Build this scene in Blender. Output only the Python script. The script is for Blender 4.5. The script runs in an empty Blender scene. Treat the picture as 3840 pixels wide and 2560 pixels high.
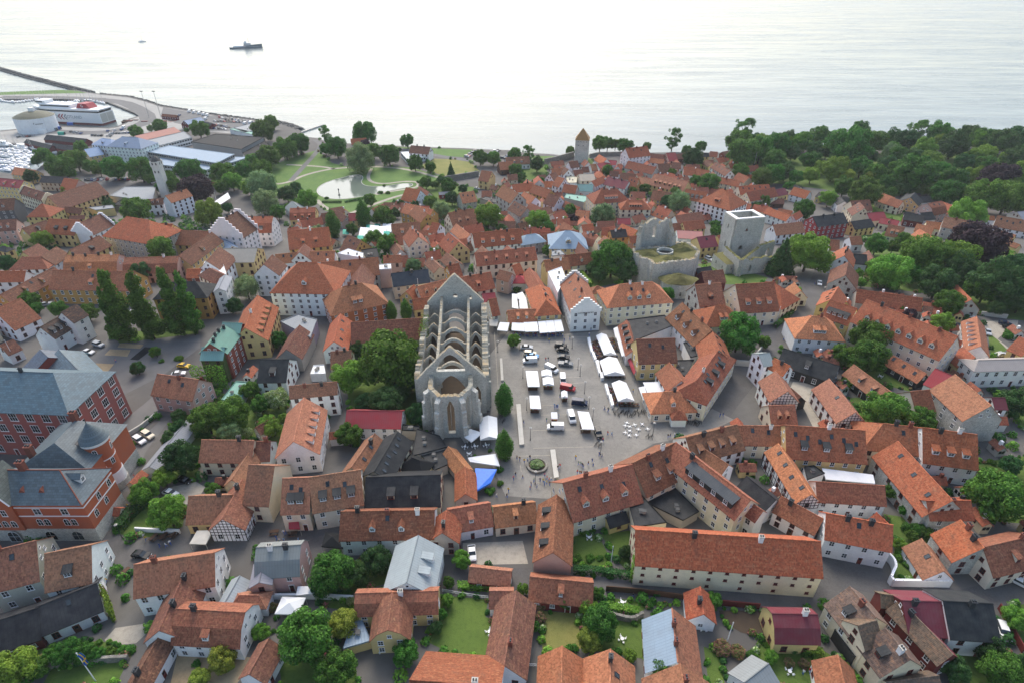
import bpy, bmesh, math, random
from mathutils import Vector, Matrix
R = math.radians
scene = bpy.context.scene
COL = scene.collection

# ------------------------------------------------------------------ camera
PITCH = R(32.4); CAMZ = 117.0; FPX = 2238.0          # focal length in pixels of the 3840 px photograph
cd = bpy.data.cameras.new('camera'); cd.sensor_width = 36; cd.lens = FPX / 3840 * 36
cd.clip_start = 1; cd.clip_end = 60000
cam = bpy.data.objects.new('camera', cd); COL.objects.link(cam)
cam.location = (0, 0, CAMZ); cam.rotation_euler = (math.pi / 2 - PITCH, 0, 0)
scene.camera = cam
# ------------------------------------------------------------------ sky and sun
SUN_EL, SUN_AZ = R(45), R(-8)                           # veiled sun over the sea, ahead of the camera
wd = bpy.data.worlds.new('World'); scene.world = wd; wd.use_nodes = True
wn = wd.node_tree.nodes; wl = wd.node_tree.links
sky = wn.new('ShaderNodeTexSky'); sky.sky_type = 'NISHITA'; sky.sun_disc = False
sky.sun_elevation = SUN_EL; sky.sun_rotation = SUN_AZ
sky.air_density = 1.2; sky.dust_density = 3.6; sky.ozone_density = 1.0; sky.altitude = 100
wl.new(sky.outputs[0], wn['Background'].inputs[0]); wn['Background'].inputs[1].default_value = 0.15
sl = bpy.data.lights.new('sun', 'SUN'); sl.energy = 1.2; sl.angle = R(28); sl.color = (1, .96, .9)
sun = bpy.data.objects.new('sun', sl); COL.objects.link(sun); sun.location = (0, 300, 300)
sd = Vector((math.sin(SUN_AZ) * math.cos(SUN_EL), math.cos(SUN_AZ) * math.cos(SUN_EL), math.sin(SUN_EL)))
sun.rotation_euler = sd.to_track_quat('Z', 'Y').to_euler()
vs = scene.view_settings
vs.view_transform = 'Standard'; vs.look = 'None'; vs.exposure = 0.9; vs.gamma = 1; vs.use_curve_mapping = False
scene.cycles.max_bounces = 5; scene.cycles.diffuse_bounces = 3; scene.cycles.glossy_bounces = 2
scene.cycles.transmission_bounces = 2; scene.cycles.transparent_max_bounces = 4; scene.cycles.volume_bounces = 1
scene.cycles.caustics_reflective = False; scene.cycles.caustics_refractive = False
scene.cycles.use_denoising = True

# ------------------------------------------------------------------ projection helpers (photograph pixel -> point of the place)
cP, sP = math.cos(PITCH), math.sin(PITCH)
SEA_Z, LOW_Z = -23.6, -22.0
def tz(y):                                            # the town slopes from the square down to the harbour
    t = min(1, max(0, (y - 195) / 205.0))
    return LOW_Z * t * t * (3 - 2 * t)
def ray(px, py):
    a = (px - 1920) / FPX; b = (py - 1280) / FPX
    return Vector((a, cP - b * sP, -sP - b * cP))
def hit(px, py, z):
    d = ray(px, py)
    t = (z - CAMZ) / d.z
    return Vector((d.x * t, d.y * t, z))
def ground(px, py, h=0.0):                            # point on the ground, or h metres above it
    z = h
    for _ in range(25):
        p = hit(px, py, z); nz = tz(p.y) + h
        if abs(nz - z) < 1e-3: break
        z += (nz - z) * .6
    p.z = tz(p.y)
    return p
def proj(p):
    y, z = p[1], p[2] - CAMZ
    dep = y * cP - z * sP
    return (1920 + FPX * p[0] / dep, 1280 - FPX * (y * sP + z * cP) / dep)
def pxm(p): return FPX / (p[1] * cP - (p[2] - CAMZ) * sP)
TILE = dict(A=(0, 200), B=(960, 400), C=(1920, 400), D=(2880, 400), E=(0, 760), F=(960, 960), G=(1920, 960), H=(2880, 960),
            I=(0, 1360), J=(960, 1480), K=(1920, 1480), L=(2880, 1480), M=(0, 1920), N=(960, 1920), O=(1920, 1920), P=(2880, 1920))
def nat(t, x, y): o = TILE[t]; return (o[0] + x / 2.45, o[1] + y / 2.45)
def gp(t, x, y, h=0.0): return ground(*nat(t, x, y), h)

# ------------------------------------------------------------------ materials
def lin(h):
    c = [int(h[i:i + 2], 16) / 255 for i in (0, 2, 4)]
    return tuple((v / 12.92 if v <= .04045 else ((v + .055) / 1.055) ** 2.4) for v in c) + (1,)
class NT:
    def __init__(s, name):
        s.m = bpy.data.materials.new(name); s.m.use_nodes = True; s.t = s.m.node_tree; s.n = s.t.nodes
        s.b = s.n['Principled BSDF']; s.b.inputs['Specular IOR Level'].default_value = .3
    def new(s, k, **kw):
        n = s.n.new('ShaderNode' + k)
        for a, v in kw.items():
            if a.startswith('i_'):
                key = a[2:]; n.inputs[int(key) if key.isdigit() else key.replace('_', ' ')].default_value = v
            else: setattr(n, a, v)
        return n
    def l(s, a, b): s.t.links.new(a, b); return s
    def math(s, op, a, b=None, clamp=False):
        n = s.n.new('ShaderNodeMath'); n.operation = op; n.use_clamp = clamp
        for i, v in enumerate((a, b)):
            if v is None: continue
            if hasattr(v, 'links'): s.t.links.new(v, n.inputs[i])
            else: n.inputs[i].default_value = v
        return n.outputs[0]
    def mix(s, fac, a, b, mode='MIX'):
        n = s.n.new('ShaderNodeMix'); n.data_type = 'RGBA'; n.blend_type = mode
        for k, v in ((0, fac), (6, a), (7, b)):
            if hasattr(v, 'links'): s.t.links.new(v, n.inputs[k])
            else: n.inputs[k].default_value = v
        return n.outputs[2]
    def ramp(s, fac, *st):
        n = s.n.new('ShaderNodeValToRGB'); e = n.color_ramp.elements
        while len(e) < len(st): e.new(.5)
        for i, (p, c) in enumerate(st): e[i].position = p; e[i].color = c if len(c) == 4 else tuple(c) + (1,)
        s.t.links.new(fac, n.inputs[0]); return n.outputs[0]
    def noise(s, vec, scale, detail=3, rough=.55):
        n = s.n.new('ShaderNodeTexNoise'); n.inputs['Scale'].default_value = scale; n.inputs['Detail'].default_value = detail
        n.inputs['Roughness'].default_value = rough
        if vec is not None: s.t.links.new(vec, n.inputs[0])
        return n.outputs[0]
    def bump(s, h, strength, dist=.05):
        n = s.n.new('ShaderNodeBump'); n.inputs['Strength'].default_value = strength; n.inputs['Distance'].default_value = dist
        s.t.links.new(h, n.inputs['Height']); s.t.links.new(n.outputs[0], s.b.inputs['Normal'])
    def out(s, col, rough=.8):
        if hasattr(col, 'links'): s.t.links.new(col, s.b.inputs['Base Color'])
        else: s.b.inputs['Base Color'].default_value = col
        if hasattr(rough, 'links'): s.t.links.new(rough, s.b.inputs['Roughness'])
        else: s.b.inputs['Roughness'].default_value = rough
        return s.m
    def geo(s): return s.new('NewGeometry')
    def objcol(s): return s.new('ObjectInfo')
def v1(v): return (v, v, v, 1)
MAT = {}
def m_tile(fix=None):
    t = NT('clay_tile'); uv = t.new('UVMap').outputs[0]; oi = t.objcol(); pos = t.geo().outputs['Position']
    sx = t.new('SeparateXYZ'); t.l(uv, sx.inputs[0])
    U = t.math('DIVIDE', sx.outputs[0], .26); V = t.math('DIVIDE', sx.outputs[1], .38)
    cb = t.new('CombineXYZ'); t.l(t.math('FLOOR', U), cb.inputs[0]); t.l(t.math('FLOOR', V), cb.inputs[1]); t.l(oi.outputs['Random'], cb.inputs[2])
    wn_ = t.new('TexWhiteNoise', noise_dimensions='3D'); t.l(cb.outputs[0], wn_.inputs[0])
    k = t.math('ADD', t.math('MULTIPLY', wn_.outputs[0], .6), .72)
    big = t.noise(pos, .35, 4, .65); mid = t.noise(pos, 1.7, 3); rows = t.new('TexNoise', i_Scale=1.0, i_Detail=2.0); mpr = t.new('Mapping'); mpr.inputs['Scale'].default_value = (.35, 2.2, 1); t.l(uv, mpr.inputs[0]); t.l(mpr.outputs[0], rows.inputs[0])
    comb = t.new('CombineColor'); c = t.mix(1, lin(fix) if fix else oi.outputs['Color'], comb.outputs[0], 'MULTIPLY')
    kk = t.math('MULTIPLY', k, t.math('ADD', t.math('MULTIPLY', big, .7), .65))
    for i in range(3): t.l(kk, comb.inputs[i])
    c = t.mix(t.ramp(big, (.52, v1(0)), (.74, v1(.55))), c, lin('4d453a'))
    c = t.mix(t.ramp(mid, (.55, v1(0)), (.75, v1(.42))), c, lin('bd8f66'))
    c = t.mix(t.ramp(rows.outputs[0], (.52, v1(0)), (.72, v1(.5))), c, t.mix(.5, c, lin('c98a64')))
    # pantile roll and courses
    roll = t.math('ABSOLUTE', t.math('SINE', t.math('MULTIPLY', U, math.pi)))
    course = t.math('FRACT', V)
    t.bump(t.math('ADD', t.math('MULTIPLY', roll, .8), t.math('MULTIPLY', course, .6)), .55, .05)
    return t.out(c, .82)
def m_sheet():
    t = NT('sheet_metal'); uv = t.new('UVMap').outputs[0]; oi = t.objcol(); pos = t.geo().outputs['Position']
    sx = t.new('SeparateXYZ'); t.l(uv, sx.inputs[0])
    f = t.math('FRACT', t.math('DIVIDE', sx.outputs[0], .62))
    seam = t.math('LESS_THAN', f, .09)
    hseam = t.math('LESS_THAN', t.math('FRACT', t.math('DIVIDE', sx.outputs[1], 2.6)), .015)
    seam = t.math('MAXIMUM', seam, hseam)
    big = t.noise(pos, .5, 4, .6)
    c = t.mix(t.math('MULTIPLY', t.ramp(big, (.3, v1(0)), (.75, v1(1))), .45), oi.outputs['Color'], t.mix(.55, oi.outputs['Color'], lin('6b6a66')))
    c = t.mix(t.math('MULTIPLY', seam, .45), c, t.mix(.6, oi.outputs['Color'], (0, 0, 0, 1)))
    t.bump(seam, .7, .04); t.b.inputs['Specular IOR Level'].default_value = .22
    return t.out(c, .66)
def m_slate():
    t = NT('slate'); uv = t.new('UVMap').outputs[0]; oi = t.objcol(); pos = t.geo().outputs['Position']
    b = t.new('TexBrick', i_Scale=1.0, i_Mortar_Size=.03, i_Brick_Width=.9, i_Row_Height=.6); t.l(uv, b.inputs[0])
    b.inputs['Color1'].default_value = v1(1.15); b.inputs['Color2'].default_value = v1(.72); b.inputs['Mortar'].default_value = v1(.45)
    c = t.mix(1, oi.outputs['Color'], b.outputs[0], 'MULTIPLY')
    c = t.mix(t.math('MULTIPLY', t.noise(pos, .4, 4), .5), c, lin('5a5c58'))
    t.bump(b.outputs[1], -.5, .03)
    return t.out(c, .5)
def m_wall(fix=None):
    t = NT('plaster'); oi = t.objcol(); pos = t.geo().outputs['Position']
    a = t.noise(pos, .45, 5, .65); b = t.noise(pos, 3.5, 3)
    bc = lin(fix) if fix else oi.outputs['Color']
    c = t.mix(t.math('MULTIPLY', t.ramp(a, (.42, v1(0)), (.78, v1(1))), .4), bc, t.mix(.5, bc, lin('77716a')))
    c = t.mix(t.math('MULTIPLY', t.ramp(b, (.5, v1(0)), (.8, v1(1))), .18), c, lin('5d564c'))
    t.bump(b, .25, .02)
    return t.out(c, .88)
def m_stone(name, c1, c2, c3, sc=1.0):
    t = NT(name); pos = t.geo().outputs['Position']
    mp = t.new('Mapping'); mp.inputs['Scale'].default_value = (1, 1, 1.9); t.l(pos, mp.inputs[0])
    vo = t.new('TexVoronoi', i_Scale=1.9 * sc, i_Randomness=.9); t.l(mp.outputs[0], vo.inputs[0])
    ve = t.new('TexVoronoi', feature='DISTANCE_TO_EDGE', i_Scale=1.9 * sc, i_Randomness=.9); t.l(mp.outputs[0], ve.inputs[0])
    a = t.noise(pos, .22, 5, .7); b = t.noise(pos, 1.3, 4)
    sep = t.new('SeparateColor'); t.l(vo.outputs['Color'], sep.inputs[0])
    c = t.mix(sep.outputs[0], lin(c1), lin(c2))
    c = t.mix(t.ramp(a, (.45, v1(0)), (.72, v1(.75))), c, lin(c3))
    c = t.mix(t.ramp(b, (.55, v1(0)), (.8, v1(.5))), c, lin('4e4d46'))
    gap = t.math('LESS_THAN', ve.outputs[0], .05)
    c = t.mix(t.math('MULTIPLY', gap, .45), c, lin('5a5750'))
    t.bump(t.math('ADD', t.math('MINIMUM', t.math('MULTIPLY', ve.outputs[0], 4), .5), t.math('MULTIPLY', b, .6)), .8, .12)
    return t.out(c, .93)
def m_plain(name, c, rough=.7, var=.25, sc=1.2, obj=False, metal=0):
    t = NT(name); pos = t.geo().outputs['Position']
    base = t.objcol().outputs['Color'] if obj else lin(c)
    n = t.noise(pos, sc, 4)
    col = t.mix(t.math('MULTIPLY', t.ramp(n, (.4, v1(0)), (.75, v1(1))), var), base, t.mix(.6, base, (.02, .02, .02, 1)))
    t.b.inputs['Metallic'].default_value = metal
    return t.out(col, rough)
def m_ground():
    t = NT('town_ground'); pos = t.geo().outputs['Position']
    a = t.noise(pos, .05, 5, .6); b = t.noise(pos, .5, 5); c_ = t.noise(pos, 6, 2)
    c = t.mix(t.ramp(a, (.35, v1(0)), (.65, v1(1))), lin('4e4c4a'), lin('605e5a'))
    c = t.mix(t.math('MULTIPLY', t.ramp(b, (.45, v1(0)), (.7, v1(1))), .45), c, lin('4f4c48'))
    c = t.mix(t.math('MULTIPLY', c_, .22), c, lin('8a867e'))
    t.bump(c_, .3, .03)
    return t.out(c, .9)
def m_cobble(name, c1, c2, c3):
    t = NT(name); pos = t.geo().outputs['Position']
    vo = t.new('TexVoronoi', i_Scale=4.5); t.l(pos, vo.inputs[0])
    sep = t.new('SeparateColor'); t.l(vo.outputs['Color'], sep.inputs[0])
    a = t.noise(pos, .12, 5, .6); b = t.noise(pos, .9, 4)
    c = t.mix(t.math('ADD', t.math('MULTIPLY', sep.outputs[0], .6), .2), lin(c1), lin(c2))
    c = t.mix(t.ramp(a, (.42, v1(0)), (.68, v1(.7))), c, lin(c3))
    c = t.mix(t.math('MULTIPLY', t.ramp(b, (.5, v1(0)), (.75, v1(1))), .35), c, lin('595651'))
    t.bump(vo.outputs[0], -.4, .03)
    return t.out(c, .85)
def m_grass(name, c1, c2, c3):
    t = NT(name); pos = t.geo().outputs['Position']
    a = t.noise(pos, .09, 5, .6); b = t.noise(pos, 1.1, 5, .7); f = t.noise(pos, 9, 2)
    c = t.mix(t.ramp(a, (.36, v1(0)), (.64, v1(1))), lin(c1), lin(c2))
    c = t.mix(t.ramp(b, (.5, v1(0)), (.75, v1(.7))), c, lin(c3))
    c = t.mix(t.math('MULTIPLY', f, .4), c, lin('2c3a18'))
    t.bump(t.math('ADD', b, f), .7, .12)
    return t.out(c, .95)
def m_leaf(name, cols, tr=.3):
    t = NT(name); g = t.geo(); oi = t.objcol()
    r = t.math('FRACT', t.math('ADD', g.outputs['Random Per Island'], t.math('MULTIPLY', oi.outputs['Random'], .35)))
    c = t.ramp(r, *[(i / max(1, len(cols) - 1), lin(x)) for i, x in enumerate(cols)])
    hs = t.new('HueSaturation'); t.l(c, hs.inputs['Color'])
    t.l(t.math('ADD', t.math('MULTIPLY', oi.outputs['Random'], .05), .475), hs.inputs['Hue'])
    cl = t.noise(g.outputs['Position'], .55, 3, .6)
    val = t.math('ADD', t.math('MULTIPLY', t.math('FRACT', t.math('MULTIPLY', oi.outputs['Random'], 7.3)), .4), .8)
    t.l(t.math('MULTIPLY', val, t.math('ADD', t.math('MULTIPLY', cl, 1.3), .38)), hs.inputs['Value'])
    t.out(hs.outputs[0], .75)
    t.b.inputs['Specular IOR Level'].default_value = .2
    tl = t.new('BsdfTranslucent'); t.l(hs.outputs[0], tl.inputs[0])
    mx = t.new('MixShader'); mx.inputs[0].default_value = tr
    t.l(t.b.outputs[0], mx.inputs[1]); t.l(tl.outputs[0], mx.inputs[2]); t.l(mx.outputs[0], t.n['Material Output'].inputs[0])
    return t.m
def m_water(name, col, rough, sc, strength):
    t = NT(name); pos = t.geo().outputs['Position']
    mp = t.new('Mapping'); mp.inputs['Scale'].default_value = (.35, 1, 1); t.l(pos, mp.inputs[0])
    a = t.noise(mp.outputs[0], sc, 6, .62); b = t.noise(mp.outputs[0], sc * .07, 3)
    t.bump(t.math('ADD', a, t.math('MULTIPLY', b, 2.0)), strength, 1.0)
    t.b.inputs['IOR'].default_value = 1.33; t.b.inputs['Specular IOR Level'].default_value = .5
    if rough > .1:                                        # wind streaks: smoother and rougher bands of water
        mw = t.new('Mapping'); mw.inputs['Scale'].default_value = (.0035, .022, 1); t.l(pos, mw.inputs[0]); w = t.noise(mw.outputs[0], 1.0, 6, .65)
        ms = t.new('Mapping'); ms.inputs['Scale'].default_value = (.02, .16, 1); t.l(pos, ms.inputs[0]); w2 = t.noise(ms.outputs[0], 1.0, 4, .6)
        t.out(lin(col), t.math('ADD', t.math('MULTIPLY', t.ramp(w, (.35, v1(0)), (.65, v1(1))), .14), t.math('ADD', t.math('MULTIPLY', t.ramp(w2, (.4, v1(0)), (.62, v1(1))), .09), .1))); return t.m
    return t.out(lin(col), rough)
def m_glass():
    t = NT('window_glass'); oi = t.objcol()
    c = t.mix(oi.outputs['Random'], lin('15191c'), lin('3a4144'))
    t.b.inputs['Specular IOR Level'].default_value = .6
    return t.out(c, .12)
MAT.update(tile=m_tile(), sheet=m_sheet(), slate=m_slate(), wall=m_wall(),
    limestone=m_stone('ruin_limestone', 'c8c6bc', 'b0aea4', 'dad8ce'), rubble=m_stone('rubble_wall', '8d8980', '6f6c65', 'a39f94', 1.4),
    ground=m_ground(), square=m_cobble('square_setts', '827f78', '6e6b65', '8e8a82'), street=m_cobble('street_setts', '5c5a58', '4a4846', '686664'),
    asphalt=m_plain('asphalt', '6c6b69', .9, .35, .25), quay=m_plain('quay_concrete', '9c9a94', .9, .3, .12), gravel=m_cobble('gravel_path', 'a49c8e', '8f887b', 'b0a898'), sand=m_cobble('sand_yard', 'a08c6c', '8c7a5e', 'ae9a7a'),
    lawn=m_grass('park_lawn', '5a783c', '688442', '4a6630'), lawn2=m_grass('garden_lawn', '526a2c', '627834', '3e5222'), dry=m_grass('dry_lawn', '8f8a4e', '7d7f45', '6a6c38'),
    moss=m_grass('grass_on_ruin', '7d7846', '5f5b38', '54432f'), soil=m_plain('soil', '4f4336', .95, .5, .6),
    glass=m_glass(), white=m_plain('white_paint', 'e4e4e2', .5, .12), canvas=m_plain('white_canvas', 'e6e6e4', .75, .14, .6), black=m_plain('black_felt', '1a1c1e', .85, .3),
    dark=m_plain('dark_metal', '33373a', .5, .2), wood=m_plain('brown_wood', '5a4130', .8, .4), paint=m_plain('painted', 'ffffff', .55, .15, 1.2, True),
    car=m_plain('car_paint', 'ffffff', .25, .05, 1, True), rubber=m_plain('rubber', '1a1a1a', .8, .1), brick=m_plain('chimney_brick', '7d4a3c', .85, .4, 3),
    concrete=m_plain('concrete', 'b8b4aa', .85, .25, .8), cloth=m_plain('cloth', 'ffffff', .85, .2, 3, True), skin=m_plain('skin', 'c99a80', .6, .1), bark=m_plain('bark', '4a4036', .95, .5, 2),
    sea=m_water('sea_water', '626e6e', .2, .06, .5), pond=m_water('pond_water', '6a7468', .03, .5, .03), redtrim=m_plain('red_trim', '6b2f2a', .6, .2),
    rock=m_stone('breakwater_rock', '6d6b66', '4f4e4b', '807d76', .5),
    leaf=m_leaf('leaf_green', ['36581c', '4a7028', '5e8834', '406422']), leafl=m_leaf('leaf_light', ['567826', '6c9032', '80a040', '60842c']),
    leafd=m_leaf('leaf_dark', ['2e4e26', '3a5e2e', '466a36', '345428']), leafp=m_leaf('leaf_purple', ['2a1e26', '362830', '403038', '2e222a'], .15),
    leafw=m_leaf('leaf_willow', ['648050', '76905e', '869e6a', '5c7648']), leafy=m_leaf('leaf_yellow', ['7c8630', '8e963a', '6e7e2c', '9ca24a']),
    leafb=m_leaf('leaf_blossom', ['56762a', '749040', 'bcc0a0', '628230']), leafr=m_leaf('leaf_rose', ['486a28', '5c7e30', 'b45e74', '56762a']))

MAT['pond'].node_tree.nodes['Principled BSDF'].inputs['Specular IOR Level'].default_value = 1.0
# ------------------------------------------------------------------ mesh and object helpers
class MB:
    """collects faces (with uv in metres and a material slot) and links them as one mesh object"""
    def __init__(s): s.v = []; s.f = []; s.u = []; s.m = []; s.mats = []
    def slot(s, k):
        if k not in s.mats: s.mats.append(k)
        return s.mats.index(k)
    def face(s, pts, mat, uv=None):
        b = len(s.v); s.v += [tuple(p) for p in pts]; s.f.append(tuple(range(b, b + len(pts))))
        if uv is None:
            p0 = Vector(pts[0]); e = Vector(pts[1]) - p0
            n = e.cross(Vector(pts[-1]) - p0); e = e.normalized() if e.length > 1e-6 else Vector((1, 0, 0))
            w = n.cross(e).normalized() if n.length > 1e-9 else Vector((0, 0, 1))
            uv = [((Vector(p) - p0).dot(e), (Vector(p) - p0).dot(w)) for p in pts]
        s.u += uv; s.m.append(s.slot(mat)); return s
    def box(s, x0, x1, y0, y1, z0, z1, mat):
        a = [(x0, y0), (x1, y0), (x1, y1), (x0, y1)]
        return s.prism(a, z0, z1, mat)
    def prism(s, poly, z0, z1, mat, top=None, bottom=True):
        n = len(poly); z1f = z1 if callable(z1) else (lambda i: z1)
        if sum(poly[i][0] * poly[(i + 1) % n][1] - poly[(i + 1) % n][0] * poly[i][1] for i in range(n)) < 0: poly = poly[::-1]
        for i in range(n):
            j = (i + 1) % n
            s.face([(*poly[i], z0), (*poly[j], z0), (*poly[j], z1f(j)), (*poly[i], z1f(i))], mat)
        s.face([(*poly[i], z1f(i)) for i in range(n)], top or mat)
        if bottom: s.face([(*poly[i], z0) for i in range(n)][::-1], mat)
        return s
    def ring(s, cx, cy, z0, z1, r0, r1, mat, n=12, cap=True, sy=1.0, a0=0):
        p = [(math.cos(2 * math.pi * i / n + a0), math.sin(2 * math.pi * i / n + a0)) for i in range(n)]
        for i in range(n):
            a, b = p[i], p[(i + 1) % n]
            q = [(cx + a[0] * r0, cy + a[1] * r0 * sy, z0), (cx + b[0] * r0, cy + b[1] * r0 * sy, z0)]
            if r1 > 1e-4: q += [(cx + b[0] * r1, cy + b[1] * r1 * sy, z1), (cx + a[0] * r1, cy + a[1] * r1 * sy, z1)]
            else: q += [(cx, cy, z1)]
            s.face(q, mat)
        if cap and r1 > 1e-4: s.face([(cx + a[0] * r1, cy + a[1] * r1 * sy, z1) for a in p], mat)
        return s
    def tube(s, pts, r, mat, n=6):
        for a, b in zip(pts, pts[1:]):
            a, b = Vector(a), Vector(b); d = (b - a)
            if d.length < 1e-6: continue
            q = d.to_track_quat('Z', 'Y'); ra, rb = (r, r) if not isinstance(r, tuple) else r
            c = [q @ Vector((math.cos(2 * math.pi * i / n), math.sin(2 * math.pi * i / n), 0)) for i in range(n)]
            for i in range(n):
                j = (i + 1) % n
                s.face([a + c[i] * ra, a + c[j] * ra, b + c[j] * rb, b + c[i] * rb], mat)
            s.face([b + k * rb for k in c], mat)
        return s
    def mesh(s, name):
        me = bpy.data.meshes.new(name); me.from_pydata(s.v, [], s.f)
        ul = me.uv_layers.new(name='UVMap'); ul.data.foreach_set('uv', [c for p in s.u for c in p])
        for k in s.mats: me.materials.append(MAT[k])
        me.polygons.foreach_set('material_index', s.m); me.update(); return me
    def build(s, name, parent=None, color=None): return mk(name, s.mesh(name), parent, color)
def mk(name, me, parent=None, color=None, loc=None, rz=None, scale=None):
    o = bpy.data.objects.new(name, me); COL.objects.link(o)
    if parent is not None: o.parent = parent
    if color is not None: o.color = color
    if loc is not None: o.location = loc
    if rz is not None: o.rotation_euler = (0, 0, rz)
    if scale is not None: o.scale = scale if not isinstance(scale, (int, float)) else (scale,) * 3
    return o
def empty(name, loc=(0, 0, 0), rz=0): 
    o = mk(name, None, None, None, loc, rz); o.empty_display_size = .5; return o
def kind(o, k): o['kind'] = k; return o
PENDING = []                                           # labels are made unique at the end, when every thing is known
def tag(o, label, cat, group=None, pos=None, own=False):
    o['label'] = label; o['category'] = cat
    if group: o['group'] = group
    if not own: PENDING.append((o, label, Vector(pos) if pos is not None else Vector(o.location)))
    return o
rnd = random.Random(7)
# ================================================================== THE SETTING: ground, water, lawns, streets
from mathutils.geometry import delaunay_2d_cdt
class Strip(list): pass
def sheet(name, poly, off, mat, drape=True, thick=0, step=7):
    """a sheet laid on the ground (poly: world xy), off metres above it"""
    bm = bmesh.new()
    if isinstance(poly, Strip):
        vs_ = [bm.verts.new((x, y, 0)) for x, y in poly]; h = len(vs_) // 2
        for i in range(h - 1): bm.faces.new((vs_[i], vs_[i + 1], vs_[-2 - i], vs_[-1 - i]))
    else:
        n = len(poly); r = delaunay_2d_cdt([Vector(p) for p in poly], [(i, (i + 1) % n) for i in range(n)], [], 2, 1e-4)
        vs_ = [bm.verts.new((v.x, v.y, 0)) for v in r[0]]
        for f in r[2]: bm.faces.new([vs_[i] for i in f])
    bmesh.ops.triangulate(bm, faces=bm.faces[:])
    if drape:
        y0, y1 = min(p[1] for p in poly), max(p[1] for p in poly)
        yy = max(195, y0 - y0 % step)
        while yy < min(y1, 402):
            bmesh.ops.bisect_plane(bm, geom=bm.verts[:] + bm.edges[:] + bm.faces[:], plane_co=(0, yy, 0), plane_no=(0, 1, 0)); yy += step
    for v in bm.verts: v.co.z = tz(v.co.y) + off
    bm.normal_update()
    bmesh.ops.reverse_faces(bm, faces=[f for f in bm.faces if f.normal.z < 0])
    if thick:
        for e in [e for e in bm.edges if len(e.link_faces) == 1]:
            a, b = e.verts; q = [bm.verts.new((v.co.x, v.co.y, v.co.z - thick)) for v in (a, b)]; bm.faces.new((a, b, q[1], q[0]))
    me = bpy.data.meshes.new(name); bm.to_mesh(me); bm.free(); me.materials.append(MAT[mat])
    o = mk(name, me); o['kind'] = 'structure'; SHEETS.append((name, poly)); return o
SHEETS = []
def px_poly(t, pts, h=0): return [gp(t, *p, h).xy[:] for p in pts]
def smooth_poly(pts, it=2):
    for _ in range(it):
        q = []
        for a, b in zip(pts, pts[1:] + pts[:1]):
            q += [(a[0] * .75 + b[0] * .25, a[1] * .75 + b[1] * .25), (a[0] * .25 + b[0] * .75, a[1] * .25 + b[1] * .75)]
        pts = q
    return pts
def strip(pts, w):                                      # a path of width w along world xy points
    L, Rr = [], []
    for i, p in enumerate(pts):
        a = Vector(pts[max(0, i - 1)]); b = Vector(pts[min(len(pts) - 1, i + 1)]); d = (b - a).normalized(); n = Vector((-d.y, d.x))
        ww = w[i] if isinstance(w, (list, tuple)) else w
        L.append((p[0] + n.x * ww / 2, p[1] + n.y * ww / 2)); Rr.append((p[0] - n.x * ww / 2, p[1] - n.y * ww / 2))
    return Strip(L + Rr[::-1])
def curve_pts(pts, it=2):
    for _ in range(it):
        q = [pts[0]]
        for a, b in zip(pts, pts[1:]):
            q += [(a[0] * .75 + b[0] * .25, a[1] * .75 + b[1] * .25), (a[0] * .25 + b[0] * .75, a[1] * .25 + b[1] * .75)]
        pts = q + [pts[-1]]
    return pts

sea = MB(); sea.face([(-9000, -400, SEA_Z), (9000, -400, SEA_Z), (9000, 12000, SEA_Z), (-9000, 12000, SEA_Z)], 'sea')
kind(sea.build('sea'), 'structure')
def low(t, x, y): p = hit(*nat(t, x, y), LOW_Z); return (p.x, p.y)
coast = [low('D', 2352, 330), low('D', 1200, 330), low('D', 0, 370)]
coast += [low('C', x, y) for x, y in ((1900, 424), (1500, 420), (1300, 424), (900, 436), (720, 446), (480, 452), (330, 436), (120, 428))]
coast += [low('B', x, y) for x, y in ((2352, 402), (2100, 395), (1900, 383), (1500, 372), (1120, 352), (800, 338), (640, 318), (560, 290), (430, 278), (420, 235), (385, 205), (330, 180), (260, 150))]
coast += [low('A', x, y) for x, y in ((2352, 612), (2000, 575), (1900, 552), (1480, 485), (1330, 435), (1180, 398), (900, 372), (700, 338), (460, 342), (0, 378), (-500, 392),
    (-500, 428), (0, 424), (960, 418), (1000, 458), (1285, 570), (1345, 556), (1180, 604), (1152, 640), (1075, 672), (1000, 684), (470, 664), (0, 712), (-500, 735),
    (-500, 815), (0, 818), (110, 832), (350, 872), (560, 900), (615, 935), (420, 1000), (330, 1080), (100, 1110), (0, 1092), (-500, 1090))]
sheet('ground', [(-900, -60), (900, -60), (900, coast[0][1] - 20)] + coast + [(-900, coast[-1][1])], 0, 'ground', thick=4)
# breakwater and jetty: heaps of rough blocks
def rubble_bank(name, pts, w, h, label, cat, seed=1):
    rr = random.Random(seed); b = MB(); n = 0
    for a, c in zip(pts, pts[1:]):
        a, c = Vector(a), Vector(c); L = (c - a).length; k = max(2, int(L / 2.2)); d = (c - a).normalized(); nn = Vector((-d.y, d.x))
        for i in range(k):
            for j in range(max(2, int(w / 2.4))):
                s = (j + .5) / max(2, int(w / 2.4)) * 2 - 1
                p = a + d * (L * (i + rr.random()) / k) + nn * (s * w / 2 + rr.uniform(-.5, .5))
                top = SEA_Z - .6 + (h + .6) * (1 - s * s * .8) + rr.uniform(-.4, .4); r = rr.uniform(1.0, 1.7); a0 = rr.random() * 3
                b.ring(p.x, p.y, SEA_Z - 1, top - .4, r * 1.15, r, 'rock', 5, False, rr.uniform(.7, 1.2), a0); b.ring(p.x, p.y, top - .4, top, r, r * .55, 'rock', 5, True, 1, a0)
    o = b.build(name); return tag(o, label, cat, own=True)
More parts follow.
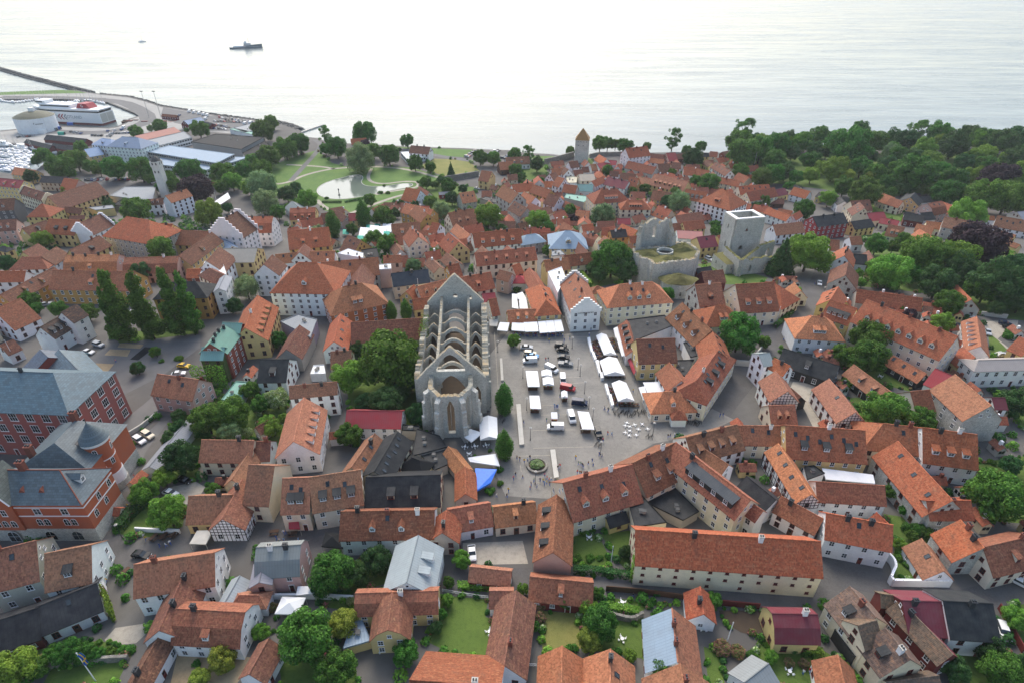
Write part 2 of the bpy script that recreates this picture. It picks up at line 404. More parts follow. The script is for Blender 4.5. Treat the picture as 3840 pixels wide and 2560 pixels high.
rubble_bank('breakwater', [low('A', -260, 60), low('A', 0, 140), low('A', 230, 205), low('A', 480, 270), low('A', 640, 310), low('A', 840, 358)], 11, 3.4,
            'long grey rock breakwater running out into the sea beyond the harbour', 'breakwater', 2)
rubble_bank('rock_shore', [low('B', 150, 130), low('B', 300, 165), low('B', 390, 205)], 14, 2.4, 'grey boulders on the small point beside the thin jetty', 'rocks', 3)
rubble_bank('rock_shore', [low('A', 900, 366), low('A', 1180, 394), low('A', 1330, 430), low('A', 1480, 480), low('A', 1900, 548), low('A', 2352, 608)], 7, 2.2,
            'rock bank along the sea edge of the harbour car park', 'rocks', 4)
b = MB(); a0, a1 = Vector(low('B', 400, 232)), Vector(low('B', 612, 160)); d = (a1 - a0).normalized(); n2 = Vector((-d.y, d.x)) * 1.1
b.prism([(a0 + n2)[:], (a0 - n2)[:], (a1 - n2)[:], (a1 + n2)[:]], SEA_Z - 1, SEA_Z + 1.0, 'concrete')
tag(b.build('jetty'), 'thin bathing jetty reaching into the bright sea', 'jetty', own=True)

# square and streets
sheet('market_square', px_poly('G', [(-30, 690), (300, 735), (545, 712), (800, 690), (930, 680), (1130, 1130), (1250, 1480), (1700, 1500), (1840, 1400), (2040, 1500), (1800, 1620), (1300, 1720), (700, 2060), (400, 2230), (-60, 2200), (-190, 1900), (-200, 1400), (-200, 900)]), .012, 'square')
def street(name, t, pts, w, off=.008, mat='street', it=1): return sheet(name, strip(curve_pts([gp(t, *p).xy[:] for p in pts], it), w), off, mat)
street('street', 'G', [(1760, 1560), (2060, 1180), (2230, 1000), (2380, 760), (2640, 480), (2760, 330), (2840, 260), (2880, 130)], 9)
street('street', 'O', [(-600, 640), (0, 590), (900, 640), (1700, 720), (2350, 800), (2700, 860)], 5.5)
sheet('street', px_poly('P', [(340, 840), (470, 560), (500, 395), (700, 440), (1040, 500), (1120, 660), (1800, 700), (2360, 560), (2500, 700), (2400, 800), (2080, 880), (1400, 740), (960, 740), (740, 700), (480, 840)]), .013, 'street')
street('street', 'J', [(-1000, 1340), (-400, 1280), (-60, 1180), (200, 1300), (700, 1330), (760, 1400)], 7)
street('street', 'F', [(560, 560), (620, 600), (560, 900), (420, 1180)], 6)
street('street', 'M', [(560, 250), (950, 330), (1200, 420), (1400, 400), (1800, 240), (2300, 240)], 7, .009)
sheet('quay', [low('A', x, y) for x, y in ((480, 675), (1000, 694), (1080, 682), (1165, 645), (1200, 610), (1350, 562), (1290, 560), (1010, 452), (970, 412), (0, 418), (-480, 424), (-480, 396), (0, 386), (720, 352), (900, 380), (1180, 408), (1330, 446), (1480, 496), (1900, 562), (2000, 585), (2352, 622), (2500, 700), (2352, 760), (1700, 700), (1300, 740), (800, 860), (620, 900), (340, 862), (110, 822), (-480, 806), (-480, 745), (0, 722))], .003, 'quay')
street('quay_road', 'A', [(450, 720), (900, 740), (1250, 680), (1400, 600), (1200, 470), (1000, 430), (500, 405), (0, 405)], 16, .006, 'asphalt')
sheet('car_park', px_poly('A', [(1500, 500), (1900, 570), (2352, 630), (2600, 700), (2400, 720), (1950, 720), (1600, 640), (1480, 560)]), .01, 'asphalt')
sheet('car_park', px_poly('A', [(740, 1130), (1420, 1130), (1440, 1230), (1000, 1210), (740, 1200)]), .01, 'asphalt')
sheet('playground', px_poly('E', [(1000, 1230), (1300, 1260), (1840, 1220), (1840, 1330), (1500, 1580), (1060, 1800), (900, 1640), (700, 1500), (880, 1380)]), .011, 'asphalt')
for q in ([(1100, 1290), (1320, 1305), (1290, 1340), (1080, 1330)], [(1010, 1345), (1200, 1352), (1170, 1412), (960, 1398)], [(800, 1470), (1050, 1480), (980, 1560), (740, 1550)]):
    sheet('sandpit', px_poly('E', q), .03, 'sand')
sheet('rubber_mat', px_poly('E', [(1330, 1325), (1420, 1330), (1270, 1445), (1195, 1438)]), .03, 'black')
street('street', 'I', [(960, 760), (1300, 480), (1450, 360), (1560, 250)], 7, .009, 'asphalt')
sheet('courtyard', px_poly('I', [(1200, 780), (1460, 540), (1560, 520), (1350, 800), (1250, 1000), (1200, 1180), (1060, 1180), (1000, 900)]), .014, 'asphalt')
sheet('courtyard', px_poly('I', [(1560, 1140), (1800, 1090), (1890, 1140), (1780, 1300), (1640, 1290)]), .014, 'gravel')
sheet('courtyard', px_poly('H', [(230, 1150), (460, 1180), (400, 1300), (420, 1420), (520, 1560), (420, 1580), (330, 1400), (200, 1220)]), .012, 'gravel')
sheet('courtyard', px_poly('H', [(1980, 600), (2300, 590), (2280, 690), (2180, 700), (2110, 760), (2220, 850), (2100, 850), (2010, 720)]), .014, 'gravel')
sheet('courtyard', px_poly('N', [(1900, 280), (2450, 260), (2500, 470), (2050, 480), (1900, 450)]), .011, 'gravel')
sheet('courtyard', px_poly('M', [(1060, 1060), (1330, 1020), (1380, 1080), (1250, 1200), (1040, 1220), (960, 1170)]), .012, 'gravel')
sheet('courtyard', px_poly('M', [(1640, 1260), (2300, 1330), (2250, 1480), (2150, 1600), (1560, 1600)]), .012, 'sand')
# park
lawnA = px_poly('B', [(120, 560), (300, 480), (560, 400), (700, 520), (820, 550), (1060, 545), (1420, 560), (1700, 640), (1650, 720), (1500, 760), (1340, 830), (1120, 960), (830, 990), (640, 960), (540, 870), (300, 870), (120, 800), (-400, 720), (-360, 560)])
sheet('park_lawn', lawnA, .02, 'lawn')
sheet('park_lawn', px_poly('B', [(1640, 480), (1950, 490), (2060, 600), (1760, 660), (1700, 630), (1600, 600), (1500, 550)]), .02, 'dry')
sheet('shore_lawn', px_poly('B', [(1120, 365), (1640, 385), (1990, 400), (1940, 470), (1680, 450), (1400, 395), (1120, 375)]), .02, 'lawn')
sheet('shore_lawn', px_poly('C', [(190, 455), (470, 458), (440, 500), (310, 520), (180, 480)]), .02, 'lawn')
sheet('mole_lawn', px_poly('A', [(0, 360), (350, 345), (560, 338), (720, 348), (800, 368), (560, 372), (0, 385)]), .02, 'lawn')
sheet('wood_floor', px_poly('D', [(-700, 520), (0, 430), (2500, 440), (2500, 900), (1800, 900), (1500, 780), (1000, 850), (500, 760), (0, 700), (-500, 700)]), .02, 'lawn2')
def path(t, pts, w, off=.05, mat='gravel'): return kind(sheet('park_path', strip(curve_pts([gp(t, *p).xy[:] for p in pts], 2), w), off, mat), 'structure')
path('B', [(140, 720), (300, 700), (420, 640), (560, 600), (720, 570), (960, 555), (1200, 555), (1430, 585), (1680, 655), (1800, 680), (2050, 635)], 3.2)
path('B', [(280, 535), (480, 545), (620, 555), (720, 575)], 3)
path('B', [(320, 685), (430, 560), (560, 420), (600, 350), (540, 310)], 4.2, .055, 'asphalt')
path('B', [(1060, 570), (1020, 660), (1080, 705), (1200, 712), (1340, 690), (1480, 690), (1500, 730), (1430, 755), (1240, 780), (1100, 810)], 2.6, .055)
path('B', [(560, 860), (620, 920), (700, 960), (820, 1000), (1000, 930), (1240, 840), (1450, 790)], 3, .06)
path('B', [(1120, 370), (1400, 400), (1680, 455), (1900, 490), (2100, 520)], 6, .05, 'asphalt')
pond = smooth_poly(px_poly('B', [(555, 770), (600, 720), (700, 680), (800, 655), (890, 630), (965, 628), (985, 660), (960, 690), (985, 725), (1060, 738), (1180, 735), (1300, 715), (1420, 705), (1445, 722), (1400, 745), (1250, 770), (1110, 800), (960, 830), (790, 855), (650, 845), (580, 815)]), 2)
sheet('pond', pond, .075, 'pond', drape=False)
b = MB(); n = len(pond)
for i in range(n):
    a, c = pond[i], pond[(i + 1) % n]; dd = Vector((c[0] - a[0], c[1] - a[1])); nn = Vector((-dd.y, dd.x)).normalized() * .45
    b.prism([(a[0], a[1]), (c[0], c[1]), (c[0] + nn.x, c[1] + nn.y), (a[0] + nn.x, a[1] + nn.y)], LOW_Z - .2, LOW_Z + .16, 'concrete')
kind(b.build('pond_kerb'), 'structure')
# gardens
for t, mat, q in (
    ('N', 'lawn2', [(1720, 760), (2130, 800), (2110, 960), (2240, 1000), (2230, 1330), (1780, 1290), (1560, 1180), (1700, 840)]),
    ('O', 'dry', [(260, 900), (620, 930), (640, 1250), (280, 1260)]), ('O', 'lawn2', [(630, 860), (1200, 960), (1240, 1350), (900, 1290), (640, 1250)]),
    ('O', 'lawn2', [(850, 780), (1500, 840), (1240, 860), (1160, 960), (830, 900)]), ('O', 'lawn2', [(560, 200), (790, 200), (900, 420), (860, 540), (560, 480)]),
    ('O', 'lawn2', [(820, 200), (1110, 160), (1080, 560), (930, 400)]), ('O', 'lawn2', [(1760, 1230), (1900, 1280), (1960, 1600), (1810, 1600)]),
    ('O', 'soil', [(1900, 900), (2300, 900), (2352, 1160), (2100, 1100), (1930, 1000)]),
    ('M', 'lawn2', [(480, 1430), (1170, 1370), (1060, 1600), (380, 1600)]), ('M', 'lawn2', [(250, 1240), (900, 1180), (1260, 1230), (1200, 1330), (460, 1400)]),
    ('L', 'lawn2', [(1920, 620), (2352, 560), (2500, 900), (2352, 1180), (1960, 1150)]), ('L', 'lawn2', [(1060, 1090), (1250, 1120), (1500, 1290), (1450, 1380), (1180, 1480), (1130, 1300)]),
    ('H', 'lawn2', [(860, 150), (1500, 250), (2400, 200), (2400, 600), (1900, 540), (1560, 360), (1100, 300), (840, 280)]), ('H', 'lawn2', [(600, 850), (1080, 800), (1100, 1060), (1360, 1180), (1300, 1240), (1060, 1180), (620, 1000)]),
    ('H', 'lawn2', [(740, 1300), (1200, 1280), (1500, 1420), (1760, 1560), (880, 1560)]), ('H', 'lawn2', [(2180, 1250), (2500, 1200), (2500, 1700), (2300, 1560)]), ('H', 'lawn2', [(2020, 700), (2110, 770), (2200, 860), (2050, 940)]),
    ('F', 'lawn2', [(720, 1000), (1500, 900), (1490, 1340), (1600, 1600), (1400, 1700), (860, 1400), (840, 1250), (760, 1150)]),
    ('I', 'lawn2', [(1560, 560), (1760, 420), (2352, 200), (2400, 700), (1880, 700), (1800, 1080), (1500, 1080), (1500, 760)]), ('I', 'lawn2', [(1050, 1568), (1280, 1300), (1400, 1280), (1700, 1300), (1680, 1500), (1400, 1600)]),
    ('J', 'lawn2', [(0, 0), (290, 20), (250, 420), (180, 620), (0, 200)]), ('N', 'lawn2', [(560, 470), (1250, 420), (1230, 640), (910, 740), (560, 760)]), ('N', 'lawn2', [(540, 800), (910, 800), (900, 900), (700, 880), (540, 850)]),
    ('N', 'lawn2', [(200, 1300), (900, 1320), (940, 1600), (240, 1600)]), ('G', 'lawn2', [(620, 130), (1120, 80), (1330, 250), (1500, 330), (1400, 430), (960, 250), (720, 300)]),
    ('G', 'lawn2', [(1700, 80), (1850, 60), (2350, 200), (2300, 270), (1950, 260)]), ('B', 'lawn2', [(1500, 700), (2000, 740), (2050, 900), (1700, 1050), (1550, 860)]), ('C', 'lawn2', [(0, 540), (300, 520), (330, 620), (100, 700), (0, 680)]),
    ('C', 'lawn2', [(700, 470), (780, 520), (740, 560), (640, 530)]), ('D', 'lawn2', [(860, 1180), (1330, 1180), (1650, 1300), (2200, 1300), (2300, 1600), (900, 1600), (950, 1350)]), ('D', 'lawn2', [(900, 900), (1250, 900), (1230, 1060), (980, 1000)]),
    ('E', 'lawn2', [(1000, 1200), (1700, 1150), (1830, 1200), (1500, 1240), (1100, 1290)]), ('P', 'lawn2', [(-100, 1180), (460, 1240), (900, 1500), (700, 1620), (-100, 1620)]), ('P', 'lawn2', [(1640, 1250), (2100, 1250), (2450, 1350), (2450, 1640), (1700, 1640)]), ('P', 'lawn2', [(1140, 380), (1250, 330), (1400, 640), (1160, 620)]),
    ('P', 'lawn2', [(2130, 860), (2500, 830), (2500, 1300), (2330, 1260)])):
    sheet('garden_lawn', px_poly(t, q), rnd.uniform(.016, .045), mat)
# ================================================================== CATALOGUE OF HOUSES
# tile letter, then: type  ridge x1 y1 x2 y2  eave x y  eave height  wall roof  options | label
# g gable, h hip, z gambrel, f flat (four corners of the roof, height)
HOUSES = '''
A
g 430 752 800 790 620 815 3 f k n|long dark red quay shed behind the marina
g 245 792 480 850 330 850 3 f k n|low dark red boat shed on the marina edge
g 490 828 690 860 560 880 3 f k n|short dark red shed beside the marina masts
h 935 782 1020 792 900 845 12 w l G1|white warehouse wing with pale blue roof and small gables
h 1120 768 1270 778 1190 872 13 w l D1|big white harbour warehouse with pale blue hipped roof
g 775 885 905 862 850 950 6 y l|small yellow house with blue roof beside the white warehouse
g 1240 762 1600 682 1330 800 5 w P n|long low harbour building with pinkish red roof
f 1362 800 1690 722 1762 776 1470 850 6 w m r|white flat roofed block with ribbon windows by the harbour
f 1760 815 1975 745 2420 775 2215 885 9 m n2 n|large grey flat roofed sports hall by the park
f 2205 885 2420 800 2480 850 2260 960 6 w n2 n|low white walled hall attached to the grey sports hall
f 1335 905 1560 850 2150 930 1990 1012 9 b l r|wide pale blue roofed library building with roof lanterns
f 1430 1022 1490 955 2300 955 1900 1075 6 w l r|lower glazed front wing of the pale blue roofed library
g 1690 622 1842 590 1750 662 4 f l|red wooden quay hut with blue roof
g 1490 560 1625 572 1560 585 3 f t|red hut with low tiled roof near the boats
g 1860 625 1950 645 1900 665 3 f k n|small dark red hut next to the blue roofed hut
f 2110 700 2150 690 2340 730 2320 750 4 w g n
f 2140 690 2340 640 2420 690 2250 730 4 w m n
g 135 1050 330 1078 160 1118 5 y t
g -80 1142 220 1172 60 1228 11 y R D3|tall yellow house with bright red roof at the photo edge
g 390 1130 625 1140 480 1192 6 b k S4
g 590 1150 722 1166 570 1250 5 p t
g 220 1222 430 1290 285 1322 9 c n a D2|cream house with stepped gable near the harbour
g 440 1320 885 1180 760 1372 8 y n|long yellow hall with large brown roof below the harbour car park
g -60 1345 135 1335 100 1440 9 K n G1|dark grey rendered house with one white gabled dormer
g 1520 1312 1715 1250 1665 1345 10 w t C1|tall white house in front of the slim white tower
g 1350 1345 1500 1335 1420 1392 7 w n D2
f 1010 1312 1150 1230 1430 1230 1400 1362 6 b m n|flat grey roof under construction beside the slim tower
f 1040 1395 1110 1350 1270 1375 1240 1410 4 b n2 n
B
g 870 300 1012 290 905 348 5 b t|grey house with red roof under the shore trees
g 1425 360 1602 375 1500 432 6 w n C2|white seaside villa with brown tiled roof
f 1330 420 1460 415 1592 452 1390 488 4 w W r|flat white annex of the seaside villa
g 2075 590 2165 602 2130 692 6 y t|yellow house with small belfry by the park wall
g 2230 515 2360 505 2290 580 4 d t
g 1380 746 1510 770 1400 872 5 w t
g 1500 735 1592 790 1500 800 5 c n
g 1375 890 1625 950 1440 1000 6 o t D2
g 1470 905 1578 988 1470 1040 7 o t C1
g 1245 1085 1500 1062 1350 1190 6 c t D2
g 1492 1198 1430 1110 1608 1290 8 c t C3|cream gabled house with many front windows behind the church
g 1862 1245 1768 1160 1768 1352 6 y t S2|yellow ochre gabled house behind the church ruin
g 1765 980 1985 940 1900 1095 6 c t D2 C2|cream stone house with paired chimneys near the park
g 1620 1065 1690 1080 1670 1172 5 w t
g 1840 1080 1965 1180 1870 1215 4 w t
g 1868 798 2000 778 1950 882 5 b t S3
f 2060 850 2110 830 2215 850 2200 890 4 b k n
g 2270 725 2410 800 2300 868 9 s t|tall grey stone house with red roof right of the park
g 1990 1165 2420 1125 2150 1282 5 w t D4 C1
g 2010 1348 2560 1292 2250 1440 7 c t D5 C2|long cream house with five red dormers behind the church
z 315 938 545 930 420 1035 4 y t D3 C2
z -120 1015 155 1012 60 1155 8 w t K2 C2|white gambrel house left of the garden trees
g 290 1145 665 1110 400 1305 5 o t D2 C1
g 445 1265 400 1340 510 1402 5 w n
g 500 1335 722 1330 600 1422 4 w t S2
g 180 1362 390 1340 300 1432 4 w t S2
g 845 1185 965 1230 790 1322 4 o n S2
f 750 1352 850 1310 985 1350 980 1392 6 w W n
f 965 1320 1110 1300 1135 1385 1010 1390 5 b n2 n
g 1170 1375 1330 1365 1250 1432 7 p t C1
g 600 985 725 970 690 1062 4 b n
g 740 952 830 1010 770 1045 5 p n
g 850 985 932 980 880 1048 5 y R
g 330 872 385 920 295 955 4 w m
g 1680 790 1800 780 1740 808 3 R m
C
g 1043 388 1240 365 1170 462 10 w t S2 C3|tall white warehouse with red roof near the sea tower
g 1070 502 1325 560 1180 598 4.5 s t n|long stone barn with red roof below the white warehouse
g 1340 530 1450 526 1390 628 3 s n n
g 1215 470 1400 490 1250 512 5 w t
g 1420 430 1500 425 1460 502 5 p R
g 1270 435 1400 445 1330 482 5 b n
g 1510 440 1600 430 1560 480 4 f n
g 800 442 870 485 790 512 5 w t
g 780 530 890 505 830 562 4 w R
g 720 535 770 530 745 590 4 w t
g 890 495 960 500 920 535 4 w R
g 520 510 600 500 570 562 5 w n
g 360 575 470 568 420 632 5 w t
g 460 545 520 582 470 630 6 w n
g 345 622 400 605 385 682 5 w n
g 420 645 482 665 385 728 6 w t
g 300 690 380 690 330 742 4 b t
f 500 640 600 650 595 702 500 706 5 w e n
g 615 625 750 620 680 682 6 c e
g 730 690 840 640 740 748 6 w t
g 800 600 860 650 820 690 6 w t
g 600 715 742 720 660 778 4 w g n|small mint green sheet roof among the far red roofs
f 500 805 720 830 660 882 480 840 6 b g n|flat mint green roof in front of the far houses
g 480 715 600 730 520 792 5 b t
g 880 648 1075 690 980 748 5 w x C2|house with bright crimson sheet roof in the far quarter
g 1080 650 1165 662 1110 752 5 o t S2
g 900 595 980 600 930 642 4 w n
g 1000 610 1140 622 1060 672 4 w n
g 560 590 640 580 600 640 4 w n
g 640 560 700 555 670 605 4 w n
g 1310 620 1620 690 1420 756 5 y u D6|long yellow house with weathered roof and six roof windows
g 1170 645 1280 680 1200 712 4 c u
g 1300 770 1490 800 1370 866 5 y t
h 820 762 960 752 900 882 10 c t D5 C3|large cream hotel with red mansard roof and dormers
h 1060 862 1200 862 1120 946 8 c t D5|cream hotel wing with white roof terrace
h 1925 756 1985 772 1893 925 10 w t D2 C1|big white block with pyramid like red hipped roof
g 1600 760 1795 792 1680 868 8 w t K4
g 2080 735 2360 718 2200 802 6 c t S5
g 2155 790 2410 745 2260 858 7 c t
g 2080 610 2180 652 2060 672 4 c t
g 1930 655 2100 690 2000 722 5 c t C1
g 1870 512 2010 590 1890 598 5 w n S4
g 1580 555 1680 560 1640 632 4 w t
g 1690 570 1815 592 1750 642 4 w t
g 1740 620 1930 652 1830 682 4 c n
g 1470 515 1555 520 1510 572 5 w n
g 1725 430 1805 430 1770 462 5 y k
g 1820 415 1890 420 1850 462 5 c t
g 1780 492 1840 522 1790 548 4 y n
g 1930 420 1985 410 1950 452 5 r n
g -60 472 155 460 60 532 4 w u D2
g 0 720 195 700 100 782 4 w t C1
g 200 720 360 770 230 812 5 o t
g 110 785 215 835 105 872 6 w t
g 20 765 -50 750 65 852 6 w t
g 20 870 140 935 30 985 7 s n S3
g 340 800 440 830 320 900 6 w n
g 490 870 625 930 500 935 4 b t
g 590 960 712 970 640 1038 5 b t
g 970 1030 1085 1030 1000 1082 4 p R
g 1270 955 1462 1030 1310 1008 4 w t S4
f 1190 975 1290 990 1240 1026 1175 1002 4 c m n
g 1500 1005 1740 970 1630 1072 5 w u
g 1570 1065 1755 1045 1640 1132 5 y t
g 1460 1080 1565 1070 1500 1142 4 y t
g 1520 1140 1745 1150 1580 1212 4 w P
g 1700 1203 1855 1185 1800 1292 6 y x S1|yellow house with wine red roof between the two ruins
g 1890 1190 1935 1180 1900 1262 6 y t
g 440 1130 612 1142 530 1192 6 o t
g 470 1065 560 1112 450 1125 5 c t
h 490 1142 535 1142 470 1306 5 y l G2|yellow house under a steep blue sheet roof
g 260 1160 382 1150 310 1202 6 o t
g 290 1185 410 1180 350 1258 4 d t
g -20 1125 92 1130 50 1232 5 o t S3
h 130 1182 212 1170 170 1262 5 b l
z 660 1150 792 1192 640 1250 5 c t C2
g 850 1190 968 1282 815 1272 6 w u
g 830 1115 892 1120 860 1182 5 o t
g 905 1140 1042 1130 970 1202 6 o k C2
g 1010 1080 1150 1140 1030 1162 6 o t
g 1080 1195 1152 1190 1100 1252 5 o t
g 600 1240 692 1332 580 1330 4 c n
g 480 1372 768 1338 640 1452 5 c t G1
f 365 1330 440 1315 490 1362 365 1376 8 w m n
g 295 1415 512 1390 430 1502 7 y t C2
g 640 1090 740 1080 690 1140 5 w t
g 1000 1280 1100 1260 1050 1310 4 o u
D
g 45 770 152 750 100 822 4 y x
g 240 743 388 782 250 820 4.5 w t
g 20 850 142 850 80 892 3 d n
g 200 710 302 740 190 762 4 c k
g 470 790 510 802 450 832 4 y k
g 660 830 705 872 635 900 5 w k
g 760 870 932 860 850 962 6 c n S3
g 840 880 888 935 765 990 6 c n S3
g 910 980 1062 970 980 1048 4 c R
g 1040 1020 1205 1052 1080 1082 4 c R G1
g 1060 800 1165 842 1035 880 4 c t
g 1130 840 1242 872 1130 912 5 c t
g 1310 838 1352 792 1402 892 5 y k|yellow gabled house with black roof below the wood
g 1280 800 1352 832 1290 838 4 y k
g 1360 830 1535 820 1450 882 4 w k
z 1470 893 1595 870 1545 992 5 p t S2|pinkish gambrel house with white edged gable below the wood
g 1610 880 1725 922 1620 980 4 p t
g 1710 930 1785 930 1740 972 3 w R
g 1260 975 1435 1002 1250 1038 4 f k
g 1400 980 1505 970 1480 1042 4 w k
g 412 1015 690 982 610 1086 8 F k S2 C2 V|crimson house with white windows and black sheet roof
g 45 1090 310 1062 190 1170 5.5 w u
g 0 930 205 1002 50 1012 5 w t
g 100 940 222 962 150 1002 4 w t
g 292 960 225 1000 270 1035 4 w t
g 762 1060 942 1035 880 1118 4.5 y k|yellow house with black roof beside the crimson house
g 1110 1085 1255 1112 1140 1195 3.5 c u D2
g 1370 1080 1525 1112 1370 1150 5 c t
g 1390 1130 1602 1250 1380 1232 4 c t
g 1625 1015 1960 1072 1740 1130 6 b u C2 V|long grey house with brown tiled roof beside the copper beech
g 1460 1055 1605 1072 1520 1122 4 c t
g 2110 1003 2430 1060 2200 1122 4.5 w u S5
g 2090 1130 2272 1182 2150 1192 5 y t
g 2150 1210 2315 1272 2200 1272 4 y t
g 1990 1005 2078 1010 2030 1042 4 w t
g 2290 970 2390 960 2330 1042 6 b m
g 570 1225 655 1232 610 1322 4 w t
g 750 1200 852 1195 800 1268 4 w t
g 725 1285 700 1372 792 1440 5 w t C2
g 790 1355 905 1365 850 1447 4 w k
g 925 1325 970 1420 900 1450 3 d n
E
g 205 240 422 165 330 290 6.5 y n K1
g 450 150 728 165 560 292 7 y t K2
g 720 195 925 105 850 300 7 w n a C1|brown roofed house with white stepped gable left of the poplars
h 1160 132 1370 165 1225 355 10 b t|grey cube shaped house with large brown hipped roof
g 1400 190 1582 200 1450 328 8 y t C1
g 1590 256 1950 268 1700 390 6 y t
g 1945 275 1640 490 1760 572 6 y n D1
g 2040 160 2185 80 2230 325 10 w n a C2|white house with tall stepped gables behind the poplars
g 2000 312 2130 400 2060 432 6 w l
g 2060 425 2362 420 2180 550 7 y E
g 2015 410 1900 540 2110 590 7 w n
f 1882 545 2040 530 2082 660 1838 670 8 w W n|white flat roofed block behind the poplars
h 1920 602 2002 642 1930 722 9 w n
g 2070 665 2010 790 2090 775 10 w m
h 1560 735 1800 728 1600 880 9.5 o k S1|three storey ochre building with black hipped roof behind the poplars
g 490 622 1240 635 700 800 6.5 o t D1 S1 C1 V|long yellow ochre building with red roof beside the poplars
z 610 488 1090 480 850 625 5 p t C4 D1
z 1150 510 1640 498 1400 642 5 p t C1 D2
g 1720 615 1842 612 1760 690 6 r t
h 200 505 372 500 250 612 5 w t
g 520 408 380 500 480 592 5 w n
g 350 380 210 455 440 470 5 y n
g 910 305 640 440 860 480 6 y n K1 C1
g 495 595 0 850 360 795 6 o n D2 S1
g -40 635 235 630 100 725 6 w t
g -60 170 150 155 130 252 8 p n G2|pink house with brown roof at the photo edge
h 20 402 60 410 50 452 7 y k
h 375 15 395 15 420 132 6 y t|small yellow house under a steep orange pyramid roof
g 600 40 760 55 660 96 5 y n
f 810 48 1030 25 1052 52 880 72 5 y m n
g 640 125 780 120 700 152 5 y n
g 570 1035 372 1145 600 1190 6 w N K3|white house with weathered wooden gable and dark brown roof
g 565 1010 700 940 745 1065 9 w N|tall white tower like annex with dark brown roof
g -60 985 185 882 200 1138 5 w t|large white house with steep brown roof and buttress chimney
g 0 1312 122 1260 70 1400 4 w n
g 2060 1130 1930 1292 2150 1295 10 r g C4|brick house with green copper roof and ivy covered gable
g 1860 1330 2062 1330 1960 1440 9 i g
g 2050 1102 2222 1112 2130 1192 11 r g
g 540 1352 715 1535 420 1530 10 r s n
g 370 1352 440 1420 200 1530 10 r s n
F
h 390 62 560 65 440 342 10 w t G1 V|large pale house with huge red hipped mansard roof
g 72 80 150 -7 232 150 10 w n V
g 600 62 1118 18 850 195 7 b t S1 C2
g 975 75 920 250 1070 275 6 b n
h 800 285 970 250 1020 475 7.5 O t D2 C2|burnt orange house with hipped red roof left of the church
g 775 535 715 785 865 745 5 w t S3
g 875 615 1540 572 1100 788 5 b t n|long plain red roof running up to the church ruin
f 225 605 390 540 562 585 500 750 6 v m n|grey metal roofed hall with mauve side wall
g 400 638 280 855 468 845 5 b n n
g 45 953 300 950 160 1155 5.5 w k D1|white house with black tiled roof and one dormer
g 15 366 -100 660 165 592 7 y t D5 C1|yellow house with row of five tiled dormers
g 690 880 872 870 720 1032 4 c u C2
f 530 1005 625 1000 640 1080 500 1085 3 w W n
g 310 1195 740 1155 640 1272 8 w u C2|white house with orange roof and tall red chimneys
g 1245 165 1575 125 1400 266 6 c B S1 C1|cream house with dark blue roof behind the church ruin
f 1125 85 1240 75 1242 120 1130 128 9 p W n
g 1480 285 1760 215 1560 382 6 c t G3
g 1440 400 1590 380 1540 482 4 y t
g 1880 200 2152 150 2120 306 6 c t D1 C2
g 2140 400 2205 390 2180 548 5 c t
g 2080 350 2192 340 2140 426 4 c R
g 1380 330 1450 270 1500 360 5 y t
g 2240 130 2352 160 2300 230 6 p u
g 1760 90 1860 70 1900 190 7 o t C1
G
g 687 400 575 150 545 525 8.3 w t a S3 C2 V|white stepped gable house with black lettering on the square
h 255 268 312 405 430 492 5 y t S3 C1 V|yellow ochre house with hipped red roof behind the awnings
g -40 505 215 488 100 607 3 y t D2
f 330 150 455 105 492 200 420 340 9 w W n|white membrane roof beside the stepped gable house
h 985 264 1290 240 1130 452 8 c t G3 C2 S2 V|cream corner house with hipped orange red roof on the square
f 1052 590 1400 547 1478 640 1120 780 5.5 w k n|flat black sheet roof behind the market tents
g 1052 592 1128 860 1010 760 4 w t K4
g 1145 768 1490 757 1300 982 6.7 y t S2 V|yellow house with plain red roof in the square block
g 1565 432 1835 685 1580 738 6 w t G3 S3 C2|curving red roofed row house with white courtyard wall
g 1838 690 1900 862 1990 902 6.5 c t S3
h 1895 868 1700 1140 1960 1092 6.5 c t K3 S5 C1 V|cream corner house with hipped red roof and round roof windows
h 1390 1246 1532 1240 1420 1436 3.5 c t G1 C1|low red roofed shop with green awnings on the square
g 1445 982 1555 1142 1410 1215 4.5 w t
h 1520 1422 1545 1422 1540 1496 3 w t n|tiny white kiosk with tiled roof at the square corner
f 1502 960 1672 955 1600 1112 1502 1062 4 w k n
f 1575 797 1692 790 1748 906 1640 932 5 w k n
g 1685 268 1915 250 1850 452 6.5 s t G1 D1 C1|grey stone house with red roof right of the mossy ruin
h 1870 462 1962 456 1900 642 4.5 c t D2|cream house with hipped red roof beside the round tree
g 2055 265 2400 245 2200 518 6 c t D3|cream house with curved gable and three dormers
g 1690 120 1822 100 1760 152 4 f k n
g 1745 150 1935 130 1850 252 4 f n n|dark red shed with brown tiled roof between the ruins
g 0 92 70 72 40 172 6 c t
g 160 110 250 262 110 205 5 c t
h 60 182 72 182 90 250 4 c R n
h 775 280 800 280 790 345 6 c t n
H
g 735 58 712 180 812 302 5 s n|grey stone gable house with steep brown roof by the lane
g 645 285 572 405 445 455 6 y t S4
g 572 405 815 485 600 592 6 y t K4|yellow house with pink framed roof windows
h 400 555 522 562 400 762 6 w t D3 C1|white house with balcony and hipped orange roof by the lane
g 150 850 655 1012 420 1100 3.5 k k D1|black wooden barn with black felt roof
g 910 405 1740 740 1190 787 9 c t G7 C3 V|huge cream house with long red roof and row of dormers
g 820 310 1415 390 1300 492 3 b t n
g 1110 895 1450 1080 1230 1082 2.8 k t S3
g 1540 1035 1692 1100 1430 1172 3.5 w R
g 1915 558 1955 828 1795 732 4.5 w t D6
g 1790 840 1900 932 1750 1025 4 y t
g 1735 268 1868 402 1650 402 4 b t
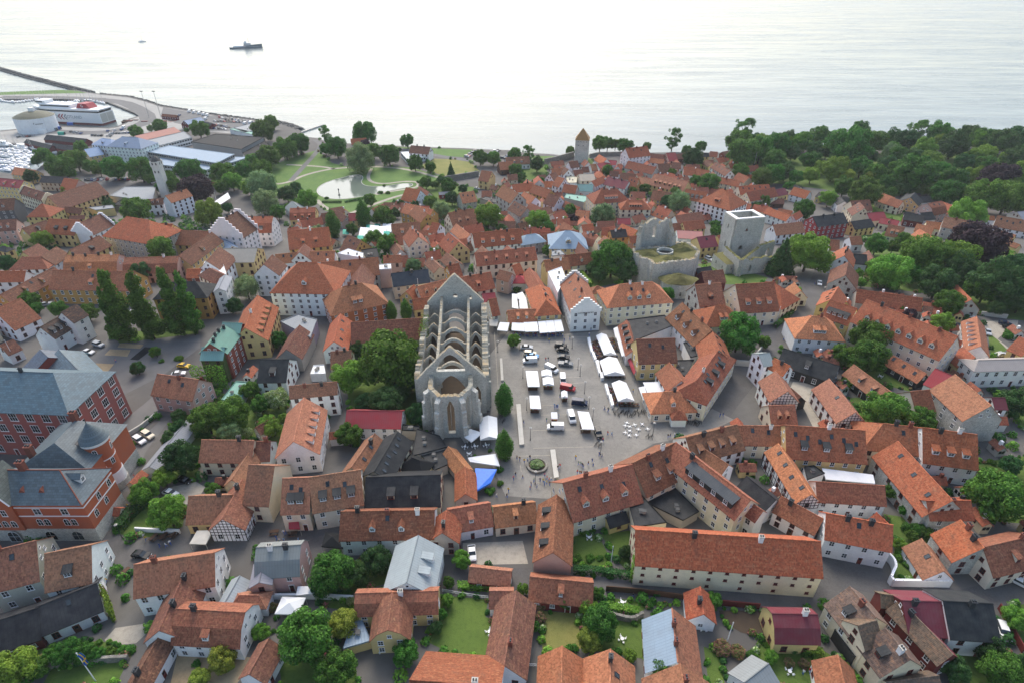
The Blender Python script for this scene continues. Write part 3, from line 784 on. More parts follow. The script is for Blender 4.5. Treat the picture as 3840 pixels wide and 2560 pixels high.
h 1930 960 2460 945 2200 1048 6.5 w E V|white house with pale metal hipped roof
g 2310 745 2440 800 2250 880 6 y t
g 790 1000 1165 1275 900 1252 3 k u D2|long low shed with patchy weathered tiles
g 1310 1245 1480 1228 1430 1437 5 c t
g 1720 1092 2045 1370 1650 1378 8 s u|big grey stone house with weathered tiled roof
g 2060 1300 2170 1302 2120 1402 6 w x
g 562 1130 802 1432 530 1388 5 w u S1 T|white house with timbered front gable
g 60 940 200 1010 30 1040 8 w t C1
g 70 1060 180 1240 -40 1230 6 w u T
g 10 1372 242 1368 130 1540 4 c u G2
g 215 1215 300 1290 180 1320 3 k n
h 60 262 112 282 150 497 5 c t D2
g 240 250 302 322 195 365 4 c t
g -80 900 10 890 -60 1010 9 w m
I
h -420 62 490 95 420 466 15.5 S s C2 V Y|big red rendered school with slate hipped roof
g 1450 103 1822 155 1580 318 6 p u C1 S2|pale pink house with patchy lichen covered tiled roof
f 2035 340 2170 170 2292 180 2192 372 3 w g n|low pale green metal roof in the garden
g 1725 525 1375 950 1520 945 2.6 w m n|long low metal roofed garage row in the garden
g 1860 708 2330 713 2000 907 5 c u C1|cream house with tiled roof and small porch
g 2345 740 2130 1070 2270 1090 4 c u
g 1740 1225 2120 1213 1850 1470 3.6 y u C1
g 2225 1072 2045 1430 2300 1400 4 w u TT C1|timber framed black and white house on the lane
J
g 440 30 345 425 600 402 6.5 w u D5 V|white courtyard house with long orange brown roof
g 250 768 500 758 270 1088 6.2 c u K2 S2 V|cream street house with weathered tiles and black dormers
g 500 758 955 688 700 1048 6.2 c u K3 S2 V|bent cream inn with three black dormers on the street
g -60 642 165 652 60 1012 6 c u
g 1015 758 1690 735 1200 1037 5 c k D2|cream house with wide black roof in front of the church
g 785 1072 1635 1058 1150 1322 5.5 w t G2 S1 C3|white house with red roof and two grey gabled dormers
g 1752 1062 1712 1262 1850 1402 4.5 b t C1
g 1770 1055 2147 992 2000 1226 3.5 w t D1
g 2185 1030 2560 985 2350 1192 3.5 c t D1 C1
g 840 143 1340 150 1100 300 4.5 w R V|white house with bright red sheet metal roof
g 1090 358 880 660 1130 572 3.5 b u C1 S2|low brown roofed house with white chimney in courtyard
g 1300 340 1090 700 1400 492 6 c k S6|narrow house with black roof full of roof windows
f 1350 272 1500 290 1500 330 1340 325 3.5 b k n
f 1480 312 1690 380 1750 480 1430 562 3.8 b k n
f 1440 470 1750 480 1760 640 1640 690 3.2 b k n
h 1430 577 1500 602 1450 722 4 c n2
g 1770 478 1920 665 1760 622 2.8 b t n
g 1922 665 1925 905 1835 802 2.8 b t|low orange roofed wing next to the blue tarpaulin
g 160 205 0 300 100 300 3 b n
g 0 432 130 425 60 602 4 w n C1
K
g 470 808 1100 640 800 1092 5.5 c t G3 S3 C2 V|cream house with three gabled dormers on the square edge
g 1105 628 1505 438 1350 872 5.5 c t D2 S2 C2
g 1512 442 2190 960 1800 942 8 c t X S2 C1 V|tall cream wing with long black roof dormer
g 1600 392 2062 274 1900 562 5 w u D4 C2|brown red roofed house with slanted dormers above the square
g 1720 465 1985 640 1800 692 4.5 w u
g 2065 282 2490 287 2200 457 5 c t S2 C1
g 870 1130 1040 1075 900 1216 2.5 y k|little yellow shed with black roof in the lawn corner
f 1052 920 1170 900 1420 1170 1130 1212 5 c k n
f 1240 990 1492 852 1715 1070 1570 1152 3 b k n
g 410 922 376 1442 218 1332 5 p t K3 n|pink gabled house with three slanted black dormers
g 2160 752 2420 962 2200 962 5 w k
g 2190 985 2302 1062 2170 1115 7 w t
L
g 165 280 885 328 560 602 5.5 y t K3 S6 C1 V|yellow house with red roof full of small roof windows
h 1060 264 1420 305 1200 532 5.5 c t S1 C2
g 1425 303 1915 365 1700 652 6 w t D3 C2|house with three long slanted dormers and white gable
g 1195 430 1690 968 1170 812 5.5 s t S3|long stone walled house with plain red roof
g 1460 972 1855 970 1700 1142 5.5 s t C1|rubble stone gable house with tiled roof
g 125 932 502 1138 260 1187 4.5 w t C1
g 95 452 395 910 140 792 5 w t S4 TT|narrow timber framed house with long red roof
g 445 798 1065 835 770 992 5 w t V|white house with red roof and row of dark shutters
f 330 660 420 650 520 720 360 780 4 w k n
g 1000 1085 1100 1180 960 1150 3 w t
P
g 1770 75 1978 322 1660 402 4.5 s t C2|stone walled house with steep orange roof
g 1978 322 2460 210 2100 582 4.5 c t D1 C1|cream corner house with broad orange roof
g 540 8 1140 118 830 297 6 w t S1 C2 V|white two storey house with red door canopy
g 1412 248 1610 535 1330 455 2.6 w u S1|small white cottage with gambrel tiled roof behind white wall
z 45 932 445 940 270 1192 4 y x C1|yellow house with wine red sheet roof
g 755 688 985 960 590 932 5.5 c H K1 C1|beige house with brown shingle roof and black dormer
g 1080 1070 1300 1345 960 1402 5.5 c H K1 C1|beige house with timbered gable at the lower photo edge
g 990 995 830 1040 920 1242 7 c H
g 1215 812 1690 1300 1330 1152 5 f H Ax C1|dark red wooden house with brown and wine red roof
g 1040 750 1600 815 1110 870 5 f H
g 1240 812 1610 824 1640 1140 4.8 f x C1|wine red sheet roof slope of the wooden house
g 1615 815 2055 842 1930 1170 5.5 w k C1|white house with black roof at the lower right
g 1100 1560 1560 1500 1200 1680 3 c H
f 610 1080 670 1052 862 1290 790 1332 3 k k n|black pergola roof beside the beige house
g 640 1318 720 1660 430 1450 3 w t
O
g 1140 160 2827 268 1700 514 7 c t C2 Q|very long cream warehouse with plain red roof and small windows
g 38 728 -70 1400 180 1102 3.5 w n C1|long narrow brown roofed house between two gardens
g 172 592 742 648 450 832 3 f t D1|red house with roof terrace below the pink gable
g 460 1237 455 1660 655 1452 3 b t
g 905 1265 900 1660 1118 1482 3 b t C1 S1
g 1470 890 1522 1370 1690 1152 3.2 w u Al C2|garden house with blue grey sheet roof and tiled half
g 1545 1400 1590 1660 1790 1500 3.2 w u C1|plain tiled end of the blue roofed garden house
g 1728 690 1760 930 1600 852 3 w t C1|small steep orange roofed garden house
g 2350 1395 2140 1560 2352 1660 3 w m
N
g 1490 218 1385 640 1690 462 5.5 w L D2|house with pale silver sheet metal roof
z 10 325 405 300 260 578 5.5 p m C2 V|pink house with grey metal gambrel roof
g 70 430 30 640 150 590 5 p m
z 920 745 1668 722 1000 937 4.5 y t C1 V|yellow house with tiled gambrel roof in the garden
z 1252 752 1212 1075 1420 1042 4.5 y n V|front gable wing of the yellow garden house
f 895 985 975 980 1055 1180 800 1255 2.6 y l n
g 1420 1540 2240 1600 1850 1302 4 w t C1|broad salmon tiled roof at the lower photo edge
g 2150 722 2360 722 2240 872 3 w u
g 1970 500 2342 542 2100 642 2.6 f u
g 115 1168 -60 1480 210 1332 3 w n
M
g -120 372 325 262 200 662 7 b u S1 C1 V|beige house with dark tiled roof at the left edge
g 420 380 832 302 660 677 5.5 w u K1|white gabled house with dark tiles beside outdoor cafe
g 340 870 885 655 690 1002 3.2 w k S1|low house with black felt roof behind the ivy
g -200 1055 345 880 150 1232 3 f k|dark red shed with black felt roof at the left edge
g 1240 480 1965 372 1500 737 6.5 w u C1|white street house with big weathered roof and pale gable
g 1765 405 1465 1080 1830 852 4.5 w n C2|brown cross wing of the white street house
z 1635 887 2245 920 1900 1217 4.5 w t C1 D1 V|white house with gambrel tiled roof and front porch
g 1482 1105 1180 1640 1480 1402 3.5 w n C1|long two tone tiled roof beside the gravel yard
g 2200 590 2060 840 2260 700 3 w L n
h 2200 762 2380 762 2250 872 3 w u n
'''
# ================================================================== HOUSE BUILDER
WALLC = dict(w='eaeae7', c='dfd3b8', y='d4bb80', o='bf9656', O='a3633c', p='c4a396', r='86493c', S='96584f', d='5a4130', k='2a2b2c', K='565a5c',
             b='b0a99e', f='6a2b28', F='9a3c3d', v='a092a0', i='46562a', R='8c3b36', m='8f9190', s='a5a196')
WALLN = dict(w='white', c='cream', y='yellow', o='ochre', O='orange', p='pink', r='brick red', S='red', d='brown wooden', k='black', K='dark grey', b='beige', f='dark red', F='crimson',
             v='mauve', i='ivy covered', R='red', m='grey', s='stone')
ROOFC = dict(t='95503a', u='8c5f48', n='6c4638', N='4b3f39', k='1e2226', m='8b9093', l='8fa2b2', L='a9b3bb', g='7ea999', R='9d3a3e', x='75303a', P='b57b70', W='d3d3d0', e='bfb89f',
             E='98958a', s='526a7c', B='2a3644', H='6a5b4e', n2='70716d')
ROOFN = dict(t='red tiled', u='weathered tiled', n='brown tiled', N='dark brown', k='black', m='grey metal', l='pale blue', L='silver', g='green', R='bright red sheet', x='wine red', P='pinkish', W='white flat',
             e='pale', E='pale metal', s='slate', B='dark blue', H='brown shingle', n2='grey flat')
ROOFM = dict(t='tile', u='tile', n='tile', N='tile', H='tile', s='slate', W='canvas', e='sheet', n2='black')
PITCHT = dict(k=.72, m=.6, l=.62, L=.72, g=.85, R=.7, x=.75, s=.62, E=.5, P=.4, e=.5, B=.8)
SHARED = {}
def shared(key, fn):
    if key not in SHARED: SHARED[key] = fn()
    return SHARED[key]
def win_mesh(w, h, fr, pane=True, arch=False, nx=2, nz=2):
    def f():
        b = MB(); t = .1; q = .07
        if arch:
            pts = [(-w / 2, -h / 2), (w / 2, -h / 2)] + [(w / 2 * math.cos(a * math.pi / 6), h / 2 - w / 2 + w / 2 * math.sin(a * math.pi / 6)) for a in range(7)]
            out = [(x * (1 + 2 * t / w), z * (1 + 2 * t / h)) for x, z in pts]; n = len(pts)
            for i in range(n):
                j = (i + 1) % n
                b.face([(out[i][0], -q, out[i][1]), (out[j][0], -q, out[j][1]), (pts[j][0], -q, pts[j][1]), (pts[i][0], -q, pts[i][1])], fr)
                b.face([(out[i][0], 0, out[i][1]), (out[j][0], 0, out[j][1]), (out[j][0], -q, out[j][1]), (out[i][0], -q, out[i][1])], fr)
            if pane: b.face([(x, -.02, z) for x, z in pts], 'glass')
        else:
            for a in (-1, 1):
                b.box(a * w / 2 - t / 2, a * w / 2 + t / 2, -q, 0, -h / 2, h / 2, fr); b.box(-w / 2 - t / 2, w / 2 + t / 2, -q - .01, 0, a * h / 2 - t / 2, a * h / 2 + t / 2, fr)
            if pane: b.face([(-w / 2, -.02, -h / 2), (w / 2, -.02, -h / 2), (w / 2, -.02, h / 2), (-w / 2, -.02, h / 2)], 'glass')
            b.box(-w / 2 - .14, w / 2 + .14, -.13, 0, -h / 2 - .12, -h / 2 - .051, fr)
        for i in range(1, nx): x = -w / 2 + w * i / nx; b.box(x - .03, x + .03, -q + .015, -.01, -h / 2, h / 2, fr)
        for i in range(1, nz): z = -h / 2 + h * i / nz; b.box(-w / 2, w / 2, -q + .02, -.012, z - .022, z + .022, fr)
        return b.mesh('window')
    return shared(('win', w, h, fr, pane, arch, nx, nz), f)
def pane_mesh(w, h):
    return shared(('pane', w, h), lambda: MB().face([(-w / 2, -.02, -h / 2), (w / 2, -.02, -h / 2), (w / 2, -.02, h / 2), (-w / 2, -.02, h / 2)], 'glass').mesh('pane'))
def door_mesh(fr):
    def f():
        b = MB(); b.box(-.5, .5, -.05, 0, 0, 2.05, 'wood' if fr != 'white' else 'redtrim')
        for a in (-1, 1): b.box(a * .55 - .07, a * .55 + .07, -.09, 0, 0, 2.12, fr)
        b.box(-.62, .62, -.1, 0, 2.12, 2.26, fr); b.face([(-.3, -.055, 1.2), (.3, -.055, 1.2), (.3, -.055, 1.85), (-.3, -.055, 1.85)], 'glass'); b.box(-.7, .7, -.6, 0, -.4, -.01, 'concrete')
        return b.mesh('door')
    return shared(('door', fr), f)
def put_window(par, x, y, z, nx, ny, w, h, fr, near, arch=False, mx=2, mz=2):
    o = mk('window', win_mesh(w, h, fr, not (near and not arch), arch, mx, mz), par, None, (x + nx * .004, y + ny * .004, z), math.atan2(ny, nx) + math.pi / 2)
    if near and not arch: mk('pane', pane_mesh(w, h), o)
    return o
def chimney_mesh(k, s):
    def f():
        b = MB(); m = ('brick', 'white', 'dark', 'concrete')[k]; w, d, h = (.95, .75, 1.5) if s else (.8, .65, 1.25)
        b.box(-w / 2, w / 2, -d / 2, d / 2, -1.6, h, m); b.box(-w / 2 - .09, w / 2 + .09, -d / 2 - .09, d / 2 + .09, h, h + .16, m if k != 1 else 'concrete')
        for a in (-1, 1): b.box(a * w / 4 - .13, a * w / 4 + .13, -.15, .15, h + .16, h + .42, 'dark')
        return b.mesh('chimney')
    return shared(('chim', k, s), f)
def skylight_mesh(w=.8, h=1.2):
    def f():
        b = MB(); t = .09
        for a in (-1, 1): b.box(a * w / 2 - t / 2, a * w / 2 + t / 2, -h / 2, h / 2, 0, .12, 'dark'); b.box(-w / 2 - t / 2, w / 2 + t / 2, a * h / 2 - t / 2, a * h / 2 + t / 2, 0, .13, 'dark')
        b.face([(-w / 2, -h / 2, .08), (w / 2, -h / 2, .08), (w / 2, h / 2, .08), (-w / 2, h / 2, .08)], 'glass'); return b.mesh('roof_window')
    return shared(('sky', w, h), f)
def dormer_meshes(kd, w, h, tp, rm):
    def f():
        a = MB(); r = MB(); g = kd == 'G'; hr = h + (w * .55 if g else 0); dep = hr / tp if g else h / (tp * .72)
        x = w / 2; de = h / tp
        a.face([(-x, 0, -.3), (x, 0, -.3), (x, 0, h)] + ([(0, 0, hr)] if g else []) + [(-x, 0, h)], 'wall')
        for s in (-1, 1): a.face([(s * x, 0, -.3), (s * x, 0, h), (s * x, de if g else dep, h if g else dep * tp)][::s], 'wall')
        e = .2; th = .1
        if g:
            for s in (-1, 1):
                q = [(s * (x + e), -e, h - e * 1.1), (0, -e, hr), (0, dep, hr), (s * (x + e), de, h - e * 1.1)]; L = math.hypot(x + e, hr - h)
                uv = [(0, 0), (0, L), (dep, L), (dep, 0)]
                r.face([(p[0], p[1], p[2] + th) for p in q][::-s], rm, uv[::-s]); r.face(q[::s], rm, uv)
                r.face([q[0], q[1], (q[1][0], q[1][1], q[1][2] + th), (q[0][0], q[0][1], q[0][2] + th)], rm)
        else:
            zb = dep * tp
            q = [(-x - e, -e, h - e * .28 * tp), (x + e, -e, h - e * .28 * tp), (x + e, dep, zb), (-x - e, dep, zb)]
            r.face([(p[0], p[1], p[2] + th) for p in q], rm); r.face(q[::-1], rm)
            for i in range(4): j = (i + 1) % 4; r.face([q[i], q[j], (q[j][0], q[j][1], q[j][2] + th), (q[i][0], q[i][1], q[i][2] + th)], rm)
        return a.mesh('dormer'), r.mesh('dormer_roof')
    return shared(('dorm', kd, w, h, round(tp, 2), rm), f)
def roof_quad(b, q, uv, th, mat):
    """one thick roof slope: q lists eave0, eave1, top1, top0"""
    b.face([(p[0], p[1], p[2] + th) for p in q], mat, uv); b.face(list(q)[::-1], mat)
    n = len(q)
    for i in range(n):
        j = (i + 1) % n
        b.face([q[i], q[j], (q[j][0], q[j][1], q[j][2] + th), (q[i][0], q[i][1], q[i][2] + th)], mat)
ROOFS = []; BOXES = []
class House: pass
def build_house(t, spec, label=None):
    k = spec[0]; f = spec.split(); k = f[0]
    H = House()
    if k == 'f':
        c = [nat(t, float(f[1 + 2 * i]), float(f[2 + 2 * i])) for i in range(4)]; he = float(f[9]); wc, rc = f[10], f[11]; opt = f[12:]
        cx = sum(p[0] for p in c) / 4; cy = sum(p[1] for p in c) / 4
        g0 = ground(cx, cy, he); zg = g0.z; pts = [hit(*p, zg + he) for p in c]
        ctr = sum(pts, Vector()) / 4; rt = empty('house', (ctr.x, ctr.y, zg)); poly = [(p.x - ctr.x, p.y - ctr.y) for p in pts]
        if sum(poly[i][0] * poly[(i + 1) % 4][1] - poly[(i + 1) % 4][0] * poly[i][1] for i in range(4)) < 0: poly = poly[::-1]
        wm = 'limestone' if wc == 's' else 'wall'
        b = MB()
        for i in range(4): j = (i + 1) % 4; b.face([(*poly[i], -2.5), (*poly[j], -2.5), (*poly[j], he + .25), (*poly[i], he + .25)], wm)
        b.build('wall', rt, lin(WALLC[wc]))
        b = MB(); big = [(x * 1.012, y * 1.012) for x, y in poly]; b.prism(big, he - .12, he + .02, ROOFM.get(rc, 'sheet'))
        for i in range(4):                                # low parapet upstand
            j = (i + 1) % 4; a, c2 = Vector(big[i]), Vector(big[j]); inn = [Vector(p) * .97 for p in (big[i], big[j])]
            b.prism([a[:], c2[:], inn[1][:], inn[0][:]], he + .021, he + .3, ROOFM.get(rc, 'sheet'))
        b.build('roof', rt, lin(ROOFC[rc]))
        if 'n' not in opt:
            for i in range(4):
                j = (i + 1) % 4; a, c2 = Vector(poly[i]), Vector(poly[j]); d = c2 - a; L = d.length
                n = Vector((d.y, -d.x)).normalized(); mid = (a + c2) / 2
                if n.dot(Vector((-ctr.x - mid.x, -ctr.y - mid.y))) < 0 or L < 3: continue
                nc = max(1, int(L / 2.6)); nr = max(1, round(he / 3.4))
                for r_ in range(nr):
                    for q in range(nc):
                        p = a + d * (q + .5) / nc; put_window(rt, p.x, p.y, he * (r_ + .6) / nr, n.x, n.y, 1.9, 1.1, 'dark', False, nx_ := False)
        else:                                              # roof fittings
            rr = random.Random(int(ctr.x * 7)); 
            for _ in range(2):
                o = mk('vent', shared('vent', lambda: MB().box(-.4, .4, -.4, .4, 0, .7, 'concrete').box(-.5, .5, -.5, .5, .7, .82, 'dark').mesh('vent')), rt, None, (rr.uniform(-.25, .25) * abs(poly[0][0] - poly[2][0]), rr.uniform(-.2, .2) * abs(poly[0][1] - poly[2][1]), he))
        lab = label or f'{WALLN[wc]} block with {ROOFN[rc]} roof'
        q0 = Vector(poly[1]) - Vector(poly[0]); BOXES.append((ctr.x, ctr.y, math.atan2(q0.y, q0.x), q0.length / 2, (Vector(poly[2]) - Vector(poly[1])).length / 2))
        rt['wc'] = 1; tag(rt, lab, 'building', pos=ctr, own=False); ROOFS.append((rt, ctr, he)); return rt
    x1, y1, x2, y2, ex, ey, he = map(float, f[1:8]); wc, rc = f[8], f[9]; opt = f[10:]
    p1, p2, pe = nat(t, x1, y1), nat(t, x2, y2), nat(t, ex, ey)
    tp = PITCHT.get(rc, .92)
    if k == 'h' and tp > .8: tp = .8
    if k == 'z': tp = .9
    mid = ((p1[0] + p2[0]) / 2, (p1[1] + p2[1]) / 2)
    zg = ground(pe[0], pe[1], he).z
    E = hit(*pe, zg + he)
    def at(W):
        a = hit(*p1, zg + he + W * tp); b = hit(*p2, zg + he + W * tp); d = (b - a).xy
        if d.length < .8: d = d.normalized() * .8 if d.length > 1e-3 else Vector((.8, 0))
        n = Vector((-d.y, d.x)).normalized(); return a, b, d, n.dot(E.xy - a.xy)
    img = (p2[0] - p1[0]) * (pe[1] - p1[1]) - (p2[1] - p1[1]) * (pe[0] - p1[0])
    s = -1 if img > 0 else 1                              # near eave side in the local frame
    lo, hi = 1.6, 13.0
    for _ in range(40):
        W = (lo + hi) / 2
        if s * at(W)[3] - W > 0: lo = W
        else: hi = W
    a, b2, d, _ = at(W); L = max(.4, d.length / 2); ang = math.atan2(d.y, d.x)
    ctr = (a + b2) / 2; ctr.z = zg
    BOXES.append((ctr.x, ctr.y, ang, L + (W * .9 if k == 'h' else 0), W))
    hr = he + W * tp; LF = L + (W * .9 if k == 'h' else 0)
    rt = empty('house', ctr, ang)
    near = pxm((ctr.x, ctr.y, zg + he)) > 13.5
    camloc = Matrix.Rotation(-ang, 2) @ Vector((-ctr.x, -ctr.y))
    rr = random.Random(int(ctr.x * 13 + ctr.y * 7)); jit = lambda c, v: tuple(max(0, min(1, q * (1 + rr.uniform(-v, v)))) for q in c[:3]) + (1,)
    rb_ = 2 ** rr.uniform(-.38, .3); ROOFC['t'] = rr.choice(('9a5638', '8e5840', '82523c', 'a46848', '98543a', '8c4e36')); wcol = jit(lin(WALLC[wc]), .05); rcol = jit(tuple(c * rb_ for c in lin(ROOFC[rc])), .07); wm = 'limestone' if wc == 's' else 'wall'; rm = ROOFM.get(rc, 'sheet')
    rm2, rcol2 = rm, rcol
    for o_ in opt:
        if o_[0] == 'A': rm2 = ROOFM.get(o_[1:], 'sheet'); rcol2 = lin(ROOFC[o_[1:]])
    base = -1.0 if ctr.y < 190 else -3.0
    def prof(y):                                          # roof height at local y
        q = abs(y)
        if k == 'z': return he + (W - q) / (W * .42) * (W * tp * .62) if q > W * .58 else he + W * tp * .62 + (W * .58 - q) / (W * .58) * W * tp * .38
        return he + (W - q) * tp
    # walls
    w_ = MB()
    for sy in (-1, 1): w_.face([(-LF * sy * -1, sy * W, base), (LF * sy * -1, sy * W, base), (LF * sy * -1, sy * W, he), (-LF * sy * -1, sy * W, he)], wm)
    for sx in (-1, 1):
        pts = [(sx * LF, -W, base), (sx * LF, W, base), (sx * LF, W, he)]
        if k == 'g': pts += [(sx * LF, 0, hr)]
        elif k == 'z': pts += [(sx * LF, W * .58, prof(W * .58)), (sx * LF, 0, hr), (sx * LF, -W * .58, prof(W * .58))]
        pts += [(sx * LF, -W, he)]
        w_.face(pts[::sx], wm)
    w_.build('wall', rt, wcol)
    # roof
    ov = .32; th = .16; oe = .22 if 'a' not in opt else -.05
    def slope_parts(side, mat):
        b = MB()
        if k == 'h':
            ze = he - ov * tp
            q = [(-side * -(LF + ov), side * (W + ov), ze), (-side * (LF + ov), side * (W + ov), ze), (-side * L, 0, hr), (side * L, 0, hr)]
            SL = math.hypot(W + ov, hr - ze); roof_quad(b, q, [(0, 0), (2 * (LF + ov), 0), (LF + ov + L, SL), (LF + ov - L, SL)], th, mat)
            q = [(side * (LF + ov), -side * (W + ov), ze), (side * (LF + ov), side * (W + ov), ze), (side * L, 0, hr)]
            SL = math.hypot(LF - L + ov, hr - ze); roof_quad(b, q, [(0, 0), (2 * (W + ov), 0), (W + ov, SL)], th, mat)
        else:
            X = L + oe; rows = [(W + ov, he - ov * tp * (1.48 if k == 'z' else 1))] + ([(W * .58, prof(W * .58))] if k == 'z' else []) + [(0, hr)]
            v = 0
            for (ya, za), (yb, zb) in zip(rows, rows[1:]):
                SL = math.hypot(ya - yb, zb - za)
                q = [(-side * -X, side * ya, za), (-side * X, side * ya, za), (-side * X, side * yb, zb), (-side * -X, side * yb, zb)]
                roof_quad(b, q, [(0, v), (2 * X, v), (2 * X, v + SL), (0, v + SL)], th, mat); v += SL
        return b
    if rm2 == rm and rcol2 == rcol:
        b = slope_parts(1, rm); b2_ = slope_parts(-1, rm); off = len(b.v)
        b.f += [tuple(i + off for i in q) for q in b2_.f]; b.v += b2_.v; b.u += b2_.u; b.m += b2_.m
        roof = b.build('roof', rt, rcol)
    else:
        roof = slope_parts(s, rm).build('roof', rt, rcol); slope_parts(-s, rm2).build('roof', rt, rcol2)
    rb = MB(); Xr = L + (oe if k != 'h' else 0)
    rb.prism([(-.16, hr + th - .05), (.16, hr + th - .05), (.08, hr + th + .1), (-.08, hr + th + .1)], -Xr, Xr, rm, bottom=True)
    rb.v = [(z, x, y) for x, y, z in rb.v]
    rb.build('ridge_cap', roof, tuple(min(1, c * (1.25 if rm == 'tile' else .8)) for c in rcol[:3]) + (1,))
    if k == 'h' and rm == 'tile' and near:
        for sx in (-1, 1):
            for sy in (-1, 1):
                tb = MB().tube([(sx * L, 0, hr + th - .02), (sx * (LF + ov), sy * (W + ov), he - ov * tp + th - .02)], .1, rm, 4); tb.build('hip_cap', roof, tuple(min(1, c * 1.25) for c in rcol[:3]) + (1,))
    # windows and doors on the sides the camera can see
    fr = 'white' if (rr.random() < .62 or 'V' in opt or wc in 'FSrfO') else 'redtrim'
    if wc in 'cy' and rr.random() < .45 and 'V' not in opt: fr = 'redtrim'
    if 'n' not in opt:
        rows = max(1, round(he / 2.85))
        if he < 3.1: ww, wh = .95, 1.0
        else: ww, wh = (1.05, 1.4) if he / rows < 3.2 else (1.15, 1.65)
        if 'Q' in opt: ww, wh, rows = .7, .65, 3
        if 'Y' in opt: ww, wh, rows = 2.2, 2.5, 4
        sp = 3.4 if 'Q' in opt else (4.6 if 'Y' in opt else (4.6 if wc == 's' else 3.1))
        for sy in (-1, 1):
            if camloc.y * sy < W: continue
            nc = max(1, int(2 * LF / sp)); dcol = nc // 2 if (nc > 1 and 'Q' not in opt) else -1
            for r_ in range(rows):
                for q in range(nc):
                    x = -LF + 2 * LF * (q + .5) / nc; z = he * (r_ + .58) / rows
                    if rows == 1: z = min(he - wh / 2 - .25, 1.65)
                    if r_ == 0 and q == dcol:
                        mk('door', door_mesh(fr), rt, None, (x, sy * (W + .004), 0), 0 if sy < 0 else math.pi); continue
                    if 'Q' in opt and r_ == 0 and q % 2: continue
                    put_window(rt, x, sy * W, z, 0, sy, ww, wh, fr, near, False, 3 if 'Y' in opt else 2)
        for sx in (-1, 1):
            if camloc.x * sx < LF: continue
            nc = max(1, int(2 * W / sp)); blank = rr.random() < .3 and not ({'V', 'Y'} & set(opt))
            for r_ in range(0 if blank else rows):
                for q in range(nc):
                    y = -W + 2 * W * (q + .5) / nc; z = he * (r_ + .58) / rows
                    if rows == 1: z = min(he - wh / 2 - .25, 1.65)
                    put_window(rt, sx * LF, y, z, sx, 0, ww, wh, fr, near, False, 3 if 'Y' in opt else 2)
            if k in 'gz' and W > 2.6 and 'T' not in opt and 'TT' not in opt and rr.random() < .75:
                for y in ((-.22 * W, .22 * W) if W > 4 else (0,)): put_window(rt, sx * LF, y, he + W * tp * .33, sx, 0, .8, 1.0, fr, near)
                if W > 5: put_window(rt, sx * LF, 0, he + W * tp * .66, sx, 0, .6, .7, fr, near, False, 1, 1)
    # options
    ang_s = 0 if s < 0 else math.pi
    tpl = tp if k != 'z' else tp * .62 / .42
    slotn = [0]
    def xs(n, spread=.78): return [(-1 + (2 * i + 1) / n) * L * spread * (1.08 if n > 2 else .8) for i in range(n)]
    for o_ in opt:
        c0, num = o_[0], int(o_[1:]) if o_[1:].isdigit() else 1
        if c0 in 'DGK' and o_ not in ('n',):
            kd = 'G' if c0 == 'G' else 'D'; dm = rm if c0 != 'K' else 'sheet'; dc = rcol if c0 != 'K' else lin('1e2226'); dw = wcol if c0 != 'K' else lin('303336')
            dwid = min(1.7, max(1.0, W * .28)); dh = 1.25
            if c0 == 'G' and rm == 'sheet': dm, dc = 'sheet', rcol
            me, mr = dormer_meshes(kd, round(dwid, 1), dh, tpl, dm)
            for x in xs(num):
                y = s * W * .74 if k != 'z' else s * W * .9
                z = prof(y) + th
                do = mk('dormer', me, rt, dw, (x, y, z), ang_s); mk('dormer_roof', mr, do, dc)
                wo = mk('window', win_mesh(round(dwid, 1) - .4, .95, fr, True), do, None, (0, -.006, dh / 2 - .02))
        elif c0 == 'X':
            dl = L * .62; me, mr = dormer_meshes('D', round(dl * 2, 1), 1.7, tpl, 'sheet')
            do = mk('dormer', me, rt, lin('232527'), (L * .2, s * W * .8, prof(W * .8) + th), ang_s, None); mk('dormer_roof', mr, do, lin('3a4046'))
            for q in range(4): mk('window', win_mesh(1.1, 1.2, 'white', True), do, None, (-dl + 2 * dl * (q + .5) / 4, -.006, .8))
        elif c0 == 'S':
            for i, x in enumerate(xs(num, .85)):
                y = s * W * (.36 if k != 'z' else .3) * (1 + .25 * ((i % 3) - 1)); z = prof(y) + th
                tl = tp if k != 'z' else tp * .38 / .58
                so = mk('roof_window', skylight_mesh(), rt, None, (x, y, z)); so.rotation_euler = (math.atan(tl), 0, ang_s)
        elif c0 == 'C':
            for x in xs(num, .9 if num > 1 else .7):
                ck = rr.choice((0, 2, 2, 2, 1)) if rm == 'tile' else rr.choice((2, 2, 1))
                if num == 1: x = rr.choice((-.5, .45, .1)) * L
                y = rr.choice((0, s * .5)); mk('chimney', chimney_mesh(ck, near), rt, None, (x, y, prof(y)))
        elif c0 == 'a':
            for sx in (-1, 1):
                n = 6; b = MB(); X = sx * (L + .1)
                for i in range(n):
                    z1 = he + W * tp * (i + 1.85) / n; y1 = W * (1 - i / n) + .25; b.box(X - .32, X + .32, -y1, y1, he - .02 if i == 0 else he + W * tp * (i + .85) / n, z1, wm)
                o = b.build('stepped_gable', rt, wcol)
        elif o_ in ('T', 'TT'):
            for sx in (-1, 1):
                if camloc.x * sx < LF: continue
                b = MB(); X0, X1 = sorted((sx * (LF + .01), sx * (LF + .07)))
                n = max(4, int(2 * W / .9))
                for i in range(n + 1):
                    y = -W + 2 * W * i / n; b.box(X0, X1, y - .07, y + .07, 0 if he < 4.2 else he * .55, prof(y) - .1, 'black')
                zz = he * .55
                while zz < hr - .5:
                    yy = W if zz < he else (hr - zz) / tp; b.box(X0 - .003, X1 + .003, -yy, yy, zz - .07, zz + .07, 'black'); zz += .95
                b.build('timber_frame', rt)
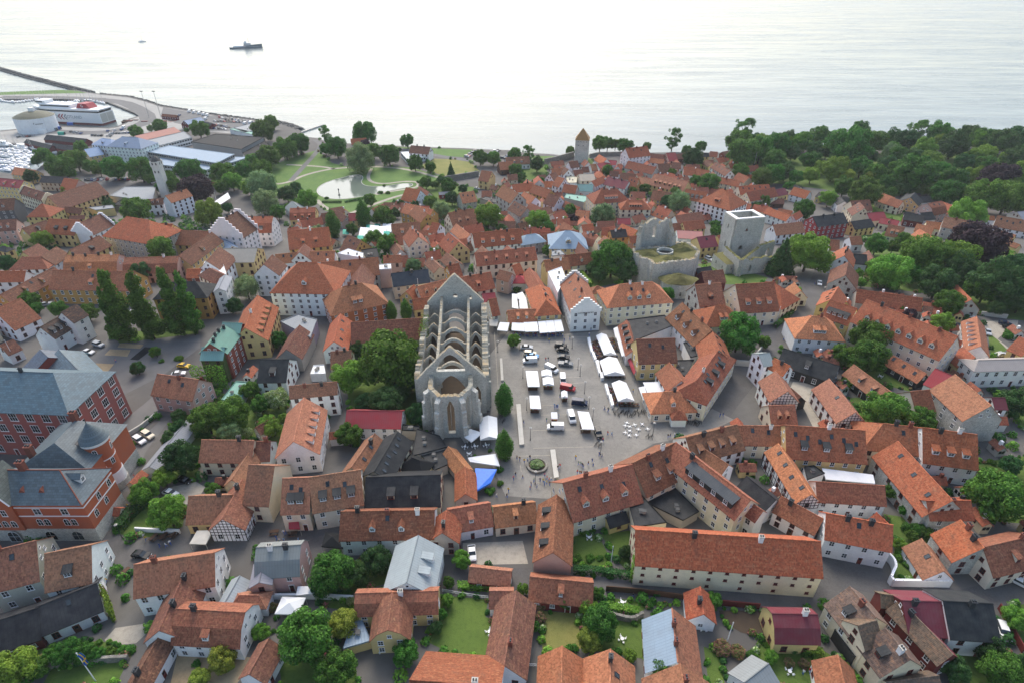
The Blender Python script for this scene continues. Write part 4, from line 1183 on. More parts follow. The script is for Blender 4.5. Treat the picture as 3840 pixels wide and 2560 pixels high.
            if camloc.y * s > W and o_ == 'TT':
                b = MB(); Y0, Y1 = sorted((s * (W + .01), s * (W + .07))); n = max(4, int(2 * L / 1.2))
                for i in range(n + 1):
                    x = -L + 2 * L * i / n; b.box(x - .08, x + .08, Y0, Y1, 0, he, 'black')
                for zz in (he * .12, he * .5, he * .9): b.box(-L, L, Y0 - .003, Y1 + .003, zz - .08, zz + .08, 'black')
                b.build('timber_frame', rt)
    if label is None:
        size = 'small' if L * W < 14 else ('long' if L > 9 else '')
        feats = [q for q in opt if q[0] in 'DGKSC' and (q[1:].isdigit())]
        ft = ''
        if feats:
            q = feats[0]; nn = int(q[1:]); nm = {'D': 'dormer', 'G': 'gabled dormer', 'K': 'black dormer', 'S': 'roof window', 'C': 'chimney'}[q[0]]
            ft = ' and ' + ('one two three four five six seven'.split()[nn - 1]) + ' ' + nm + ('s' if nn > 1 else '')
        label = ' '.join(f'{size} {WALLN[wc]} house with {ROOFN[rc]} roof{ft}'.split())
    tag(rt, label, 'house', pos=ctr); ROOFS.append((rt, ctr, he))
    rt['_geo'] = (L, W, he, hr, s, tp)
    return rt
NAMED = {}
def build_all_houses():
    t = None
    for ln in HOUSES.strip().splitlines():
        ln = ln.strip()
        if len(ln) == 1: t = ln; continue
        sp, _, lb = ln.partition('|')
        o = build_house(t, sp, lb or None)
        if lb: NAMED[lb] = o
build_all_houses()
# ================================================================== RUINS, TOWERS, POST OFFICE, SHIPS
MAT['lichen'] = m_stone('lichen_stone', 'b4ae9c', '9c988a', 'b08c4e')
def ruin_wall(b, A, B, t, top, base=-1.0, openings=(), mat='limestone', cap='lichen', ds=.6, rag=0.0, seed=1):
    """a thick wall from A to B with arched openings (centre, width, sill, spring, rise, 'p'/'r') and a ragged top"""
    A, B = Vector(A), Vector(B); L = (B - A).length; d = (B - A) / L; n = Vector((-d.y, d.x)) * t / 2; rr = random.Random(seed)
    tf = top if callable(top) else (lambda s: top); bf = base if callable(base) else (lambda s: base)
    cuts = {0.0, L}
    for o in openings: cuts |= {max(0, o[0] - o[1] / 2), min(L, o[0] + o[1] / 2), o[0]}
    k = max(1, int(L / ds))
    for i in range(k + 1): cuts.add(L * i / k)
    S = sorted(cuts); S = [s for i, s in enumerate(S) if i == 0 or s - S[i - 1] > 1e-4]
    T = [tf(s) + (rr.uniform(-rag, rag) if rag else 0) for s in S]
    def arch(o, s):
        u = min(1, abs(s - o[0]) / (o[1] / 2)); return o[3] + o[4] * ((1 - u ** 1.7) if o[5] == 'p' else math.sqrt(max(0, 1 - u * u)))
    jamb = {0.0, L}
    for o in openings: jamb |= {max(0, o[0] - o[1] / 2), min(L, o[0] + o[1] / 2)}
    isj = lambda s: any(abs(s - j) < 1e-4 for j in jamb)
    P = lambda s, q, z: ((A.x + d.x * s + n.x * q), (A.y + d.y * s + n.y * q), z)
    for i in range(len(S) - 1):
        s0, s1 = S[i], S[i + 1]; m = (s0 + s1) / 2; zs = [(bf(s0), bf(s1))]
        for o in sorted((o for o in openings if abs(m - o[0]) < o[1] / 2), key=lambda o: o[2]): zs += [(max(o[2], bf(s0)), max(o[2], bf(s1))), (arch(o, s0), arch(o, s1))]
        zs.append((T[i], T[i + 1]))
        for j in range(0, len(zs), 2):
            (a0, a1), (c0, c1) = zs[j], zs[j + 1]
            if c0 - a0 < .02 and c1 - a1 < .02: continue
            c0, c1 = max(c0, a0 + .01), max(c1, a1 + .01); last = j + 2 >= len(zs)
            b.face([P(s0, -1, a0), P(s1, -1, a1), P(s1, -1, c1), P(s0, -1, c0)], mat); b.face([P(s1, 1, a1), P(s0, 1, a0), P(s0, 1, c0), P(s1, 1, c1)], mat)
            b.face([P(s0, -1, c0), P(s1, -1, c1), P(s1, 1, c1), P(s0, 1, c0)], cap if last else mat)
            if j: b.face([P(s0, 1, a0), P(s1, 1, a1), P(s1, -1, a1), P(s0, -1, a0)], mat)
            if isj(s0): b.face([P(s0, 1, a0), P(s0, -1, a0), P(s0, -1, c0), P(s0, 1, c0)], mat)
            if isj(s1): b.face([P(s1, -1, a1), P(s1, 1, a1), P(s1, 1, c1), P(s1, -1, c1)], mat)
    return b
# ---------------------------------------------------------------- the roofless church
def church():
    c = empty('church_ruin', (-17.95, 143.4, 0), math.atan2(2.5, 47.3))
    hw, LN, ze, za = 10.2, 47.2, 13.4, 24.6
    gab = lambda s: za - abs(s - hw) / hw * (za - ze) if abs(s - hw) > .35 else za - .35 / hw * (za - ze)
    W = lambda name, *a, **k: ruin_wall(MB(), *a, **k).build(name, c)
    W('west_gable', (-hw, LN), (hw, LN), 1.3, gab, -1, [(hw, 1.6, 15.2, 16.2, .5, 'p'), (15.6, 1.1, 14.2, 15.2, .5, 'r'), (5.2, .9, 12.6, 14.0, .4, 'r'), (hw, 5.6, 0, 6.5, 4.2, 'r')], rag=.12, seed=3)
    W('east_gable', (-hw, 0), (hw, 0), 1.2, gab, -1, [(hw, 8.6, 0, 9.5, 5.0, 'p'), (hw, 8.4, 16.1, 17.0, 4.9, 'p'), (2.7, 2.0, 3.5, 8.2, 2.2, 'p'), (17.8, 2.0, 3.5, 8.2, 2.2, 'p')], rag=.16, seed=4)
    win = [(y, 1.6, 4.5, 9.0, 1.8, 'p') for y in (4.5, 11.3, 17.9, 24.5, 31, 37.7)]
    W('nave_wall', (-hw, .7), (-hw, LN - .7), 1.6, lambda s: 12.6 + 1.1 * math.sin(s * .35) + .5 * math.sin(s * 1.3), -1, win, rag=.45, seed=5)
    W('nave_wall', (hw, .7), (hw, LN - .7), 1.9, lambda s: 13.1 + .35 * math.sin(s * .5), -1, win, rag=.4, seed=6)
    ya = [7.0, 13.6, 20.2, 26.8, 33.4, 40.0]; ax = 4.75
    for i, y in enumerate(ya):
        crown = 14.3 if i < 5 else 13.6
        half = ax - .4
        top = lambda s, h=half: 12.15 + (crown - 12.0) * max(0, 1 - (abs(s - h) / (h * .8)) ** 1.8) + .25 * (abs(s - h) / h)
        W('nave_arch', (-half, y), (half, y), .75, top, 7.4, [(half, 2 * half - .9, 7.4, 7.41, 5.9 if i < 5 else 5.2, 'r')], rag=.08, seed=10 + i, ds=.4)
        for sx in (-1, 1):
            a, e = sorted((sx * (ax + .35), sx * (hw - .85))); h = (e - a) / 2
            W('aisle_arch', (a, y), (e, y), .65, lambda s, h=h: 10.6 + 1.9 * max(0, 1 - (abs(s - h) / (h * .85)) ** 1.3), 6.2, [(h, 2 * h - .5, 6.2, 6.21, 5.3, 'p')], rag=.08, seed=30 + i + (sx > 0) * 10, ds=.4)
            b = MB().ring(sx * ax, y, -.5, .6, .95, .85, 'limestone', 8).ring(sx * ax, y, .6, 8.6, .72, .68, 'limestone', 8).ring(sx * ax, y, 8.6, 9.2, .72, .98, 'limestone', 8); b.build('pillar', c)
    for sx in (-1, 1):
        pts = [.6] + ya + [LN - .6]
        op = [((p + q) / 2 - .6, q - p - 1.2, 8.6, 8.61, 3.6, 'p') for p, q in zip(pts, pts[1:])]
        W('arcade', (sx * ax, .6), (sx * ax, LN - .6), .85, lambda s: (12.7 + (s / 46) ** 2 * 3.2), 8.6, op, rag=.12, seed=50 + sx)
    # apse: five sides of an octagon with tall lancets and stepped buttresses
    ap = [(-5.7, -.7), (-5.7, -6.6), (-2.9, -10.6), (2.9, -10.6), (5.7, -6.6), (5.7, -.7)]
    for i, (p, q) in enumerate(zip(ap, ap[1:])):
        L = math.dist(p, q); op = [(L / 2, 2.1 if i in (1, 2, 3) else 1.6, 1.6, 10.8, 2.6, 'p')]
        W('apse_wall', p, q, 1.25, 15.0, -1, op, rag=.22, seed=60 + i)
        if i in (1, 2, 3):
            m = ((p[0] + q[0]) / 2, (p[1] + q[1]) / 2); b = MB().tube([(m[0], m[1], 2.6), (m[0], m[1], 11.6)], .09, 'limestone', 5); b.build('mullion', c)
    for i, p in enumerate(ap[1:5]):
        o = Vector((p[0], p[1] + 3.8)).normalized(); q = Vector((-o.y, o.x)); P0 = Vector(p) + o * .3
        b = MB()
        for z0, z1, dd in ((-1, 5.5, 2.9), (5.5, 10.5, 2.4), (10.5, 13.6, 1.8)):
            poly = [(P0 + q * .75)[:], (P0 - q * .75)[:], (P0 - q * .7 + o * dd)[:], (P0 + q * .7 + o * dd)[:]]
            if sum(poly[k][0] * poly[(k + 1) % 4][1] - poly[(k + 1) % 4][0] * poly[k][1] for k in range(4)) < 0: poly = [poly[1], poly[0], poly[3], poly[2]]
            b.prism(poly, z0, lambda j, z1=z1: z1 + (.8 if j < 2 else 0), 'limestone')
        b.build('buttress', c)
    for y in (3.0, 10.0, 17.0, 24.0, 31.0, 38.0):
        MB().box(hw + .8, hw + 1.5, y - .5, y + .5, -1, 9.5, 'limestone').build('buttress', c)
    b = MB().box(-hw + .5, hw - .5, .4, LN - .4, -.3, .06, 'soil').box(-5.2, 5.2, -10, .3, -.3, .06, 'soil'); b.build('floor', c)
    tag(c, 'roofless grey stone church ruin with open gables and bare arches', 'ruin', own=True)
church()
# ---------------------------------------------------------------- the two ruins behind the square
def natR(x, y): return (2340 + x / 3.92, 760 + y / 3.92)
def mound(b, x, y, z, r, h, rr, sy=.72, n=18):
    rows = []; ph = [rr.uniform(0, 6.3) for _ in range(4)]
    for k in range(8):
        f = k / 7; row = []
        for i in range(n):
            a = 2 * math.pi * i / n; rad = r * (1 - f) * (1 + .16 * math.sin(2 * a + ph[0]) + .1 * math.sin(5 * a + ph[1])); row.append((x + math.cos(a) * rad, y + math.sin(a) * rad * sy, z + h * (math.sin(f * math.pi / 2) + .1 * math.sin(3 * a + ph[2] + 4 * f) + rr.uniform(-.05, .05) * (k > 0))))
        rows.append(row)
    for k in range(7):
        for i in range(n): j = (i + 1) % n; b.face([rows[k][i], rows[k][j], rows[k + 1][j], rows[k + 1][i]], 'moss')
def lars():
    zg = tz(240); T = 13.0
    top = [hit(*natR(x, y), zg + T) for x, y in ((120, 700), (250, 812), (380, 832), (430, 902), (1030, 832), (1100, 716), (905, 565), (610, 640), (330, 672), (185, 690))]
    ctr = sum(top, Vector()) / len(top); c = empty('mossy_ruin', (ctr.x, ctr.y, zg)); loc = lambda p: (p.x - ctr.x, p.y - ctr.y)
    poly = [loc(p) for p in top]; n = len(poly)
    for i in range(n):
        L = math.dist(poly[i], poly[(i + 1) % n]); op = [(L * .5, .8, 3.2, 4.8, .8, 'p')] if i in (0, 4) and L > 4 else ([(L * .62, .9, 6.0, 7.4, .4, 'r')] if i == 3 else [])
        ruin_wall(MB(), poly[i], poly[(i + 1) % n], 1.3, T + .2, -3, op, rag=.45, seed=80 + i).build('outer_wall', c)
    b = MB(); b.face([(x, y, T - .15) for x, y in (poly if sum(poly[i][0] * poly[(i + 1) % n][1] - poly[(i + 1) % n][0] * poly[i][1] for i in range(n)) > 0 else poly[::-1])], 'moss'); b.build('grass_top', c)
    for x, y, r, h in ((340, 745, 5.2, 1.7), (845, 680, 5.6, 2.4), (690, 812, 4.6, 1.3)):
        p = loc(hit(*natR(x, y), zg + T)); rr = random.Random(x); b = MB()
        mound(b, p[0], p[1], T - .2, r, h, rr); b.build('vault_mound', c)
    p = loc(hit(*natR(600, 735), zg + T)); b = MB()
    for i in range(12):
        a0, a1 = 2 * math.pi * i / 12, 2 * math.pi * (i + 1) / 12; R0, R1 = 3.0, 3.7
        b.prism([(p[0] + math.cos(a0) * R0, p[1] + math.sin(a0) * R0 * .8), (p[0] + math.cos(a1) * R0, p[1] + math.sin(a1) * R0 * .8), (p[0] + math.cos(a1) * R1, p[1] + math.sin(a1) * R1 * .8), (p[0] + math.cos(a0) * R1, p[1] + math.sin(a0) * R1 * .8)], T - .2, T + .7 + .5 * (i < 6), 'limestone')
    b.ring(p[0], p[1], T - .12, T - .1, 3.1, 3.1, 'black', 12, True, .8); b.build('vault_opening', c)  # flat black disc paints the shade inside the vault hole
    pl = [loc(hit(*natR(*q), zg + T)) for q in ((195, 690), (245, 600), (620, 575), (725, 655))]
    h = lambda a, e, L: (lambda s: a + (e - a) * s / L)
    L0, L1, L2 = (math.dist(pl[i], pl[i + 1]) for i in range(3))
    ruin_wall(MB(), pl[0], pl[1], 1.8, h(21, 23.5, L0), -3, [(L0 * .5, 1.0, 15.5, 19.0, 1.2, 'p')], rag=.9, seed=91).build('choir_wall', c)
    ruin_wall(MB(), pl[1], pl[2], 1.7, lambda s: 23.3 - .9 * math.sin(s), -3, [(L1 * .45, 1.5, 16.0, 20.5, 1.0, 'p')], rag=.9, seed=92).build('choir_wall', c)
    ruin_wall(MB(), pl[2], pl[3], 1.8, h(23.2, 18, L2), -3, [(L2 * .5, 1.2, 13.5, 15.5, 1.0, 'r')], rag=1.0, seed=93).build('choir_wall', c)
    q = loc(hit(*natR(800, 1120), zg + 8.3)); b = MB(); b.ring(q[0], q[1], -3, 8.0, 7.0, 7.0, 'limestone', 18, False, .85)
    b.build('apse', c); b = MB()
    mound(b, q[0], q[1], 7.9, 7.1, 2.2, random.Random(4), .85, 22)
    b.build('apse_top', c)
    for a in (200, 235, 270, 305):
        x, y = q[0] + 7.0 * math.cos(R(a)), q[1] + 5.95 * math.sin(R(a)); put_window(c, x, y, 4.2, math.cos(R(a)), math.sin(R(a)), .8, 1.7, 'concrete', False, True)
    tag(c, 'low grey stone church ruin with grassy moss covered top and broken tower walls', 'ruin', own=True)
def drotten():
    zg = tz(262); T = 21.5
    tp = [hit(*natR(x, y), zg + T) for x, y in ((1660, 250), (2065, 216), (1890, 116), (1505, 146))]
    ctr = sum(tp, Vector()) / 4; c = empty('ruin_tower', (ctr.x, ctr.y, zg)); loc = lambda p: (p.x - ctr.x, p.y - ctr.y); P = [loc(p) for p in tp]
    for i in range(4):
        L = math.dist(P[i], P[(i + 1) % 4]); op = []
        if i == 0: op = [(L * .42, 1.7, 15.4, 15.41, 1.9, 'p'), (L * .32, 2.0, 6.0, 7.4, 1.0, 'r')]
        if i == 3: op = [(L * .5, 1.0, 15.5, 17.0, .7, 'r'), (L * .55, 1.1, 6.2, 8.4, .8, 'r')]
        ruin_wall(MB(), P[i], P[(i + 1) % 4], 1.5, T, -3, op, rag=0, seed=100 + i).build('tower_wall', c)
        if i == 0:
            d = (Vector(P[1]) - Vector(P[0])).normalized(); m = Vector(P[0]) + d * L * .42; nn = Vector((-d.y, d.x)) * .2; b = MB()
            b.face([(m.x - d.x * .85 - nn.x, m.y - d.y * .85 - nn.y, 15.4), (m.x + d.x * .85 - nn.x, m.y + d.y * .85 - nn.y, 15.4), (m.x - nn.x, m.y - nn.y, 17.3)], 'brick'); b.build('brick_niche', c)
    b = MB()
    for i in range(4):
        a, e = Vector(P[i]), Vector(P[(i + 1) % 4]); b.prism([(a * 1.06)[:], (e * 1.06)[:], (e * .8)[:], (a * .8)[:]], T + .01, T + .35, 'white')
    b.build('white_coping', c); MB().prism([(x * .8, y * .8) for x, y in P], T - 5, T - 4.8, 'limestone').build('tower_floor', c)
    n1 = [loc(hit(*natR(x, y), zg + 10.2)) for x, y in ((1500, 650), (1722, 850), (1985, 650), (2210, 572))]
    for i, op in ((0, [(.55, 1.0, 4, 6.5, .8, 'p')]), (1, []), (2, [(.6, 3.0, 4.0, 6.5, 1.9, 'p')])):
        L = math.dist(n1[i], n1[i + 1]); ruin_wall(MB(), n1[i], n1[i + 1], 1.4, 10.2 + (.6 if i == 2 else 0), -3, [(o[0] * L,) + o[1:] for o in op], cap='moss', rag=.3, seed=110 + i).build('nave_wall', c)
    p7 = [loc(hit(*natR(x, y), zg + 6.7)) for x, y in ((1310, 752), (1510, 916), (1672, 892), (1470, 722))]
    b = MB().prism(p7, -3, 6.7, 'limestone', 'moss'); b.build('chapel', c)
    d = Vector(p7[1]) - Vector(p7[0]); nn = Vector((d.y, -d.x)).normalized()
    for f_ in (.3, .75): m = Vector(p7[0]) + d * f_; put_window(c, m.x, m.y, 4.2, nn.x, nn.y, .7, 1.5, 'concrete', False, True)
    d = Vector(p7[2]) - Vector(p7[1]); nn = Vector((d.y, -d.x)).normalized(); m = Vector(p7[1]) + d * .5; put_window(c, m.x, m.y, 4.4, nn.x, nn.y, .6, 1.0, 'concrete', False, True)
    n2_ = [loc(hit(*natR(x, y), zg + 9)) for x, y in ((1722, 850), (2010, 820), (2180, 800))]
    for i in range(2): L = math.dist(n2_[i], n2_[i + 1]); ruin_wall(MB(), n2_[i], n2_[i + 1], 1.4, lambda s: 9.4 + .5 * math.sin(s), -3, [(L * .5, 1.4, 3, 5.5, 1.2, 'p')], cap='moss', rag=.4, seed=120 + i).build('nave_wall', c)
    tag(c, 'square pale stone ruin tower with white coping and broken nave walls', 'ruin', own=True)
lars(); drotten()
def powder_tower():
    a = gp('C', 575, 516); b_ = gp('C', 708, 518); w = (b_ - a).length; m = (a + b_) / 2; rz = R(-9)
    c = empty('sea_tower', (m.x, m.y + w / 2 * .8, LOW_Z), rz); h = w / 2 * .92; T = 18.0
    b = MB().box(-h, h, -h, h, -1, T, 'limestone'); b.build('wall', c)
    b = MB(); q = [(-h - .3, -h - .3, T), (h + .3, -h - .3, T), (h + .3, h + .3, T), (-h - .3, h + .3, T)]
    for i in range(4): b.face([q[i], q[(i + 1) % 4], (0, 0, T + 8.6)], 'tile')
    b.face(q[::-1], 'tile'); b.build('roof', c, lin('8f6f42'))
    for x, z in ((-3.2, 16.9), (-1.0, 16.9), (1.4, 16.9), (3.6, 16.9), (-2.8, 14), (1.0, 14)): put_window(c, x, -h, z, 0, -1, .7, .8, 'concrete', False, True)
    for y, z in ((-2, 16.9), (2, 16.9)): put_window(c, h, y, z, 1, 0, .7, .8, 'concrete', False, True)
    tag(c, 'tall square stone tower with ochre pyramid roof standing at the sea', 'tower', own=True)
powder_tower()
def wall_line(t, pts, h, th, label, mat='rubble', name='stone_wall', cap=None, curve=0, flat=False):
    w = [gp(t, *p).xy[:] for p in pts]
    if curve: w = curve_pts(w, curve)
    b = MB()
    for i, (p, q) in enumerate(zip(w, w[1:])):
        L = math.dist(p, q)
        if L < .05: continue
        ruin_wall(b, p, q, th, lambda s: tz(p[1] + (q[1] - p[1]) * s / L) + h, lambda s: tz(p[1] + (q[1] - p[1]) * s / L) - .5, (), mat, cap or mat, ds=2.5, rag=0 if flat else .1, seed=i)
    return tag(b.build(name), label, 'wall', own=True)
wall_line('C', [(300, 540), (440, 505), (565, 470)], 5, 1.4, 'old grey town wall running down to the sea tower')
wall_line('C', [(715, 470), (780, 455), (990, 450), (1200, 440)], 3, 1.2, 'low grey town wall right of the sea tower')
wall_line('B', [(1740, 690), (1850, 672), (2045, 640)], 4, 1.2, 'grey stone park wall beside the yellow belfry house')
wall_line('P', [(1080, 430), (1130, 480), (1150, 545), (1125, 590), (1105, 640)], 2.4, .5, 'curved white garden wall with tiled coping', 'white', cap='tile', curve=2, flat=True)
wall_line('P', [(1105, 640), (1130, 672), (1660, 680)], 2.2, .5, 'straight white garden wall in front of the small cottage', 'white', cap='tile', flat=True)
wall_line('M', [(470, 1425), (760, 1385), (1190, 1355)], 1.6, .6, 'grey stone garden wall behind the leaning flagpole')
wall_line('O', [(860, 940), (1000, 985), (1110, 1000), (1200, 950)], 1.5, .6, 'grey rubble wall between the two back lawns', curve=1)
wall_line('N', [(50, 800), (240, 785), (560, 790), (900, 800)], 1.4, .5, 'pale garden wall behind the white garden tent', 'white')
wall_line('G', [(2050, 1000), (2170, 1010), (2290, 870)], 2.2, .5, 'low cream wall round the yard by the lane', 'concrete', flat=True)
wall_line('I', [(970, 800), (1300, 600), (1450, 480)], 1.4, .5, 'long pale yard wall beside the parked cars', 'concrete', flat=True)
wall_line('M', [(1250, 170), (1420, 180), (1660, 190)], 1.3, .4, 'short white wall behind the outdoor cafe benches', 'white', flat=True)
wall_line('O', [(860, 720), (1180, 745), (1580, 800)], 1.8, .15, 'dark board fence along the lane below the warehouse', 'wood', 'board_fence', flat=True)
wall_line('O', [(1920, 850), (2270, 885)], 1.8, .2, 'dark red board fence beside the lane', 'redtrim', 'board_fence', flat=True)
wall_line('P', [(2110, 880), (2330, 1290)], 1.8, .2, 'rust red board fence beside the parked white car', 'redtrim', 'board_fence', flat=True)
wall_line('H', [(1950, 545), (2190, 575)], 1.8, .4, 'pale wall at the back of the gravel car yard', 'concrete', flat=True)
# ---------------------------------------------------------------- post office with the round turret
def post_office():
    c = empty('post_office', (-117, 101, 0)); col = lin('a85a3c'); wt = 'white'
    X0, X1, Y0, Y1, T = -20, 18.5, -5.6, 5.6, 12.3
    b = MB().box(X0, X1, Y0, Y1, 4.2, T, 'wall'); b.build('wall', c, col)
    MB().box(X0 - .05, X1 + .05, Y0 - .08, Y1, -1, 4.2, 'limestone').build('plinth', c)
    for z in (8.4, 11.2, T - .1): MB().box(X0 - .05, X1 + .12, Y0 - .12, Y1, z, z + .28, 'white').build('string_course', c)
    q = [(X0 - .4, Y0 - .5, T + .2), (X1 + .4, Y0 - .5, T + .2), (X1 + .4, Y1 + .4, T + .2), (X0 - .4, Y1 + .4, T + .2)]; r1, r2 = (X1 - 6.5, 0, T + 5.4), (X0 + 4, 0, T + 5.4)
    b = MB(); b.face([q[0], q[1], r1, r2], 'slate'); b.face([q[1], q[2], r1], 'slate'); b.face([q[2], q[3], r2, r1], 'slate'); b.face([q[3], q[0], r2], 'slate'); b.face(q[::-1], 'slate')
    rf = b.build('roof', c, lin('56666e'))
    for a, e in ((q[1], r1), (q[2], r1), (r1, r2)): MB().tube([a, e], .16, 'brick', 5).build('ridge_cap', rf)
    for gx, gw, gz in ((-1.2, 3.7, 19.4),):
        b = MB(); b.face([(gx - gw, Y0 - .5, 4.2), (gx + gw, Y0 - .5, 4.2), (gx + gw, Y0 - .5, T + .4), (gx, Y0 - .5, gz), (gx - gw, Y0 - .5, T + .4)], 'wall')
        for s in (-1, 1): b.face([(gx + s * gw, Y0 - .5, 4.2), (gx + s * gw, Y0, 4.2), (gx + s * gw, Y0, T + .4), (gx + s * gw, Y0 - .5, T + .4)], 'wall')
        b.build('front_gable', c, col)
        b = MB()
        for s in (-1, 1): roof_quad(b, [(gx + s * (gw + .3), Y0 - .8, T + .1), (gx, Y0 - .8, gz + .25), (gx, 1.2, gz + .25), (gx + s * (gw + .3), 1.2, T + .1)][::-s], [(0, 0), (0, 7), (8, 7), (8, 0)][::-s], .15, 'slate')
        b.build('gable_roof', c, lin('6a7068'))
        for s in (-1, 1): MB().tube([(gx + s * (gw + .1), Y0 - .75, T + .3), (gx, Y0 - .75, gz + .3)], .2, 'white', 4).build('coping', c)
        for z, xs_ in ((6.4, (-1.9, 0, 1.9)), (10.0, (-1.1, 1.1)), (14.6, (-.8, .8))):
            for x in xs_: put_window(c, gx + x, Y0 - .5, z, 0, -1, 1.2, 1.9, wt, False, z < 9)
        put_window(c, gx, Y0 - .5, 2.0, 0, -1, 2.6, 3.4, wt, False, True)
    for x in (6.5, 8.2, 12.8, 14.5, -8.5, -10.2): put_window(c, x, Y0, 6.5, 0, -1, 1.2, 2.0, wt, False, True)
    for x in (7.3, 13.6, -9.3): put_window(c, x, Y0, 10.0, 0, -1, 1.6, 1.9, wt, False)
    for x in (7.3, 13.6, -9.3): put_window(c, x, Y0 - .08, 1.9, 0, -1, 2.4, 2.8, 'limestone', False, True)
    for y, z in ((-3.2, 7.0), (.8, 7.0), (3.6, 10.0), (-.6, 10.0)): put_window(c, X1, y, z, 1, 0, 1.1, 1.9, wt, False, True)
    for x in (4.5, 9.0):                                   # small triangular roof vents
        b = MB(); b.face([(x - .8, -3.9, T + 1.9), (x + .8, -3.9, T + 1.9), (x, -3.9, T + 3.2)], 'brick'); b.face([(x + .8, -3.9, T + 1.9), (x, -1.9, T + 3.2), (x, -3.9, T + 3.2)], 'brick'); b.face([(x - .8, -3.9, T + 1.9), (x, -3.9, T + 3.2), (x, -1.9, T + 3.2)], 'brick'); b.build('roof_vent', rf)
    me, mr = dormer_meshes('G', 1.6, 1.6, .7, 'slate'); do = mk('dormer', me, c, lin('d9d9d6'), (X1 - 2.0, -.2, T + 2.0), math.pi / 2); mk('dormer_roof', mr, do, lin('56666e')); mk('window', win_mesh(.9, 1.1, 'white', True), do, None, (0, -.01, .8))
    # back wing
    b = MB().box(-4, 13.5, 5.6, 22, 4.2, T, 'wall'); b.build('back_wall', c, col); MB().box(-4.05, 13.6, 5.6, 22, -1, 4.2, 'limestone').build('plinth', c)
    q = [(-4.4, 5.0, T + .15), (13.9, 5.0, T + .15), (13.9, 22.4, T + .15), (-4.4, 22.4, T + .15)]; r1, r2 = (5, 9, T + 5.6), (5, 17.5, T + 5.6); b = MB()
    b.face([q[0], q[1], r1], 'slate'); b.face([q[1], q[2], r2, r1], 'slate'); b.face([q[2], q[3], r2], 'slate'); b.face([q[3], q[0], r1, r2], 'slate'); b.face(q[::-1], 'slate'); b.build('back_roof', c, lin('5c6a70'))
    for x, y in ((7.8, 10.5), (6.6, 15)): so = mk('roof_window', skylight_mesh(1.3, 1.8), c, None, (x + 2, y, T + 3.9)); so.rotation_euler = (math.atan(.61), 0, math.pi / 2)
    for x, y, z in ((-6, 0, T + 5.2), (3.4, .3, T + 5.3), (4.6, 18, T + 5.5), (-1, 8, T + 3)): mk('chimney', chimney_mesh(0, True), c, None, (x, y, z), 0, 1.5)
    # turret
    tx, ty, r = 11.6, 12.9, 3.0; b = MB().ring(tx, ty, 5.4, 15.2, r, r, 'wall', 24); b.build('turret', c, col)
    MB().ring(tx, ty, 2.2, 5.4, r + .25, r + .2, 'white', 24).build('turret_band', c); MB().ring(tx, ty, -1, 2.2, r + .5, r + .45, 'limestone', 24).build('turret_base', c)
    MB().ring(tx, ty, 15.2, 16.1, r + .25, r + .35, 'white', 24).build('turret_cornice', c); MB().ring(tx, ty, 10.2, 10.5, r + .08, r + .08, 'white', 24).build('string_course', c)
    MB().ring(tx, ty, 16.1, 21.0, r + .55, 0, 'slate', 24).build('turret_roof', c, lin('56666e')); MB().tube([(tx, ty, 20.9), (tx, ty, 22.3)], .09, 'dark').build('finial', c)
    for a, z in ((-70, 13.4), (-15, 9.3), (-60, 8.0), (-100, 12.0), (15, 13.2)): put_window(c, tx + r * math.cos(R(a)), ty + r * math.sin(R(a)), z, math.cos(R(a)), math.sin(R(a)), .9, 1.8, wt, False, True)
    tag(c, 'orange red brick building with round turret, slate roof and white stone trim', 'building', own=True)
post_office()
# ---------------------------------------------------------------- slim white tower
def slim_tower():
    p = gp('A', 1535, 1325); c = empty('slim_tower', p); s = 2.6
    MB().box(-s, s, -s, s, -2, 22, 'wall').build('wall', c, lin('d2cfc6')); MB().box(-s - .3, s + .3, -s - .3, s + .3, 22, 25.5, 'wall').build('belfry', c, lin('d2cfc6'))
    MB().ring(0, 0, 25.5, 27.6, s * 1.35, s * .8, 'sheet', 8, True, 1, R(22)).ring(0, 0, 27.6, 29.2, s * .8, .1, 'sheet', 8, True, 1, R(22)).build('cap', c, lin('4b4a47'))
    for x in (-1.2, 1.2):
        for z in (24, 18.5): put_window(c, x, -s - (.3 if z > 22 else 0), z, 0, -1, .9, 1.6, 'concrete', False, True)
    for y in (-1.2, 1.2): put_window(c, s + .3, y, 24, 1, 0, .9, 1.6, 'concrete', False, True)
    tag(c, 'slim white tower with dark cap rising behind the tall white house', 'tower', own=True)
slim_tower()
